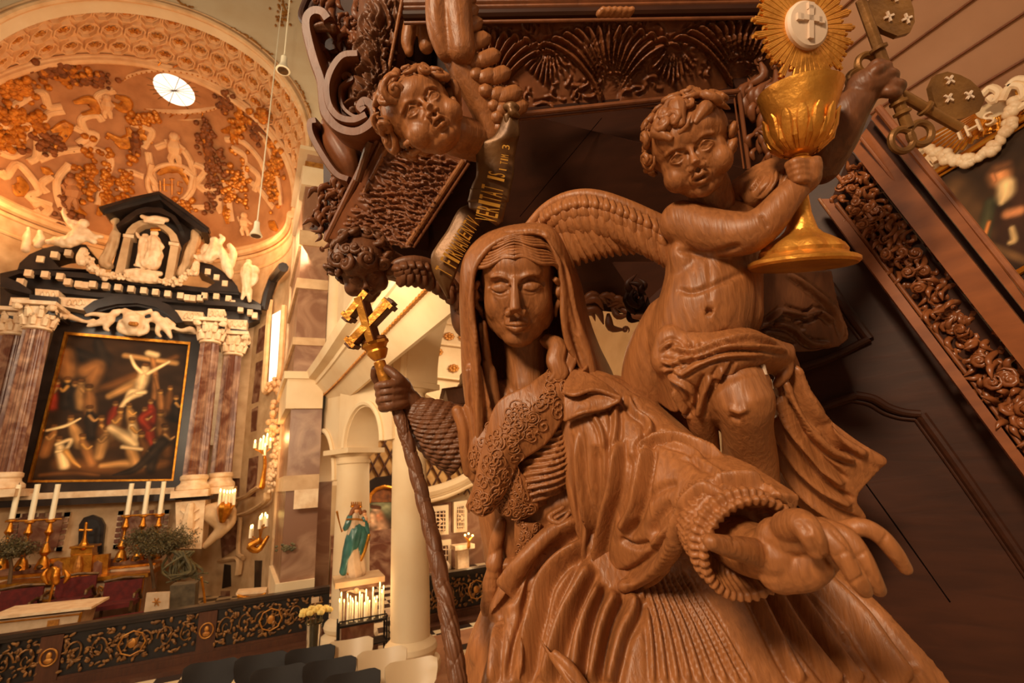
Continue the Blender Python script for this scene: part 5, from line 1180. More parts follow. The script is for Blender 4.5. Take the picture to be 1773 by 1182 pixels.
# hair
def woman_hair(f,par):
    mb=MB();f.ell(mb,(0,.11,.09),(.335,.41,.315),24,16);rg=np.random.default_rng(3)
    for s in(-1,1):
        for k in range(22):
            t=k/21;y0=-.345+.42*t;z0=.19+.25*math.sin(min(1,t*1.5)*PI*.5);P=[]
            for q in np.linspace(0,1,14):
                a=q*1.75;w=.015*math.sin(q*13+k*.35)
                P.append((s*(-.006+.372*math.sin(min(a,1.57))),y0+.30*q**1.2-.02*math.sin(q*3.1)+w,.13+(z0-.10)*math.cos(a*.95)+w-(.05*q if k<5 else 0)))
            f.tube(mb,P,[.010,.017,.018,.014],7)
        for k in range(5):
            f.tube(mb,[(s*(.31+.01*k),-.20+.05*k,.05),(s*(.355+.008*k),-.13+.05*k,.0),(s*(.335),-.16+.05*k,-.06),(s*(.36),-.10+.05*k,-.11),(s*(.32),-.08+.05*k,-.18),(s*.31,.0+.04*k,-.26)],[.02,.034,.022,.032,.022,.012],8)
    return mb.build('hair','oak',par,smooth=180)
woman_hair(fw,wom)
for k,pts in enumerate(([(948,590,1.25,13),(965,600,1.22,16),(962,625,1.2,17),(970,645,1.19,15),(962,660,1.19,12),(972,672,1.19,8)],[(975,600,1.24,12),(985,620,1.22,14),(978,645,1.2,12),(985,660,1.2,7)])):
    mb=MB();CW(mb,pts);
    for j in range(3): CW(mb,[(p[0]-9+9*j,p[1],p[2]-.012,p[3]*.42) for p in pts],8)
    Clay(mb,.0026,1).build('ringlet','oak',wom)
# veil: hood sheet + hanging folds
rim=[(872,800,1.20),(850,720,1.20),(834,650,1.20),(822,580,1.19),(816,510,1.18),(823,462,1.18),(852,425,1.18),(900,405,1.18),(940,405,1.18),(962,436,1.18),(973,490,1.19),(975,550,1.19),(985,600,1.20),(1010,640,1.21),(1018,672,1.20)]
mid=[(826,800,1.26),(815,720,1.27),(806,650,1.27),(803,580,1.26),(801,505,1.25),(808,448,1.24),(842,411,1.24),(895,394,1.24),(948,395,1.23),(975,430,1.24),(995,490,1.26),(1008,550,1.27),(1022,600,1.27),(1040,650,1.27),(1050,700,1.27)]
b1=[(835,800,1.36),(825,720,1.38),(818,650,1.40),(815,580,1.42),(812,505,1.42),(822,445,1.42),(850,412,1.42),(898,398,1.42),(945,400,1.42),(975,440,1.42),(998,490,1.42),(1012,550,1.42),(1030,600,1.42),(1055,650,1.42),(1070,700,1.42)]
b2=[(880,800,1.5),(870,720,1.52),(865,650,1.55),(862,580,1.56),(862,505,1.58),(868,470,1.58),(880,440,1.58),(900,425,1.58),(925,430,1.58),(945,460,1.58),(965,500,1.56),(975,560,1.55),(985,620,1.53),(1000,670,1.5),(1010,720,1.5)]
mb=MB();mb.sheet(GW([rim,mid,b1,b2],90,26),.018);mb.sheet(GW([[(850,460,1.56),(925,440,1.6),(1000,470,1.56)],[(845,600,1.54),(925,600,1.6),(1010,610,1.54)],[(845,800,1.5),(925,800,1.56),(1030,780,1.5)]],20,20),.02)
def rimtube(pts,r): CW(mb,[(*p,r) for p in pts],10)
rimtube(rim,5.5)
CW(mb,[(818,580,1.2,6),(824,650,1.2,9),(832,720,1.2,11),(832,770,1.2,11),(822,810,1.2,9)]);CW(mb,[(958,425,1.19,6),(980,480,1.2,9),(990,540,1.21,11),(1010,600,1.22,12),(1025,660,1.22,13)])
CW(mb,[(815,640,1.22,10),(818,720,1.22,13),(820,800,1.22,14)]);CW(mb,[(850,640,1.24,9),(858,720,1.24,12),(850,790,1.23,15),(835,850,1.22,10)])
CW(mb,[(835,560,1.22,8),(845,650,1.24,10),(845,740,1.24,14)])
c=Clay(mb,.004,2);c.tree()
for pts,r,a in (([(812,470),(806,540),(812,640),(818,740)],.012,-.010),([(832,520),(832,600),(842,690),(842,780)],.010,-.011),([(850,700),(846,760),(838,830)],.009,-.008),([(948,410),(975,450),(990,520),(1003,580)],.010,-.009),([(870,402),(915,398),(945,404)],.008,-.006),([(985,560),(1005,620),(1025,670)],.010,-.009),([(822,560),(826,660),(828,780)],.010,.008)): c.fold(pts,r,a,'bump')
c.smooth(1);c.build('veil','oak',wom)
def c8(x,y): return 780+x/2.736,750+y/2.736
def c9(x,y): return 1140+x/2.736,750+y/2.736
def cH(x,y): return 760+x/2.955,380+y/2.955
def cP(x,y): return 1060+x/2.814,380+y/2.814
def cQ(x,y): return 1273+x/2.364,y/2.364
def m_(fn,L): return [fn(*p) for p in L]
# ---- skirt
mb=MB();rows=[[(845,870,1.32),(900,860,1.24),(970,850,1.21),(1050,850,1.24),(1150,880,1.28),(1250,900,1.32)],
 [(862,950,1.34),(915,935,1.22),(1000,930,1.15),(1110,960,1.12),(1250,980,1.14),(1400,960,1.25)],
 [(850,1050,1.30),(905,1035,1.16),(1000,1030,1.07),(1150,1050,1.04),(1310,1050,1.05),(1475,1020,1.14)],
 [(822,1130,1.26),(880,1120,1.10),(1000,1130,1.0),(1160,1140,.97),(1345,1140,.98),(1555,1100,1.05)],
 [(800,1260,1.22),(870,1260,1.04),(1000,1260,.94),(1180,1260,.91),(1390,1260,.92),(1650,1220,.98)],
 [(760,1500,1.2),(870,1500,1.0),(1000,1500,.9),(1180,1500,.87),(1420,1500,.88),(1720,1420,.95)]]
mb.sheet(GW(rows,60,70),.06)
CW(mb,[(880,985,1.2,20),(865,1050,1.2,26),(835,1120,1.17,24),(828,1142,1.17,16)]);CW(mb,[(905,1080,1.1,34),(885,1140,1.06,40),(870,1220,1.03,46)])
CW(mb,[(1000,905,1.17,14),(935,945,1.15,18),(905,1000,1.13,22),(890,1070,1.1,20)])
c=Clay(mb,.0048,2);c.tree()
R_=[([(620,400),(470,480),(350,600),(270,720),(200,880)],.030,.026),([(640,510),(520,590),(440,700),(400,850),(360,1000),(330,1180)],.026,.028),([(660,620),(600,730),(540,850),(490,1000),(450,1180)],.024,.026),
 ([(700,700),(650,820),(610,960),(590,1100),(570,1180)],.022,.022),([(780,750),(730,850),(690,1000),(660,1180)],.022,.024),([(870,760),(850,850),(800,950),(760,1100),(740,1180)],.022,.022),
 ([(240,860),(210,1000),(190,1180)],.02,.012),([(560,440),(440,560),(360,700)],.012,-.006)]
for pts,r,a in R_: c.fold(m_(c8,pts),r,a*1.15,'ridge',.08)
for k in range(9):
    c.fold(m_(c8,[(890+26*k,690-4*k),(940+40*k,900),(960+58*k,1180)]),.009,.011,'ridge',.06)
for pts,r,a in (([(430,700),(520,880),(600,1040),(680,1180)],.022,.022),([(520,700),(640,900),(760,1060),(860,1180)],.024,.024),([(640,740),(740,880),(850,1040),(960,1180)],.022,.022),([(760,690),(860,780),(960,880),(1060,1020),(1180,1180)],.040,.034),([(700,740),(800,880),(900,1020)],.014,-.014)): c.fold(m_(c9,pts),r,a,'ridge',.08)
c.fold(m_(c8,[(410,960),(470,1040),(560,1120),(640,1180)]),.010,.016,'sharp',.05)
c.fold(m_(c8,[(230,840),(290,1000),(300,1180)]),.004,-.004,'bump')
c.smooth(1);c.build('skirt','oak',wom)
# ---- bodice and waist
mb=MB();CW(mb,[(905,745,1.33,84),(905,810,1.32,84),(905,880,1.32,78),(920,950,1.33,84)]);CW(mb,[(845,730,1.30,52),(850,800,1.30,48)]);CW(mb,[(990,740,1.27,50),(985,820,1.25,46)])
CW(mb,[(965,760,1.22,44),(955,800,1.20,44),(930,825,1.20,42),(915,850,1.21,36)])
c=Clay(mb,.004,4);c.tree()
for k in range(16):   # crimped cloth over the breast
    y=705+k*9.5;c.fold([(1003,y-8),(965,y+12+k*.8),(920-2*k,y+4+k*3.2)],.0065,.009,'ridge',.1)
for pts in ([(1000,860),(960,858),(915,850),(880,845)],[(1000,872),(955,872),(905,868)]): c.fold(pts,.008,-.012,'bump',.05)
for k in range(9): c.fold([(930+k*9,880),(928+k*9,905)],.004,.004,'ridge')
c.smooth(1);c.build('bodice','oak',wom)
def scrollwork(mb,grid,n,rg,size,th_=.014):
    nu,nv=grid.shape[:2]
    for i in range(n):
        u=rg.integers(2,nu-2);v=rg.integers(2,nv-2);p=grid[u,v];du=nrm(grid[u+1,v]-grid[u-1,v]);dv=nrm(grid[u,v+1]-grid[u,v-1]);nn=nrm(np.cross(du,dv))
        if np.dot(nn,CAM-p)<0: nn=-nn
        ph=rg.random()*6.28;sg=rg.choice([-1,1]);P=[]
        for k in range(14):
            t=k/13;rr=size*(1-.8*t);th=ph+sg*t*8;P.append(p+nn*(th_*.5+.001)+rr*(math.cos(th)*du+math.sin(th)*dv))
        mb.tube(P,np.linspace(.0018,.0034,14),5)
def stole(rows,name,nsc,sz=.015,th=.014):
    G=GW(rows,14,60);mb=MB();mb.sheet(G,th);mb.tube(G[0],.005,6);mb.tube(G[-1],.005,6);c=Clay(mb,.003,1);o=c.build(name,'oak',wom)
    b=MB();scrollwork(b,G,nsc,np.random.default_rng(5),sz);b.build('carved_scrollwork','oak',o,smooth=180)
stole([[(955,640,1.21),(975,650,1.19),(992,665,1.18)],[(915,668,1.17),(950,690,1.145),(978,712,1.15)],[(862,700,1.165),(905,735,1.13),(945,765,1.14)],[(838,775,1.16),(865,790,1.125),(897,800,1.14)],[(822,840,1.15),(850,850,1.12),(875,848,1.14)],[(808,878,1.15),(830,892,1.13),(850,885,1.15)]],'embroidered_stole',80,.019)
stole([[(845,735,1.20),(860,740,1.185),(872,752,1.18)],[(820,760,1.19),(838,780,1.17),(850,800,1.165)],[(812,790,1.19),(822,810,1.17),(832,830,1.165)]],'embroidered_collar',22,.014)
stole([[(872,790,1.165),(900,815,1.15),(925,850,1.16)],[(862,840,1.16),(895,860,1.145),(930,880,1.16)],[(858,880,1.165),(885,890,1.15),(912,893,1.165)]],'embroidered_lappet',36,.016)
stole([[(893,900,1.17),(915,905,1.16),(935,905,1.17)],[(893,930,1.17),(912,935,1.155),(930,925,1.165)],[(892,960,1.19),(905,962,1.18),(915,950,1.185)]],'embroidered_hanging',26,.009)
# cord, bow and tassel at the waist
mb=MB();CW(mb,[(975,878,1.15,4),(950,895,1.14,5),(970,905,1.13,5),(985,888,1.14,4)],8);CW(mb,[(868,905,1.2,9),(860,935,1.2,12),(852,965,1.2,9)]);CW(mb,[(862,950,1.2,9),(856,975,1.19,15),(855,985,1.19,12)]);CW(mb,[(855,990,1.19,14),(852,1010,1.19,17),(850,1025,1.19,15)]);CW(mb,[(851,1028,1.19,15),(850,1048,1.19,19),(849,1066,1.19,14)]);CW(mb,[(852,1075,1.2,6),(842,1095,1.2,9),(838,1108,1.2,7)])
c=Clay(mb,.003,1);c.tree()
for y in(1000,1040):
    for k in range(8): c.fold([(840+k*3.4,y),(838+k*3.8,y+22)],.0035,-.003,'bump')
c.build('tassel','oak',wom)
# ---- left sleeve of twisted rings
A=W(706,706,1.29);B=W(812,775,1.30);ax=B-A;L=np.linalg.norm(ax);pf=[]
for k in range(64):
    t=k/63;r0=(22+30*math.sin(t*PI*.6))*1.29/FPX;pf.append((r0*(1+.09*abs(math.sin(t*PI*8))**.5+.018*math.sin(t*150)),t*L))
mb=MB().lathe(pf,tuple(A),tuple(ax),n=64);c=Clay(mb,.0025,1)
u_,w_,a_=frame_of(ax);q=(c.V-A);t_=q@a_/L;th=np.arctan2(q@w_,q@u_);c.V+=c.N*(.0024*np.sin(th*30+t_*60))[:,None]*(np.clip(t_*4,0,1))[:,None]
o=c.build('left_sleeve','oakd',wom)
mb=MB()
for r_,pts in ((11,[(792,712,1.22),(802,740,1.21),(806,780,1.21),(812,815,1.22)]),(10,[(812,705,1.22),(822,740,1.21),(824,790,1.21),(822,825,1.22)]),(9,[(830,690,1.24),(838,730,1.23),(838,770,1.23)])): CW(mb,[(*p,r_) for p in pts],12)
CW(mb,[(815,740,1.28,26),(822,800,1.28,26)]);Clay(mb,.003,2).build('shoulder_drapery','oak',wom)
# ---- mantle over the outstretched arm
mb=MB();mb.sheet(GW([[(978,648,1.22),(1010,655,1.20),(1060,662,1.20),(1130,715,1.14),(1220,775,1.02),(1300,815,.90),(1385,872,.80)],
 [(980,720,1.18),(1020,720,1.14),(1075,740,1.11),(1140,780,1.03),(1215,815,.93),(1280,835,.85),(1340,868,.79)],
 [(992,820,1.15),(1030,820,1.10),(1080,830,1.05),(1135,850,.99),(1190,855,.91),(1225,858,.85),(1262,868,.80)],
 [(1015,920,1.14),(1048,925,1.09),(1085,930,1.05),(1130,930,.99),(1168,920,.92),(1192,908,.87),(1212,896,.83)],
 [(1040,985,1.14),(1062,1000,1.10),(1088,1012,1.07),(1118,1002,1.03),(1148,985,.98),(1172,960,.93),(1192,935,.88)]],80,60),.03)
CW(mb,[(980,700,1.18,12),(990,820,1.15,14),(1013,920,1.13,16),(1043,985,1.12,18),(1085,1008,1.07,18),(1122,1000,1.03,16),(1150,982,.98,13)],12)
CW(mb,[(1060,700,1.26,52),(1140,780,1.12,62),(1220,860,.96,66),(1262,905,.88,58)])
CW(mb,[(1000,652,1.22,18),(1050,668,1.22,22),(1110,705,1.2,22),(1180,760,1.12,20)])
c=Clay(mb,.0042,3);c.tree()
ST=[(c8,[(600,0),(612,200),(640,400),(640,560),(690,680),(780,730)],.016,.014,'ridge'),(c8,[(690,60),(690,240),(680,400),(670,520)],.022,-.016,'bump'),(c8,[(790,30),(770,240),(730,380),(700,560),(740,660)],.020,.020,'ridge'),(c8,[(930,60),(900,220),(870,350),(810,460)],.020,.020,'ridge'),
 (c8,[(850,100),(820,280),(780,420)],.016,-.014,'bump'),(c8,[(1286,265),(1190,300),(1110,400),(1060,520),(980,630),(880,700),(780,730)],.022,.022,'ridge'),(c8,[(930,310),(1000,260),(1070,235)],.014,-.008,'bump'),(c8,[(940,480),(980,400),(1040,330)],.016,-.014,'bump'),(c8,[(800,500),(870,535),(940,520)],.012,-.012,'bump'),
 (c8,[(1286,110),(1180,60),(1060,20),(940,30),(890,90)],.014,.015,'ridge'),(c8,[(1230,170),(1140,80),(1000,30)],.014,.009,'ridge'),(c8,[(900,420),(860,370)],.018,.010,'bump'),(c8,[(960,560),(1060,440),(1130,340)],.024,.012,'ridge'),
 (cH,[(800,710),(740,780),(650,850),(640,890),(790,870),(925,905)],.010,.014,'sharp'),(cH,[(925,910),(860,950),(740,985),(650,1020)],.010,.014,'sharp'),(cH,[(790,1000),(830,1080),(850,1180)],.010,.008,'ridge'),(cH,[(900,950),(905,1060),(890,1180)],.012,.010,'ridge'),
 (cH,[(960,900),(1000,980),(1080,1050),(1060,1180)],.014,.011,'ridge'),(cH,[(1180,1090),(1080,1120),(1060,1180)],.012,.010,'ridge'),(cH,[(680,900),(780,900),(880,925)],.012,-.010,'bump'),(c9,[(0,30),(80,50),(150,80)],.008,.010,'sharp'),(c9,[(310,190),(380,195)],.007,-.006,'bump'),
 (c9,[(10,600),(60,480),(160,330),(260,250),(400,225),(500,240)],.016,.018,'ridge'),(c9,[(480,240),(540,270),(600,330),(640,375)],.006,.010,'sharp'),(c9,[(120,100),(220,140),(330,215)],.012,.006,'ridge')]
for fn,pts,r,a,pr__ in ST: c.fold(m_(fn,pts),r,a*1.35,pr__,.1)
c.smooth(1);c.build('mantle','oak',wom)
mb=MB();mb.sheet(GW([[(992,640,1.195),(1022,648,1.18),(1052,668,1.16),(1075,690,1.15)],[(978,662,1.16),(1008,668,1.145),(1045,676,1.13),(1074,690,1.125)],[(975,678,1.14),(995,682,1.115),(1030,673,1.12),(1074,688,1.105)]],40,24),.010)
mb.sheet(GW([[(976,682,1.155),(1005,684,1.14),(1040,682,1.13),(1073,690,1.12)],[(976,704,1.14),(1006,700,1.12),(1042,694,1.115),(1072,693,1.11)],[(977,727,1.13),(1008,714,1.105),(1045,706,1.11),(1070,696,1.105)]],40,24),.010)
CW(mb,[(976,679,1.138,4),(996,683,1.112,4.5),(1030,674,1.117,4.5),(1074,688,1.102,4)],8);CW(mb,[(978,727,1.128,4),(1008,714,1.103,4.5),(1045,706,1.108,4),(1071,694,1.102,4)],8)
c=Clay(mb,.003,2);c.build('mantle_collar','oak',wom)
mb=MB();CW(mb,[(931,1100,1.0,1.5),(950,1130,.965,6),(975,1165,.935,11),(1005,1205,.91,17)],10,flat=.5,up=RT);CW(mb,[(962,1132,.955,7),(985,1152,.935,9),(1010,1190,.92,12)],10);Clay(mb,.0022,1).build('blade_tip','oak',wom)
# cuff
A=W(1225,885,.90);B=W(1322,968,.74);ax=B-A;L=np.linalg.norm(ax);pf=[(.03,-.01),(.072,0),(.082,L*.25),(.086,L*.42),(.078,L*.45),(.076,L*.50),(.092,L*.58),(.094,L*.66),(.082,L*.69),(.080,L*.72),(.093,L*.80),(.090,L*.86),(.078,L*.84),(.070,L*.6),(.05,L*.5)]
mb=MB().lathe(pf,tuple(A),tuple(ax),n=72);c=Clay(mb,.0026,2);u_,w_,a_=frame_of(ax);q=c.V-A;t_=q@a_/L;th=np.arctan2(q@w_,q@u_)
c.V+=c.N*(.0022*np.sign(np.sin(th*38))*(np.abs(np.sin(th*38))**.5)*((t_>.52)|(t_<.42)))[:,None];c.V+=c.N*(.002*np.sin(q[:,0]*700)*np.sin(q[:,2]*650)*(t_<.45))[:,None];c.smooth(1);c.build('embroidered_cuff','oak',wom)
# ---- staff with gilded cross
sf=thing('cross_staff','tall carved staff topped by a gilded double cross, held in her far hand','staff',tuple(W(800,1300,.92)))
SP=[(652,610,1.262),(668,660,1.255),(690,716,1.245),(724,830,1.18),(757,970,1.08),(783,1110,.98),(800,1230,.92)]
def up_to(t): 
    A_=spline(np.array(SP,float),200);k=int(t*199);return A_[k]
mb=MB();Pq=spline(np.array(SP,float),120);i0=38;mb.tube([W(*p) for p in Pq[i0:]],[(10.5+7.5*(k/82))*Pq[i0+k][2]/FPX for k in range(82)],20)
c=Clay(mb,.0026,1);a0=W(*Pq[i0]);a1=W(*Pq[-1]);u_,w_,a_=frame_of(a1-a0);q=c.V-a0;t_=q@a_;th=np.arctan2(q@w_,q@u_)
f1=np.abs(((t_*16+th/PI)%1)-.5)*2;f2=np.abs(((t_*16-th/PI)%1)-.5)*2;c.V+=c.N*(.0045*(np.minimum(f1,f2)**.35-.8))[:,None];c.V+=c.N*(.0010*np.sin(th*16))[:,None];c.build('carved_shaft','oakd',sf)
mb=MB();mb.tube([W(*p) for p in Pq[6:i0+1]],[(10+.06*k)*1.25/FPX for k in range(i0-5)],18)
c=Clay(mb,.0022,1);c.noise(.0012,260);c.build('gilt_grip','gilt',sf)
ax=nrm(W(652,610,1.262)-W(668,660,1.255));k_=1.26/FPX
mb=MB().lathe([(10*k_,0),(14*k_,6*k_),(18*k_,14*k_),(16*k_,18*k_),(20*k_,24*k_),(23*k_,26*k_),(23*k_,31*k_),(20*k_,32*k_)],tuple(W(658,622,1.26)),tuple(ax),n=36,lobes=10,ld=.10);mb.build('fluted_knop','gilt',sf)
mb=MB().lathe([(20*k_,30*k_),(22.5*k_,33*k_),(21*k_,38*k_),(10*k_,40*k_)],tuple(W(658,622,1.26)),tuple(ax),n=30);mb.build('knop_rim','oak',sf)
def bar(mb,p,q,w,th,cap=1.5):
    p=np.array(p);q=np.array(q);a=nrm(q-p);n_=nrm(FW-a*np.dot(FW,a));u=np.cross(a,n_);mb.box((p+q)/2,(1,1,1),np.stack([a*np.linalg.norm(q-p),u*w,n_*th],1))
    if cap:
        for e in(p,q): mb.box(e,(1,1,1),np.stack([a*w*.9,u*w*cap,n_*th*1.05],1))
x0=c4q=None
def c4(x,y): return 440+x/2.954,400+y/2.954
T=1.24
def cbar(p,q,w,th,ends,name):
    p=np.array(W(*c4(*p),T));q=np.array(W(*c4(*q),T));a=nrm(q-p);n_=nrm(FW-a*np.dot(FW,a)+RT*.25);n_=nrm(n_-a*(n_@a));u=np.cross(a,n_);mb=MB()
    mb.box((p+q)/2,(1,1,1),np.stack([a*np.linalg.norm(q-p),u*w,n_*th],1));fr=MB();fr.box((p+q)/2-n_*th*.5,(1,1,1),np.stack([a*np.linalg.norm(q-p)*1.01,u*w*.86,n_*.006],1))
    for e,sg in ((p,-1),(q,1)):
        if (sg<0 and ends[0]) or (sg>0 and ends[1]):
            mb.box(e-a*sg*w*.25,(1,1,1),np.stack([a*w*.55,u*w*1.6,n_*th*1.02],1));mb.box(e+a*sg*w*.1,(1,1,1),np.stack([a*w*.5,u*w*.8,n_*th*1.02],1))
            fr.box(e-a*sg*w*.25-n_*th*.5,(1,1,1),np.stack([a*w*.5,u*w*1.5,n_*.006],1))
    o=mb.build(name,'oakd',sf);fr.build('gilded_face','gilt',o)
cbar((612,560),(548,340),.024,.036,(0,0),'cross_shaft');cbar((496,580),(700,368),.023,.034,(1,1),'cross_bar');cbar((480,448),(585,318),.021,.032,(1,0),'upper_cross_bar')

# ------------------------------------------------------------ CHERUB WITH CHALICE AND KEYS
M['host']=mat('host_paint',(226,200,176),(200,170,144),8,rough=.5)
che=thing('carved_cherub_statue','carved oak winged child statue lifting a gilded chalice above the woman','statue',tuple(W(1250,1250,1.25)))
fc=Frame(1196,262,1.06,.216,roll=20,yaw=26,pitch=10)
mb=MB();head_volumes(fc,mb,True);CW(mb,[(1225,315,1.10,34),(1232,350,1.12,38)])
c=Clay(mb,.0022,8);head_details(fc,c,True,.02);c.smooth(1);c.build('head','oak',che)
curly_hair(fc,che,'oak',44,.115,11,front=.27)
mb=MB();fc.tube(mb,[(0,-.42,.23),(.02,-.30,.42),(.06,-.05,.55)],[.03,.09,.03],8);fc.tube(mb,[(-.12,-.40,.16),(-.22,-.30,.30),(-.24,-.1,.40)],[.03,.08,.03],8);fc.tube(mb,[(.10,-.38,.2),(.24,-.25,.30),(.34,-.05,.33)],[.03,.08,.03],8);Clay(mb,.0028,1).build('forelock','oak',che)
mb=MB()
CW(mb,[(1228,365,1.14,40),(1226,415,1.14,70),(1225,470,1.14,70),(1222,530,1.12,80),(1205,590,1.14,84)],20);CW(mb,[(1265,400,1.14,52),(1268,470,1.14,48),(1262,545,1.12,54)],18)
CW(mb,[(1180,385,1.11,38),(1235,402,1.05,40),(1290,404,1.0,38),(1325,385,.98,32),(1360,345,.97,26),(1388,315,.97,22)],18)
CW(mb,[(1185,440,1.1,26),(1190,500,1.1,22)])
CW(mb,[(1255,690,1.08,56),(1285,690,1.0,52),(1292,735,1.02,42),(1298,790,1.08,44),(1305,860,1.12,42)],18);CW(mb,[(1230,620,1.14,64),(1275,670,1.03,56)],18)
CW(mb,[(1165,560,1.18,52),(1135,620,1.22,52),(1128,680,1.25,48),(1165,740,1.26,40)],18)
c=Clay(mb,.0036,7);c.tree()
c.fold([(1172,500),(1200,506),(1240,492),(1290,470)],.012,-.007,'bump');c.fold([(1222,538),(1234,540)],.012,-.016,'bump',0);c.fold([(1170,432),(1225,440),(1285,425)],.014,-.010,'bump');c.fold([(1190,575),(1225,590),(1265,570)],.014,-.006,'bump')
c.fold([(1262,705),(1280,712),(1296,705)],.012,.008,'bump');c.fold([(1262,722),(1282,728)],.010,-.007,'bump');c.fold([(1228,450),(1230,520)],.010,-.003,'bump');c.fold([(1318,372),(1330,395)],.006,-.005,'bump')
c.build('body','oak',che)
# hand on the chalice stem
mb=MB();CW(mb,[(1378,325,.97,22),(1395,308,.965,24),(1402,292,.96,20)])
for k in range(4): CW(mb,[(1400+k*2,285+k*10,.955,9),(1380+k*2,280+k*10,.94,8.5),(1366+k*3,286+k*9,.955,8)],10)
CW(mb,[(1400,290,.955,10),(1412,278,.95,9),(1416,284,.96,8)],10);Clay(mb,.0024,2).build('right_hand','oak',che)
# raised arm with keys
mb=MB();CW(mb,[(1420,285,1.10,34),(1440,240,1.07,40),(1462,200,1.05,36),(1488,168,1.04,28),(1500,152,1.04,24)],18);CW(mb,[(1495,150,1.03,28),(1518,138,1.03,26)],14)
for k,(x,y) in enumerate(((1528,112),(1548,128),(1560,146),(1552,160))): CW(mb,[(1505+k*4,130+k*9,1.03,11),(x-12,y,1.01,10),(x,y+2,1.015,9),(x-4,y+12,1.03,8.5)],10)
CW(mb,[(1500,142,1.02,11),(1516,122,1.0,10),(1536,114,1.01,8.5)],10)
c=Clay(mb,.0028,3);c.build('raised_arm','oakd',che)
mb=MB();mb.sheet(GW([[(1268,318,1.16),(1310,290,1.14),(1360,272,1.12),(1400,268,1.1)],[(1290,350,1.10),(1325,325,1.06),(1365,305,1.05),(1400,300,1.05)],[(1310,380,1.14),(1340,350,1.10),(1370,330,1.09),(1405,320,1.1)]],30,24),.02);CW(mb,[(1285,345,1.15,34),(1345,312,1.12,30),(1405,292,1.1,28)])
c=Clay(mb,.0034,2);c.tree()
for pts in ([(1300,330),(1318,305)],[(1318,345),(1340,318),(1345,295)],[(1345,330),(1362,305),(1372,285)],[(1365,318),(1385,290)]): c.fold(pts,.008,.009,'ridge')
c.build('sleeve','oak',che)
mb=MB();mb.sheet(GW([[(1160,500,1.13),(1172,515,1.10),(1195,540,1.055),(1222,575,1.05)],[(1168,492,1.13),(1182,508,1.10),(1206,534,1.05),(1232,570,1.05)]],24,6),.012);Clay(mb,.003,1).build('sash','oak',che)
# loincloth and hanging drapery
mb=MB();mb.sheet(GW([m3 for m3 in [[(*cP(*p),d) for p,d in zip(r,dd)] for r,dd in (
 ([(225,600),(300,560),(470,565),(640,548),(760,590),(862,622)],(1.12,1.06,1.03,1.03,1.03,1.07)),
 ([(215,680),(330,690),(480,650),(620,610),(745,640),(868,660)],(1.10,1.02,.99,.98,.99,1.05)),
 ([(240,770),(340,800),(440,740),(540,700),(700,670),(862,700)],(1.12,1.03,1.0,.985,.985,1.06)),
 ([(240,880),(330,930),(430,860),(500,780),(600,730),(850,740)],(1.18,1.08,1.03,1.0,1.0,1.1)))]],60,40),.028)
CW(mb,[(*cP(290,590),1.07,30),(*cP(270,680),1.07,30)]);CW(mb,[(*cP(860,630),1.06,8),(*cP(850,740),1.04,10),(*cP(800,800),1.05,8)])
CW(mb,[(*cP(480,720),1.02,22),(*cP(450,850),1.04,28),(*cP(440,980),1.08,26),(*cP(480,1120),1.12,16)])
c=Clay(mb,.0038,2);c.tree()
for pts,r,a in (([(280,620),(400,640),(520,600),(660,570),(800,600)],.009,.012),([(300,690),(420,660),(560,620),(720,620),(850,640)],.010,.013),([(330,760),(430,700),(560,660),(740,655)],.009,.011),([(370,600),(385,660),(330,740)],.008,.011),([(270,760),(380,830),(400,900)],.010,.012),
 ([(480,760),(440,860),(420,960)],.012,.014),([(540,720),(500,800),(490,900)],.010,.012),([(300,830),(330,900),(380,970)],.010,.012),([(230,640),(290,600),(350,640),(300,700),(240,690)],.008,.012),([(250,740),(300,720),(330,760)],.008,.010),([(420,640),(440,600)],.008,-.01),([(590,690),(560,760)],.008,-.008)): c.fold(m_(cP,pts),r,a,'ridge',.1)
c.smooth(1);c.build('loincloth','oak',che)
# trailing drapery to the right
mb=MB();mb.sheet(GW([[(*p,d) for p,d in zip(r,dd)] for r,dd in (
 (m_(cP,[(860,640),(920,800),(990,900),(1040,1000),(1180,1100),(1310,1175)]),(1.10,1.10,1.10,1.10,1.08,1.06)),
 (m_(cP,[(830,720),(880,860),(940,970),(1010,1080),(1120,1150),(1290,1200)]),(1.07,1.06,1.06,1.06,1.06,1.06)),
 (m_(cP,[(790,830),(840,960),(900,1080),(1000,1180),(1060,1260),(1180,1340)]),(1.12,1.10,1.08,1.08,1.08,1.08)),
 (m_(cP,[(780,960),(820,1080),(880,1200),(960,1300),(1060,1400),(1230,1440)]),(1.2,1.16,1.13,1.11,1.1,1.09)),
 (m_(cP,[(780,1100),(830,1250),(900,1360),(980,1430),(1060,1500),(1190,1520)]),(1.26,1.2,1.18,1.16,1.14,1.13)))],70,50),.03)
CW(mb,[(*cP(1040,1010),1.08,14),(*cP(1170,1110),1.06,15),(*cP(1290,1170),1.05,12),(*cP(1310,1172),1.05,9)])
c=Clay(mb,.0042,2);c.tree()
for pts in ([(870,700),(930,850),(1000,960),(1100,1060),(1240,1150)],[(840,760),(890,900),(960,1020),(1060,1120),(1180,1170)],[(820,860),(870,1000),(950,1120),(1020,1200),(1120,1290)],[(800,960),(850,1090),(920,1210),(1020,1310),(1160,1390)],[(800,1080),(860,1220),(940,1330),(1060,1430),(1180,1480)],[(850,840),(930,980),(960,1060)]): c.fold(m_(cP,pts),.015,.022,'ridge',.06)
for pts in ([(900,760),(960,900),(1030,1010)],[(860,930),(930,1070),(1000,1170)],[(830,1040),(900,1170),(980,1270)]): c.fold(m_(cP,pts),.012,-.014,'bump',.1)
c.smooth(1);c.build('trailing_drapery','oak',che)
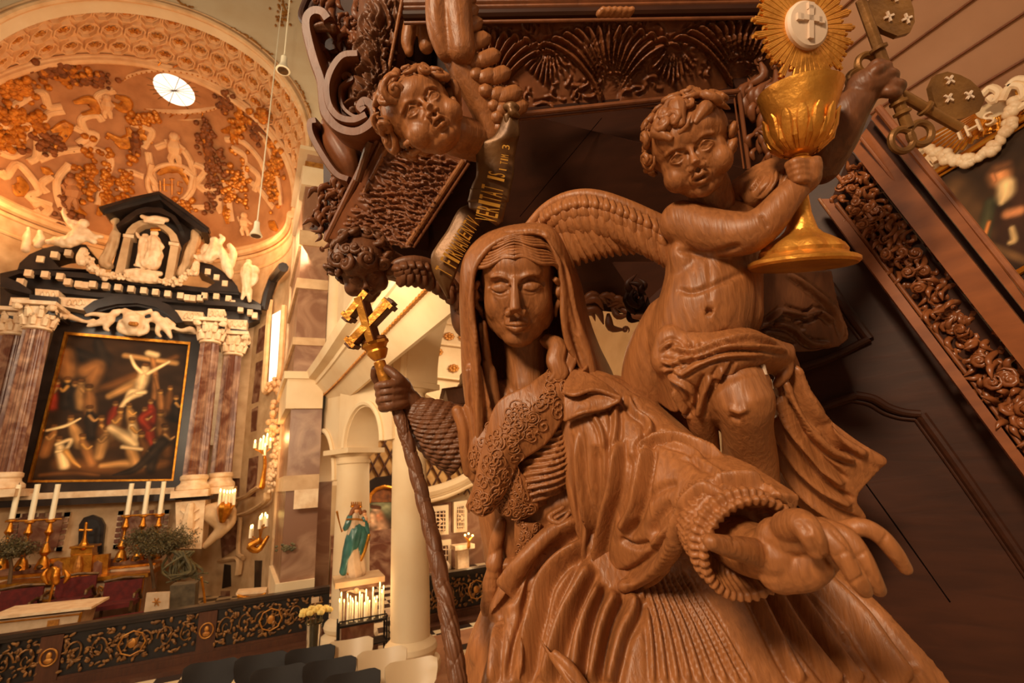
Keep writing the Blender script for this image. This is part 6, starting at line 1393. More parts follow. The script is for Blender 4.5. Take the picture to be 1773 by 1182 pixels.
mb=MB();mb.sheet(GW([[(*p,1.22+.01*i) for i,p in enumerate(m_(cP,r))] for r in ([(700,260),(850,255),(960,250),(1050,250)],[(690,380),(830,400),(980,380),(1080,400)],[(680,500),(800,500),(960,500),(1135,560)],[(760,600),(860,640),(980,640),(1085,615)])],40,36),.03)
c=Clay(mb,.0042,2);c.tree()
for pts in ([(860,260),(970,340),(1080,440),(1130,570)],[(830,440),(760,500),(690,540)],[(830,440),(960,470),(1000,430)],[(700,510),(850,520),(960,600),(1060,610)],[(900,500),(1000,450),(1080,500)]): c.fold(m_(cP,pts),.012,.014,'ridge')
for pts in ([(880,480),(940,540)],[(760,560),(900,600)]): c.fold(m_(cP,pts),.01,-.012,'bump')
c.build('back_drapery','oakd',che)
mb=MB();mb.box(W(1323,640,.985),(.006,.006,.022));mb.box(W(1334,665,1.0),(.006,.006,.020));mb.tube([W(1322,632,.985),W(1335,676,1.0)],.0018,6);mb.build('metal_hinge','host',che)
# wing
def wing(name,par,lead,rows,bone,m='oak'):
    mb=MB();CW(mb,[(*p,bone[0]+(bone[1]-bone[0])*i/(len(lead)-1)) for i,p in enumerate(lead)],14);w_=Clay(mb,.003,3).build(name,m,par)
    A_=spline(np.array(lead,float),120)
    for ri,(t0,t1,n,off,vec0,vec1,L0,L1,hw) in enumerate(rows):
        b=MB()
        for i in range(n):
            t=(i+.5)/n;k=int((t0+(t1-t0)*t)*119);p=A_[k];v=np.array(vec0)*(1-t)+np.array(vec1)*t;v=v/np.linalg.norm(v);L=L0+(L1-L0)*t;d0=p[2]-.004*ri-.003*(i%2);G=[]
            for s_ in np.linspace(0,1,9):
                w=hw*(.7+.4*math.sin(s_*PI*.6))*(1 if s_<.75 else math.sqrt(max(0,1-((s_-.75)/.25)**2))*.9+.1);cx_,cy_=p[0]+v[0]*(L*s_+off),p[1]+v[1]*(L*s_+off)
                G.append([W(cx_-v[1]*w*u,cy_+v[0]*w*u,d0-.007*(1-u*u)-.02*math.sin(s_*PI)+(.004*u)) for u in(-1,-.6,-.1,0,.1,.6,1)])
            b.sheet(G,.004)
        b.build('feather_row',m,w_,smooth=180)
    return w_
wing('left_wing',che,[(912,398,1.30),(945,362,1.26),(985,342,1.22),(1030,340,1.2),(1085,358,1.18),(1150,388,1.17)],
 [(0.02,.62,17,0,(.1,1),(.75,.9),105,130,8),(.25,.96,24,4,(.35,1),(.35,1),62,92,8.5),(.2,.98,20,2,(.3,1),(.3,1),40,62,8),(.15,1,22,0,(.25,1),(.25,1),24,34,7)],(10,14))
# ---- chalice with the radiant host
cha=thing('gilded_chalice','gilded wooden chalice with radiant host, held up by the carved child','chalice',tuple(W(1388,462,.99)))
k_=.99/FPX;B0=W(1388,462,.99);ax=nrm(W(1384,165,.99)-B0)
def L_(p): return [(r*k_,z*k_) for r,z in p]
mb=MB().lathe(L_([(60,-2),(80,0),(84,4),(84,9),(80,12),(72,14),(66,20)]),tuple(B0),tuple(ax),n=64);mb.build('foot_rim','gilt',cha)
mb=MB().lathe(L_([(64,17),(66,26),(60,36),(46,46),(33,54),(26,62)]),tuple(B0),tuple(ax),n=96,lobes=9,ld=.10)
mb.build('lobed_foot','gilt',cha)
mb=MB().lathe(L_([(27,58),(22,72),(16,92),(12,120),(11,150),(13,162),(20,168),(23,176),(20,184),(12,190),(14,196)]),tuple(B0),tuple(ax),n=40);mb.build('stem','gilt',cha)
mb=MB().lathe(L_([(12,192),(24,198),(38,210),(47,228),(50,246),(51,256),(53,262),(60,285),(65,304),(61,304),(55,282),(46,250),(10,215)]),tuple(B0),tuple(ax),n=64);o=mb.build('cup','gilt',cha)
mb=MB();u_,w_,_=frame_of(ax)
for k in range(14):
    a=k*2*PI/14;d=u_*math.cos(a)+w_*math.sin(a);P=[B0+ax*z*k_+d*(r*k_) for r,z in((26,197),(42,212),(51,232),(54,250),(58,259))];mb.tube(P,[.004,.009,.012,.010,.004],8,flat=.45,up=d)
    a+=PI/14;d=u_*math.cos(a)+w_*math.sin(a);mb.tube([B0+ax*z*k_+d*(r*k_) for r,z in((28,199),(45,216),(52,236))],[.004,.007,.003],6)
mb.build('leaf_calyx','gilt',cha)
hc=W(1392,48,.98);hu=nrm(RT*.98+FW*.2);hn=nrm(np.cross(hu,UP));hv=np.cross(hn,hu)
if np.dot(hn,CAM-hc)<0: hn=-hn
k2=.98/FPX
rays=MB();nr=46
for k in range(nr):
    a=k*2*PI/nr;L=(100 if k%2 else 88)+6*math.sin(k*2.3);d=hu*math.cos(a)+hv*math.sin(a)*1.0;e=np.cross(hn,d)
    for q in(-1,0,1):
        dd=nrm(d+e*.035*q);rays.tube([hc+dd*34*k2,hc+dd*(L-abs(q)*6)*k2],[3.0*k2,3.6*k2],6)
rays.build('sun_rays','gilt',cha,smooth=60)
b=MB();b.lathe([(38*k2,-.006),(41*k2,0),(41*k2,.010),(37*k2,.014),(0.001,.016)],tuple(hc),tuple(hn),n=48);M['host']=mat('host_paint',(226,200,176),(200,170,144),8,rough=.5);o=b.build('host_disc','host',cha)
b=MB()
f0=hc+hn*.017;b.box(f0,(1,1,1),np.stack([hu*.011,hv*.068,hn*.006],1));b.box(f0+hv*.008,(1,1,1),np.stack([hu*.052,hv*.011,hn*.006],1))
for e in(hu*.026+hv*.008,-hu*.026+hv*.008,hv*.034): b.box(f0+e,(1,1,1),np.stack([hu*.014,hv*.014,hn*.006],1))
b.build('relief_cross','host',o)
# ---- the two keys
M['keyg']=mat('dull_gilt_iron',(150,104,52),(106,70,34),10,rough=.5,metal=.5,bump=.2)
def key(label,bow,tip,d,bitside,ringc=None):
    A=W(*bow,d);B=W(*tip,d);t=thing('gilded_key',label,'key',tuple(A),'crossed gilded keys');a=nrm(B-A);n_=nrm(FW-a*(FW@a));u=np.cross(a,n_)*bitside;L=np.linalg.norm(B-A);k=d/FPX
    mb=MB();mb.tube([A,B],[9*k,8*k],12)
    for z in(.12,.2,.62): mb.lathe([(9*k,-.005),(13*k,-.003),(13*k,.003),(9*k,.005)],tuple(A+a*L*z),tuple(a),n=16)
    mb.build('shank','keyg',t)
    P2=[(0,-8),(14,-30),(34,-48),(56,-50),(70,-36),(76,-14),(77,6),(72,28),(60,44),(38,46),(16,30),(0,10)];bt=B-a*34*k
    mb=MB();R0=[bt+u*x*k+a*y*k for x,y in P2];th=.006;mb.loft([np.array(R0)-n_*th,np.array(R0)+n_*th]);b_=mb.build('bit','keyg',t)
    for x,y in((30,-12),(52,16),(58,-26)):
        mb=MB();c0=bt+u*x*k+a*y*k-n_*.008;mb.box(c0,(1,1,1),np.stack([u*.0045,a*.022,n_*.004],1));mb.box(c0,(1,1,1),np.stack([u*.022,a*.0045,n_*.004],1));mb.build('cut_cross','host',b_)
    if ringc:
        mb=MB()
        for cx_,cy_,r in ringc: mb.tube([A+a*(cy_+r*math.sin(q))*k+u*(cx_+r*math.cos(q))*k for q in np.linspace(0,2*PI,25)[:-1]],6*k,8,closed=True)
        mb.build('bow','keyg',t)
    return t
key('gilded key pointing up with its cut bit beside the radiant host',(1572,222),(1490,0),1.02,-1,[(-17,-16,19),(17,-16,19)])
key('gilded key pointing right with its cut bit against the pale ceiling',(1505,132),(1662,222),1.045,1,[(-16,-14,16),(16,-14,16)])
# ============================================================ THE CARVED PULPIT
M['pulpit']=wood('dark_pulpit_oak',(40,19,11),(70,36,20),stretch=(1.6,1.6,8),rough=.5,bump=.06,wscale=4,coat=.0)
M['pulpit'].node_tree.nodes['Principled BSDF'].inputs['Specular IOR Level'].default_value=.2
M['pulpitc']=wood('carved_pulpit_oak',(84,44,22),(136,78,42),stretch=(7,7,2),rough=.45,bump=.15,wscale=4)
def c6(x,y): return 520+x/2.814,y/2.814
def cA(x,y): return 880+x/2.8135,y/2.8135
def cB1(x,y): return 720+x/6.567,170+y/6.567
def cB2(x,y): return 720+x/5.911,330+y/5.911
def cS(x,y): return 520+x/3.377,180+y/3.377
def c7(x,y): return 1373+x/1.5125,400+y/1.5125
pul=thing('carved_pulpit','great dark carved oak pulpit tub with acanthus frieze above the veiled woman','pulpit',tuple(W(1150,1300,2.0)))
def slab(corners,th,name,m,par=pul,n=(6,6)):
    """four corners px,py,d in order TL TR BR BL, thickness away from the camera"""
    a,b_,c_,d_=[W(*q) for q in corners];mb=MB();n_=nrm(np.cross(b_-a,d_-a))
    if np.dot(n_,a-CAM)<0: n_=-n_
    F_=[a,b_,c_,d_];mb.loft([F_,[p+n_*th for p in F_]]);return mb.build(name,m,par)
def bead(pts,r,name='moulding',m='pulpitc',par=pul,n=10,mb=None,flat=1.0):
    b=mb or MB();A_=np.array([[*p] for p in pts],float);k=max(2,len(A_)*6);S_=spline(A_,k) if len(A_)>2 else np.linspace(A_[0],A_[1],8)
    b.tube([W(*s[:3]) for s in S_],[r*s[2]/FPX for s in S_],n,flat=flat)
    return b if mb else b.build(name,m,par)
def leaf(mb,p0,p1,bend,w,out,th=.4,n=7):
    p0=np.array(p0);p1=np.array(p1);mid=(p0+p1)/2+np.array(bend);P=spline([p0,mid,p1],9);mb.tube(P,w*np.array([.35,.7,.95,1,.95,.85,.65,.4,.12]),n,flat=th,up=out)
def foliage(corners,n,size,seed,name,m='pulpitc',par=pul,flow=(0,-1),spread=.9,depth=.02,berries=0,wf=.17,curls=True,bulge=.8,flat=.5):
    rg=np.random.default_rng(seed);a,b_,c_,d_=[np.array(q,float) for q in corners];mb=MB()
    for i in range(n):
        u,v=rg.random(2);q=(a*(1-u)+b_*u)*(1-v)+(d_*(1-u)+c_*u)*v;ang=math.atan2(flow[1],flow[0])+rg.normal()*spread;L=size*(.6+.8*rg.random());p0=W(*q);e=W(q[0]+math.cos(ang)*L,q[1]+math.sin(ang)*L,q[2]-depth*rg.random())
        out=nrm(CAM-p0);side=np.cross(out,nrm(e-p0))*L*q[2]/FPX*.35*rg.choice([-1,1]);k=q[2]/FPX
        leaf(mb,p0,e,side+out*depth*bulge,L*k*wf,out,flat,6)
        if curls and rg.random()<.3: curl(mb,e,L*k*.16,out,rg,1.2)
    for i in range(berries):
        u,v=rg.random(2);q=(a*(1-u)+b_*u)*(1-v)+(d_*(1-u)+c_*u)*v;mb.ell(W(q[0],q[1],q[2]-.01),size*.13*q[2]/FPX,None,7,5)
    return mb.build(name,m,par,smooth=180)
def relief(rows,strokes,name,m,par=pul,vox=.0042,th=.03,nz=0):
    mb=MB();mb.sheet(GW(rows,40,40),th);c=Clay(mb,vox,1);c.tree()
    for pts,r,a,pr__ in strokes: c.fold(pts,r,a,pr__,.18)
    if nz: c.noise(nz,140)
    c.smooth(1);return c.build(name,m,par)
def flow_strokes(quad,n,flow,L,seed,r=(.006,.011),a=(.008,.016),bend=.35):
    rg=np.random.default_rng(seed);A,B,C_,D=[np.array(q[:2],float) for q in quad];out=[]
    for i in range(n):
        u,v=rg.random(2);p=(A*(1-u)+B*u)*(1-v)+(D*(1-u)+C_*u)*v;ang=math.atan2(flow[1],flow[0])+rg.normal()*bend;l=L*(.5+rg.random());d=np.array([math.cos(ang),math.sin(ang)]);nn=np.array([-d[1],d[0]])*l*.22*rg.choice([-1,1])
        out.append(([tuple(p),tuple(p+d*l*.5+nn),tuple(p+d*l)],r[0]+(r[1]-r[0])*rg.random(),a[0]+(a[1]-a[0])*rg.random(),'sharp' if rg.random()<.5 else 'ridge'))
        if rg.random()<.4: out.append(([tuple(p+nn*1.3),tuple(p+nn*1.3+d*l*.4)],.006,-.012,'bump'))
    return out
# underside panel
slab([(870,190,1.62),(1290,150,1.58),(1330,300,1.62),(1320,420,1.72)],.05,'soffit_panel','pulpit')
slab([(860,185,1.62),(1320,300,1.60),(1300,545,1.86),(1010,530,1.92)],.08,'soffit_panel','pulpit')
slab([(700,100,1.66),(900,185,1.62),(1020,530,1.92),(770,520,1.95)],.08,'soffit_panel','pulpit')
slab([(1030,470,1.85),(1320,440,1.8),(1140,550,1.9),(1010,534,1.92)],.05,'soffit_edge','pulpit')
mb=MB();P1=spline(np.array([(880,202,1.56),(1080,182,1.54),(1279,158,1.52)],float),12);bead([(880,200,1.56),(1279,158,1.52)],4.5,mb=mb);bead([(880,209,1.57),(1272,168,1.53)],2.2,mb=mb);bead([(1279,157,1.52),(1297,292,1.56)],3.6,mb=mb);bead([(1271,168,1.53),(1288,292,1.57)],1.6,mb=mb)
mb.build('panel_moulding','pulpitc',pul)
bead([(900,375,1.70),(1042,204,1.58)],.6,'panel_joint','joint')
# ragged carved lower rim
foliage([(1000,520,1.88),(1130,515,1.86),(1130,540,1.88),(1005,545,1.9)],26,34,2,'lower_rim_carving',flow=(1,.05),spread=.3)
foliage([(1075,520,1.5),(1125,500,1.45),(1110,545,1.45),(1085,545,1.5)],18,30,3,'lower_rim_carving','pulpit',flow=(.3,-1),spread=.6)
slab([(1060,455,1.6),(1190,455,1.5),(1190,530,1.5),(1110,530,1.6)],.03,'lower_rim_block','pulpit')
# acanthus cove
slab([(690,-80,1.66),(1350,-80,1.56),(1345,175,1.56),(860,200,1.66)],.08,'cove','pulpit')
st=[]
rg=np.random.default_rng(77)
for bx,by,top,sw in ((1054,190,42,112),(1280,166,34,104),(838,204,50,112)):
    for i in range(13):
        f=(i/12-.5)*2;h=(by-top)*(1-.2*f*f);P=[(bx+f*6,by),(bx+f*sw*.22,by-h*.4),(bx+f*sw*.55,by-h*.78),(bx+f*sw*.95,by-h*.97),(bx+f*sw*1.15,by-h*.88)]
        st.append((P,.0095,.022,'ridge'))
        for q in range(1,4):
            x,y=P[q]
            for s_ in(-1,1): st.append(([(x,y),(x+s_*7+f*3,y-6),(x+s_*12+f*4,y-4)],.0065,.010,'sharp'))
for bx in (945,1165):
    for i in range(9):
        f=(i/8-.5)*2;st.append(([(bx+f*4,60),(bx+f*14,90),(bx+f*30,130-abs(f)*20),(bx+f*38,150-abs(f)*34)],.010,.018,'ridge'))
st+=flow_strokes([(870,55),(1300,40),(1300,150),(880,190)],150,(.2,-1),22,9,bend=.9)
relief([[(800,40,1.58),(960,36,1.53),(1130,34,1.50),(1345,30,1.48)],[(800,90,1.59),(960,84,1.55),(1130,80,1.52),(1345,72,1.50)],[(800,140,1.62),(960,134,1.59),(1130,128,1.57),(1345,116,1.55)],[(800,208,1.66),(960,198,1.64),(1130,184,1.62),(1345,160,1.60)]],st,'acanthus_frieze','pulpitc')
for y0,y1,r,m in ((-30,-60,16,'pulpit'),(6,-4,6,'pulpitc'),(14,4,4,'pulpitc'),(27,16,9,'pulpit'),(40,30,3,'pulpitc')): bead([(700,y0,1.52),(1345,y1,1.44)],r,'cornice_moulding',m)
mb=MB()
for k in range(6): CW(mb,[(1038+k*10,24,1.44,7),(1044+k*10,17,1.43,6)],8)
Clay(mb,.004,1).build('worn_bracket','oak',pul)
foliage([(1282,150,1.54),(1340,140,1.5),(1350,300,1.5),(1300,290,1.56)],46,44,8,'corner_foliage','pulpitc',flow=(.5,-1),spread=.3)
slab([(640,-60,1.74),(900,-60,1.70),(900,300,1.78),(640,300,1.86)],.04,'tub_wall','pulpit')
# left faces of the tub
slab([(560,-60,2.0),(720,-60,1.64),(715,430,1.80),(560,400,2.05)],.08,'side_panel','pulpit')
slab([(650,240,1.74),(812,270,1.66),(712,425,1.80),(575,412,1.95)],.05,'side_panel','pulpitc')
st=flow_strokes([(660,262),(800,282),(712,418),(584,408)],260,(1,.42),40,12,bend=.22)
for k in range(9): st.append(([(610+k*11,400-k*15),(655+k*12,382-k*13),(700+k*12,398-k*13),(730+k*9,420-k*14)],.010,.018,'ridge'))
relief([[(655,250,1.70),(735,262,1.66),(806,280,1.62)],[(630,310,1.77),(700,320,1.71),(770,335,1.66)],[(600,360,1.83),(672,372,1.76),(740,382,1.70)],[(570,414,1.90),(645,420,1.82),(712,428,1.75)]],st,'carved_leaf_panel','pulpitc')
for a_,b_,r in (((651,240,1.68),(566,416,1.90),7),((660,247,1.68),(578,420,1.90),3.5),((671,255,1.68),(590,418,1.88),5),((803,278,1.60),(706,424,1.74),5),((812,283,1.60),(716,428,1.74),2.5),((700,-20,1.56),(667,152,1.62),3)): bead([a_,b_],r,'frame_moulding','oak' if r in(3,5) else 'pulpitc')
foliage([(575,300,1.98),(612,300,1.95),(575,405,1.98),(535,395,2.02)],70,24,14,'outer_foliage','pulpitc',flow=(-.3,1),spread=.8,berries=20)
slab([(582,290,2.0),(640,290,1.9),(590,412,1.95),(536,396,2.04)],.06,'outer_panel','pulpit')
st=flow_strokes([(628,0),(692,0),(672,175),(612,180)],120,(.1,1),44,15,r=(.008,.016),a=(.012,.026),bend=.35)
relief([[(630,-50,1.66),(665,-50,1.61),(700,-50,1.62)],[(622,60,1.66),(655,60,1.60),(690,60,1.62)],[(612,130,1.67),(645,130,1.61),(676,130,1.63)],[(604,200,1.68),(635,200,1.63),(662,200,1.65)]],st,'carved_pilaster','oakd',vox=.004)
slab([(615,-60,1.72),(700,-60,1.64),(680,200,1.68),(600,200,1.74)],.05,'pilaster','pulpitc')
foliage([(575,-10,1.74),(625,-10,1.70),(620,160,1.72),(580,130,1.76)],60,32,16,'console_foliage','pulpitc',flow=(.1,1),spread=.7,depth=.03,berries=20)
slab([(560,-60,1.85),(640,-60,1.8),(640,260,1.85),(590,210,1.9)],.05,'console_back','pulpit')
# relief bust on the corner
mb=MB();CW(mb,[(716,30,1.58,15),(706,70,1.58,12),(708,90,1.58,8)]);CW(mb,[(735,32,1.58,14),(738,80,1.58,13)]);Clay(mb,.004,2).build('carved_block','oak',pul)
for pts,r in (([(535,-8,1.9),(524,32,1.9),(560,55,1.86),(612,58,1.8)],7),([(552,-8,1.88),(540,26,1.88),(572,44,1.84),(612,46,1.8)],7),([(566,-8,1.86),(556,18,1.86),(584,34,1.82),(612,36,1.8)],5)): bead(pts,r,'corner_cornice','pulpit')
slab([(540,-40,1.9),(640,-40,1.84),(640,52,1.84),(526,34,1.92)],.05,'corner_cornice','pulpit')
# scroll brackets
def ribbon(fn,pts,d,w,name,m='pulpitc',th=.014,dd=None):
    A_=spline(np.array([(*fn(*p[:2]),d+(p[2] if len(p)>2 else 0)) for p in pts],float),len(pts)*8);P=np.array([W(*q) for q in A_]);mb=MB();T_=np.gradient(P,axis=0);rings=[]
    for p,t in zip(P,T_):
        t=nrm(t);a=nrm(FW-t*(FW@t));u=np.cross(t,a);rings.append([p+a*w/2*s1+u*th/2*s2 for s1,s2 in((-1,-1),(-1,1),(-.8,1.5),(.8,1.5),(1,1),(1,-1),(.8,-1.5),(-.8,-1.5))])
    mb.loft(rings);return mb.build(name,m,pul,smooth=60)
ribbon(c6,[(165,150),(140,118),(100,112),(70,140),(66,190),(80,260),(105,350),(135,440),(145,540),(160,600),(215,660),(290,680),(350,655),(385,610),(375,560),(340,535),(318,560),(335,580)],1.66,.13,'great_scroll','pulpitc',.026)
ribbon(c6,[(300,300),(230,310),(180,370),(155,450),(165,540),(210,600),(280,615),(340,590)],1.64,.10,'great_scroll','pulpitc',.02)
ribbon(c6,[(130,270),(112,240),(88,245),(85,290),(110,360),(140,430)],1.70,.06,'small_scroll','pulpitc',.012)
ribbon(c6,[(210,390),(240,375),(262,400),(235,415),(205,450),(215,530),(270,580),(320,575)],1.66,.05,'small_scroll','pulpitc',.010)
ribbon(c6,[(115,630),(88,640),(95,700),(150,800),(210,880),(265,905)],1.86,.16,'lower_scroll','pulpitc',.02)
mb=MB();CW(mb,[(*c6(130,600),1.86,10),(*c6(180,700),1.85,24),(*c6(240,800),1.84,24),(*c6(262,890),1.84,8)]);Clay(mb,.004,2).build('lower_scroll_body','pulpitc',pul)
mb=MB()
for k in range(7): CW(mb,[(*c6(70+k*15,130-12*math.sin(k*.5)),1.62,5),(*c6(72+k*15,150-8*math.sin(k*.5)),1.63,5)],8)
Clay(mb,.003,1).build('scroll_beads','oakd',pul)
bead([(*c6(340,690),1.66),(*c6(280,880),1.72)],7,'bracket_bar','oakd')
# lower lumps behind the veil
mb=MB();CW(mb,[(798,525,1.5,20),(805,560,1.5,22),(815,580,1.5,14)]);CW(mb,[(760,470,1.6,22),(790,500,1.55,26)])
Clay(mb,.005,3).build('lower_boss','oakd',pul)
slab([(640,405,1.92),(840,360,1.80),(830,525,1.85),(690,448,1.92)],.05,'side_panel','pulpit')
# ------------------------------------------------------------ winged cherub heads
def cherub_head(name,label,f,seed,neck,m,nc=50,front=.25):
    t=thing(name,label,'carved head',tuple(f(0,0,-.5)));mb=MB();head_volumes(f,mb,True)
    for ch in neck: CW(mb,ch)
    c=Clay(mb,.0024,8);head_details(f,c,True,.035);c.smooth(1);c.build('face',m,t);curly_hair(f,t,m,nc,.12,seed,front=front);return t
hA=cherub_head('winged_cherub_head','carved cherub head with open mouth and one tall wing, looking down from the pulpit','x' and Frame(735,205,1.16,.222,roll=40,yaw=-6,pitch=2),21,[[(790,235,1.22,34),(825,245,1.28,34)]],'oak',50)
wing('wing',hA,[(850,236,1.27),(838,190,1.25),(800,120,1.22),(770,60,1.22),(764,10,1.23),(775,-50,1.26)],
 [(.1,.9,9,6,(1,-.35),(1,-.5),70,60,13),(.05,.95,11,3,(1,-.3),(1,-.4),52,44,12),(.02,.95,12,0,(1,-.2),(1,-.35),34,30,11)],(24,22),'oak')
mb=MB();CW(mb,[(762,-60,1.20,24),(756,0,1.18,20),(757,50,1.18,18),(770,92,1.19,14),(776,102,1.2,8)]);CW(mb,[(790,-50,1.2,26),(792,20,1.19,26),(800,90,1.19,24)]);Clay(mb,.004,3).build('wing_arm','oak',hA)
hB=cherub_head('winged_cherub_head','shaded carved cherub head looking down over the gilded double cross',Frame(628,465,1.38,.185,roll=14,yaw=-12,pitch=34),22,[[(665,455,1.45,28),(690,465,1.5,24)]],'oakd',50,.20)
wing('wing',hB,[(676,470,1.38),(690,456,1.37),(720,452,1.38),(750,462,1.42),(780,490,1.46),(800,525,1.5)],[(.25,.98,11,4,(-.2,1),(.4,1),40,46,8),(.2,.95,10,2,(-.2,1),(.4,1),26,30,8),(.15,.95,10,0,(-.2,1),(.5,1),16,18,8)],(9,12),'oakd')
# ------------------------------------------------------------ lettered ribbon
M['banner']=mat('bronzed_ribbon',(112,76,40),(78,50,26),10,rough=.45,metal=.35,bump=.15);M['letter']=mat('gilt_letters',(232,166,66),rough=.35,metal=.6)
ban=thing('lettered_ribbon','bronzed carved ribbon with gilded capital letters hanging beside the upper cherub head','ribbon',tuple(W(777,516,1.30)))
def band_px(L,R,name,d):
    G=GW([[(*p,dd) for p,dd in zip(L,d)],[((a[0]+b[0])/2,(a[1]+b[1])/2,dd-.012) for a,b,dd in zip(L,R,d)],[(*p,dd) for p,dd in zip(R,d)]],40,12);mb=MB();mb.sheet(G,.006);mb.build(name,'banner',ban,smooth=180);return G
band_px(m_(cB1,[(1020,90),(1000,200),(900,430),(700,540),(690,700),(690,880),(640,1000),(590,1182)]),m_(cB1,[(1130,90),(1160,200),(1175,400),(1150,520),(1120,700),(1110,870),(1085,1000),(1050,1182)]),'upper_fold',[1.24,1.23,1.23,1.24,1.25,1.25,1.25,1.25])
band_px(m_(cB2,[(560,-20),(545,160),(600,200),(840,360)]),m_(cB2,[(960,-20),(930,120),(900,250),(880,315)]),'upper_fold',[1.25,1.25,1.25,1.26])
band_px(m_(cB2,[(540,150),(440,200),(330,400),(220,560),(160,680),(190,850),(330,1100)]),m_(cB2,[(680,300),(600,400),(520,590),(450,740),(400,880),(350,1000),(340,1110)]),'lower_fold',[1.28,1.27,1.265,1.26,1.26,1.265,1.28])
mb=MB();CW(mb,[(*cB1(1030,100),1.22,7),(*cB1(1090,90),1.215,8),(*cB1(1145,110),1.22,6)]);CW(mb,[(*cB1(1080,130),1.21,6),(*cB1(1100,170),1.21,7),(*cB1(1160,200),1.22,5)]);CW(mb,[(*cB1(1030,200),1.22,5),(*cB1(1050,300),1.225,6),(*cB1(1060,400),1.23,4)]);Clay(mb,.003,1).build('rolled_end','banner',ban)
def letters(txt,p0,p1,h_px,d,name):
    """capitals reading from p0 to p1 in the ribbon's own plane"""
    n=len(txt);mb=MB();P0=np.array(p0,float);P1=np.array(p1,float);dirn=(P1-P0)/np.linalg.norm(P1-P0);u3=nrm(W(*P1,d)-W(*P0,d));n3=nrm(CAM-W(*((P0+P1)/2),d));w3=nrm(np.cross(n3,u3));step=np.linalg.norm(P1-P0)/n*d/FPX
    for i,ch in enumerate(txt):
        if ch==' ': continue
        q=P0+(P1-P0)*(i+.5)/n;V,F=text_mesh(ch,1,.02);wd_=V[:,0].max()-V[:,0].min();hh=V[:,1].max()-V[:,1].min();cx_=(V[:,0].max()+V[:,0].min())/2;cy_=(V[:,1].max()+V[:,1].min())/2
        sy=h_px*d/FPX/max(hh,.3) if hh>.3 else .3*h_px*d/FPX;sx=min(step*.80/max(wd_,.05),sy*1.1)
        mb.add(W(*q,d)+((V[:,:1]-cx_)*sx)*u3+((V[:,1:2]-cy_)*sy)*w3+V[:,2:]*.12*n3,F)
    mb.build(name,'letter',ban,smooth=0)
letters('T FIRMAM',cB2(275,850),cB2(480,480),31,1.238,'gilt_lettering');letters('ENTV',cB2(480,470),cB2(600,290),26,1.245,'gilt_lettering')
letters('VERITAT',cB2(715,315),cB2(790,-50),38,1.228,'gilt_lettering');letters('IS',cB1(905,935),cB1(925,840),30,1.228,'gilt_lettering');letters('I TIM',cB1(985,830),cB1(1015,640),13,1.222,'gilt_lettering');letters('3',cB1(1020,600),cB1(1030,510),13,1.220,'gilt_lettering')
# ------------------------------------------------------------ stair side and handrail
sta=thing('pulpit_stair','dark panelled oak stair side with sloping carved frieze and mouldings at right','staircase',tuple(W(1600,1400,1.4)))
_a=W(1416,344,1.5);_b=W(1773,823,1.12);_n=nrm(np.cross(_b-_a,[0,0,1.]))
def pd_(x,y,lift=0):
    r=RT*((x-CX)/FPX)-UP*((y-CY)/FPX)+FW;return ((_a-CAM)@_n)/(r@_n)-lift
def pslab(pts,name,m,lift=-.05,th=.05):
    P=[W(x,y,pd_(x,y,lift)) for x,y in pts];n_=_n if (_n@FW)>0 else -_n;MB().loft([P,[p+n_*th for p in P]]).build(name,m,sta)
pslab([(1285,110),(1505,196),(1860,655),(1860,1330),(1310,1330),(1300,560)],'panelling','pulpit')
def sd(x,y): # depth of the stair face at a pixel
    return 1.50-(x-1416)*(.38/357.)
def stripe(A,B,name,m,lift,th=.03):
    """A,B: two edges (start,end) in px"""
    a0,a1=A;b0,b1=B;slab([(*a0,sd(*a0)-lift),(*b0,sd(*b0)-lift),(*b1,sd(*b1)-lift),(*a1,sd(*a1)-lift)],th,name,m,sta)
def ext(p,q,x): t=(x-p[0])/(q[0]-p[0]);return (x,p[1]+(q[1]-p[1])*t)
def E_(p,q): return (p,ext(p,q,1860))
M['rail']=wood('polished_rail_oak',(106,56,28),(158,92,50),stretch=(2,2,6),rough=.34,bump=.06,wscale=4,coat=.1)
stripe(E_((1416,344),(1773,823)),E_((1438,344),(1773,792)),'lower_rail','rail',.03)
bead([(1418,344,sd(1418,344)-.035),(*ext((1418,344),(1773,821),1860),sd(1860,0)-.035)],2.5,'rail_edge','oak',sta)
bead([(1448,352,sd(1448,344)-.04),(*ext((1448,352),(1773,778),1860),sd(1860,0)-.04)],3.5,'rail_bead','rail',sta)
stripe(E_((1440,344),(1773,790)),E_((1472,262),(1773,645)),'frieze_ground','pulpit',-.01)
stripe(E_((1474,258),(1773,640)),E_((1500,222),(1773,562)),'smooth_band','rail',.03)
stripe(E_((1500,222),(1773,562)),E_((1508,208),(1773,540)),'groove_band','pulpit',.0)
stripe(E_((1508,205),(1773,538)),E_((1520,190),(1773,512)),'upper_band','rail',.03)
bead([(1481,812,pd_(1481,812)+.052),(1560,922,pd_(1560,922)+.052),(1645,1042,pd_(1645,1042)+.052)],1.2,'panel_joint','joint',sta)
bead([(1490,238,sd(1490,0)-.045),(*ext((1490,238),(1773,596),1860),sd(1860,0)-.045)],3,'band_bead','rail',sta)
bead([(1520,186,sd(1520,0)-.05),(*ext((1520,186),(1773,498),1860),sd(1860,0)-.05)],6,'handrail','rail',sta)
rg=np.random.default_rng(31)
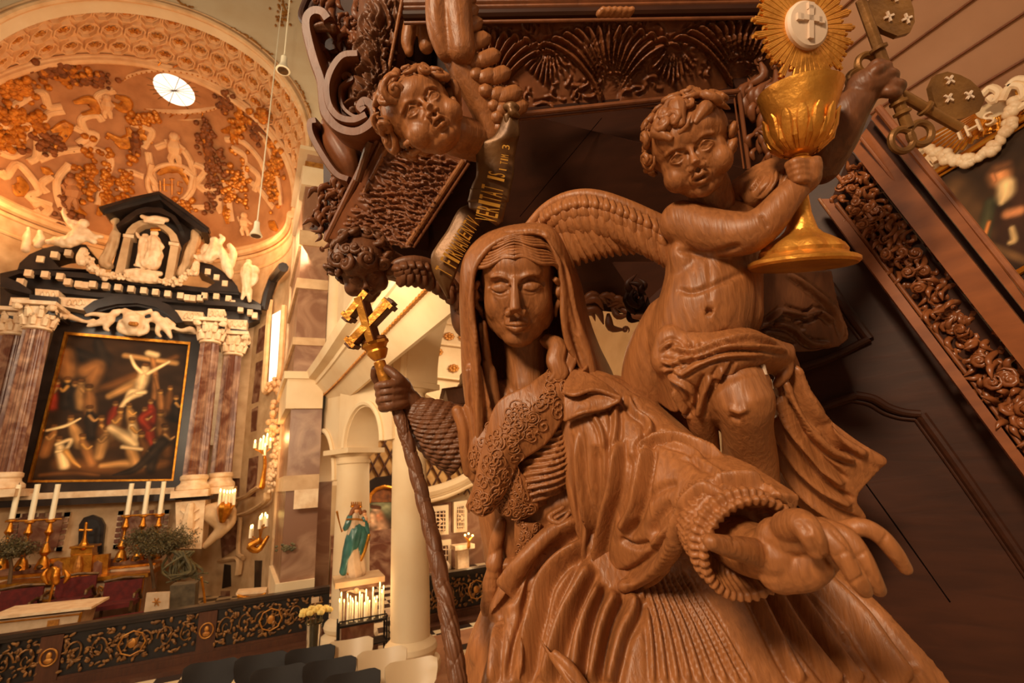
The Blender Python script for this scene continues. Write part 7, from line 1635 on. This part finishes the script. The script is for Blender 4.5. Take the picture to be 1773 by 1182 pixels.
for seg in range(9):     # open-work carving between the mouldings
    mb=MB();t0=seg/9
    for i in range(44):
        t=t0+rg.random()/9;x0=1448+t*390;lo=np.array(ext((1446,348),(1773,775),x0));hi=np.array(ext((1470,264),(1773,648),x0+22));f=rg.random();q=lo*(1-f)+hi*f;d=sd(*q)-.01;ang=math.atan2(1.15,1)+rg.normal()*1.1;L=(16+16*rg.random())*(1+.5*t)
        p0=W(*q,d);e=W(q[0]+L*math.cos(ang),q[1]+L*math.sin(ang),d-.03*rg.random());out=nrm(CAM-p0);leaf(mb,p0,e,np.cross(out,nrm(e-p0))*.02*rg.choice([-1,1])+out*.02,.0065*(1+.4*t),out,.55,6)
        if i%4==0: curl(mb,W(*(lo*.5+hi*.5+rg.normal(size=2)*12),d-.02),.014*(1+.5*t),out,rg,1.6)
    for i in range(3):
        x0=1448+(t0+i/27)*390;lo=ext((1452,352),(1773,772),x0);mb.ell(W(lo[0]+9,lo[1]-4,sd(*lo)-.03),.012,None,8,6)
    mb.build('carved_frieze','rail',sta,smooth=180)
bead([(1447,300,sd(1447,0)-.03),(*ext((1458,310),(1773,712),1860),sd(1860,0)-.03)],3.2,'frieze_stem','rail',sta)
for pts,r in (([(1373,641),(1440,618),(1505,587)],7),([(1505,587),(1470,540),(1437,493)],7),([(1390,720),(1440,698),(1482,684)],8),([(1482,684),(1512,690),(1538,705),(1566,714),(1594,717)],8),([(1594,717),(1670,823),(1790,998)],8)):
    mb=MB();bead([(x,y,pd_(x,y)+.045) for x,y in pts],r+1,mb=mb,flat=.8);bead([(x-9,y+9,pd_(x-9,y+9)+.048) for x,y in pts],3,mb=mb);mb.build('panel_moulding','pulpit',sta)
# ------------------------------------------------------------ right wall: painting and radiant cartouche
XW=5.0
M['boards']=mat('brown_ceiling_boards',(184,138,106),(162,116,84),1.2,rough=.7)
def wX(x,y,dx=0): return at(x,y,X=XW-dx)
S(MB().bx(XW,XW+.2,-3,5,0,5.3),'wall_right','aisle')
b=MB();b.loft([[(XW+.2,-3,5.05),(XW+.2,5,5.05),(XW+.2,5,5.25),(XW+.2,-3,5.25)],[(2.9,-3,7.45),(2.9,5,7.45),(2.9,5,7.65),(2.9,-3,7.65)]]);S(b,'ceiling_right_aisle','boards')
b=MB()
for k in range(11):
    f=(k+.5)/11;x=XW+.2+(2.9-XW-.2)*f;z=5.05+2.4*f;b.box((x-.01,1,z-.01),(.015,8,.015))
S(b,'trim_40','pulpitc')
t=thing('aisle_painting','dark gilt-framed painting of a bearded man behind the stair handrail','painting',tuple(wX(1700,520)))
TL=wX(1628,304);TR=wX(1840,176);v=np.array([0,0,-1.]);Lh=1.6
a_=TL+v*Lh;a_[0]=XW-.08;bq=TR+v*Lh;bq[0]=XW-.08;top=TL.copy();top[0]=XW-.08
ap=Painting(a_,bq-a_,top-a_,90,110,(58,38,22),21)
def rp_(col,pts,r,al=.95,soft=.6):
    P=[wX(*p,dx=.08) for p in pts];m=max(3,len(P)*4);P=spline(P,m) if len(P)>2 else np.linspace(P[0],P[-1],m);ap.dab(col,P,np.interp(np.linspace(0,1,m),np.linspace(0,1,len(r)),r),soft,al)
rp_((120,84,50),[(1650,330),(1700,440)],[.14,.25],.7);rp_((60,36,24),[(1768,330),(1760,420)],[.16,.22]);rp_((70,74,50),[(1715,350),(1700,420)],[.05,.06],.7);rp_((214,140,86),[(1730,300),(1733,308)],[.085,.085]);rp_((110,70,42),[(1725,290),(1745,284)],[.05,.04]);rp_((226,190,134),[(1742,320),(1741,334),(1734,350)],[.075,.075,.03]);rp_((196,124,76),[(1718,303),(1722,312)],[.02,.02],1)
rp_((200,130,84),[(1745,370),(1765,365)],[.05,.05]);rp_((214,176,120),[(1752,395),(1756,415),(1748,420)],[.025,.03,.02]);rp_((196,120,60),[(1712,385),(1706,405)],[.02,.02]);rp_((150,110,66),[(1700,420),(1773,450)],[.04,.04],.6)
ap.build('canvas',t)
fo=np.array([-.10,0,0]);mb=MB();mb.tube([TL+fo,TR+fo],.028,8);mb.tube([TL+fo+[0,0,-.05],TR+fo+[0,0,-.05]],.012,6);mb.tube([wX(1735,487,.1),wX(1840,428,.1)],.025,8);mb.tube([TL+fo,a_+[-.02,0,0]],.028,8);mb.build('gilt_frame','gold',t)
t=thing('radiant_cartouche','gilded rays with a ring of white clouds and raised letters above the aisle painting','cartouche',tuple(wX(1700,300)))
cc_=wX(1722,178,.1);mb=MB()
for k in range(34):
    a=PI*.98+k*(PI*1.02)/33;r1=.50+.05*(k%2);q0=cc_+np.array([0,-.12*math.cos(a)*1.0,.12*math.sin(a)]);q1=cc_+np.array([0,-r1*math.cos(a),r1*math.sin(a)])
    f=1.0
    while f>.3:
        e=q0+(q1-q0)*f
        if e[2]>TL[2]+(e[1]-TL[1])*(TR[2]-TL[2])/(TR[1]-TL[1])+.05: break
        f-=.04
    q1=q0+(q1-q0)*f
    mb.tube([q0,q1],[.006,.016],5)
mb.build('gilt_rays','gold',t)
mb=MB()
for k in range(26):
    f=k/25;P=spline(np.array([(1612,262),(1640,274),(1672,278),(1704,268),(1730,246),(1748,214),(1756,180)],float),26)[k]
    for q in range(3): mb.ell(wX(P[0]+rg.normal()*3,P[1]+rg.normal()*4,.14),.03+.012*rg.random(),None,8,6)
mb.build('cloud_ring','whitemarble',t,smooth=180)
mb=MB()
for ch,x,y in (('I',1662,234),('H',1686,223),('S',1714,207)): text_at(mb,ch,.15,wX(x,y,.2),(0,-.85,.5*0),(0,0,1),.02)
mb.build('raised_letters','whitemarble',t)
mb=MB()
for pts in ([(1700,165),(1715,152),(1730,160),(1722,175),(1712,168)],[(1735,175),(1748,150),(1768,150),(1772,168),(1756,172)],[(1760,190),(1780,180),(1790,195)],[(1622,280),(1612,270),(1604,282),(1612,292)],[(1745,150),(1760,138),(1785,140)]):
    MB().tube([wX(*p,dx=.13) for p in spline(np.array(pts,float),16)],.028,7).build('scroll','whitemarble',t)
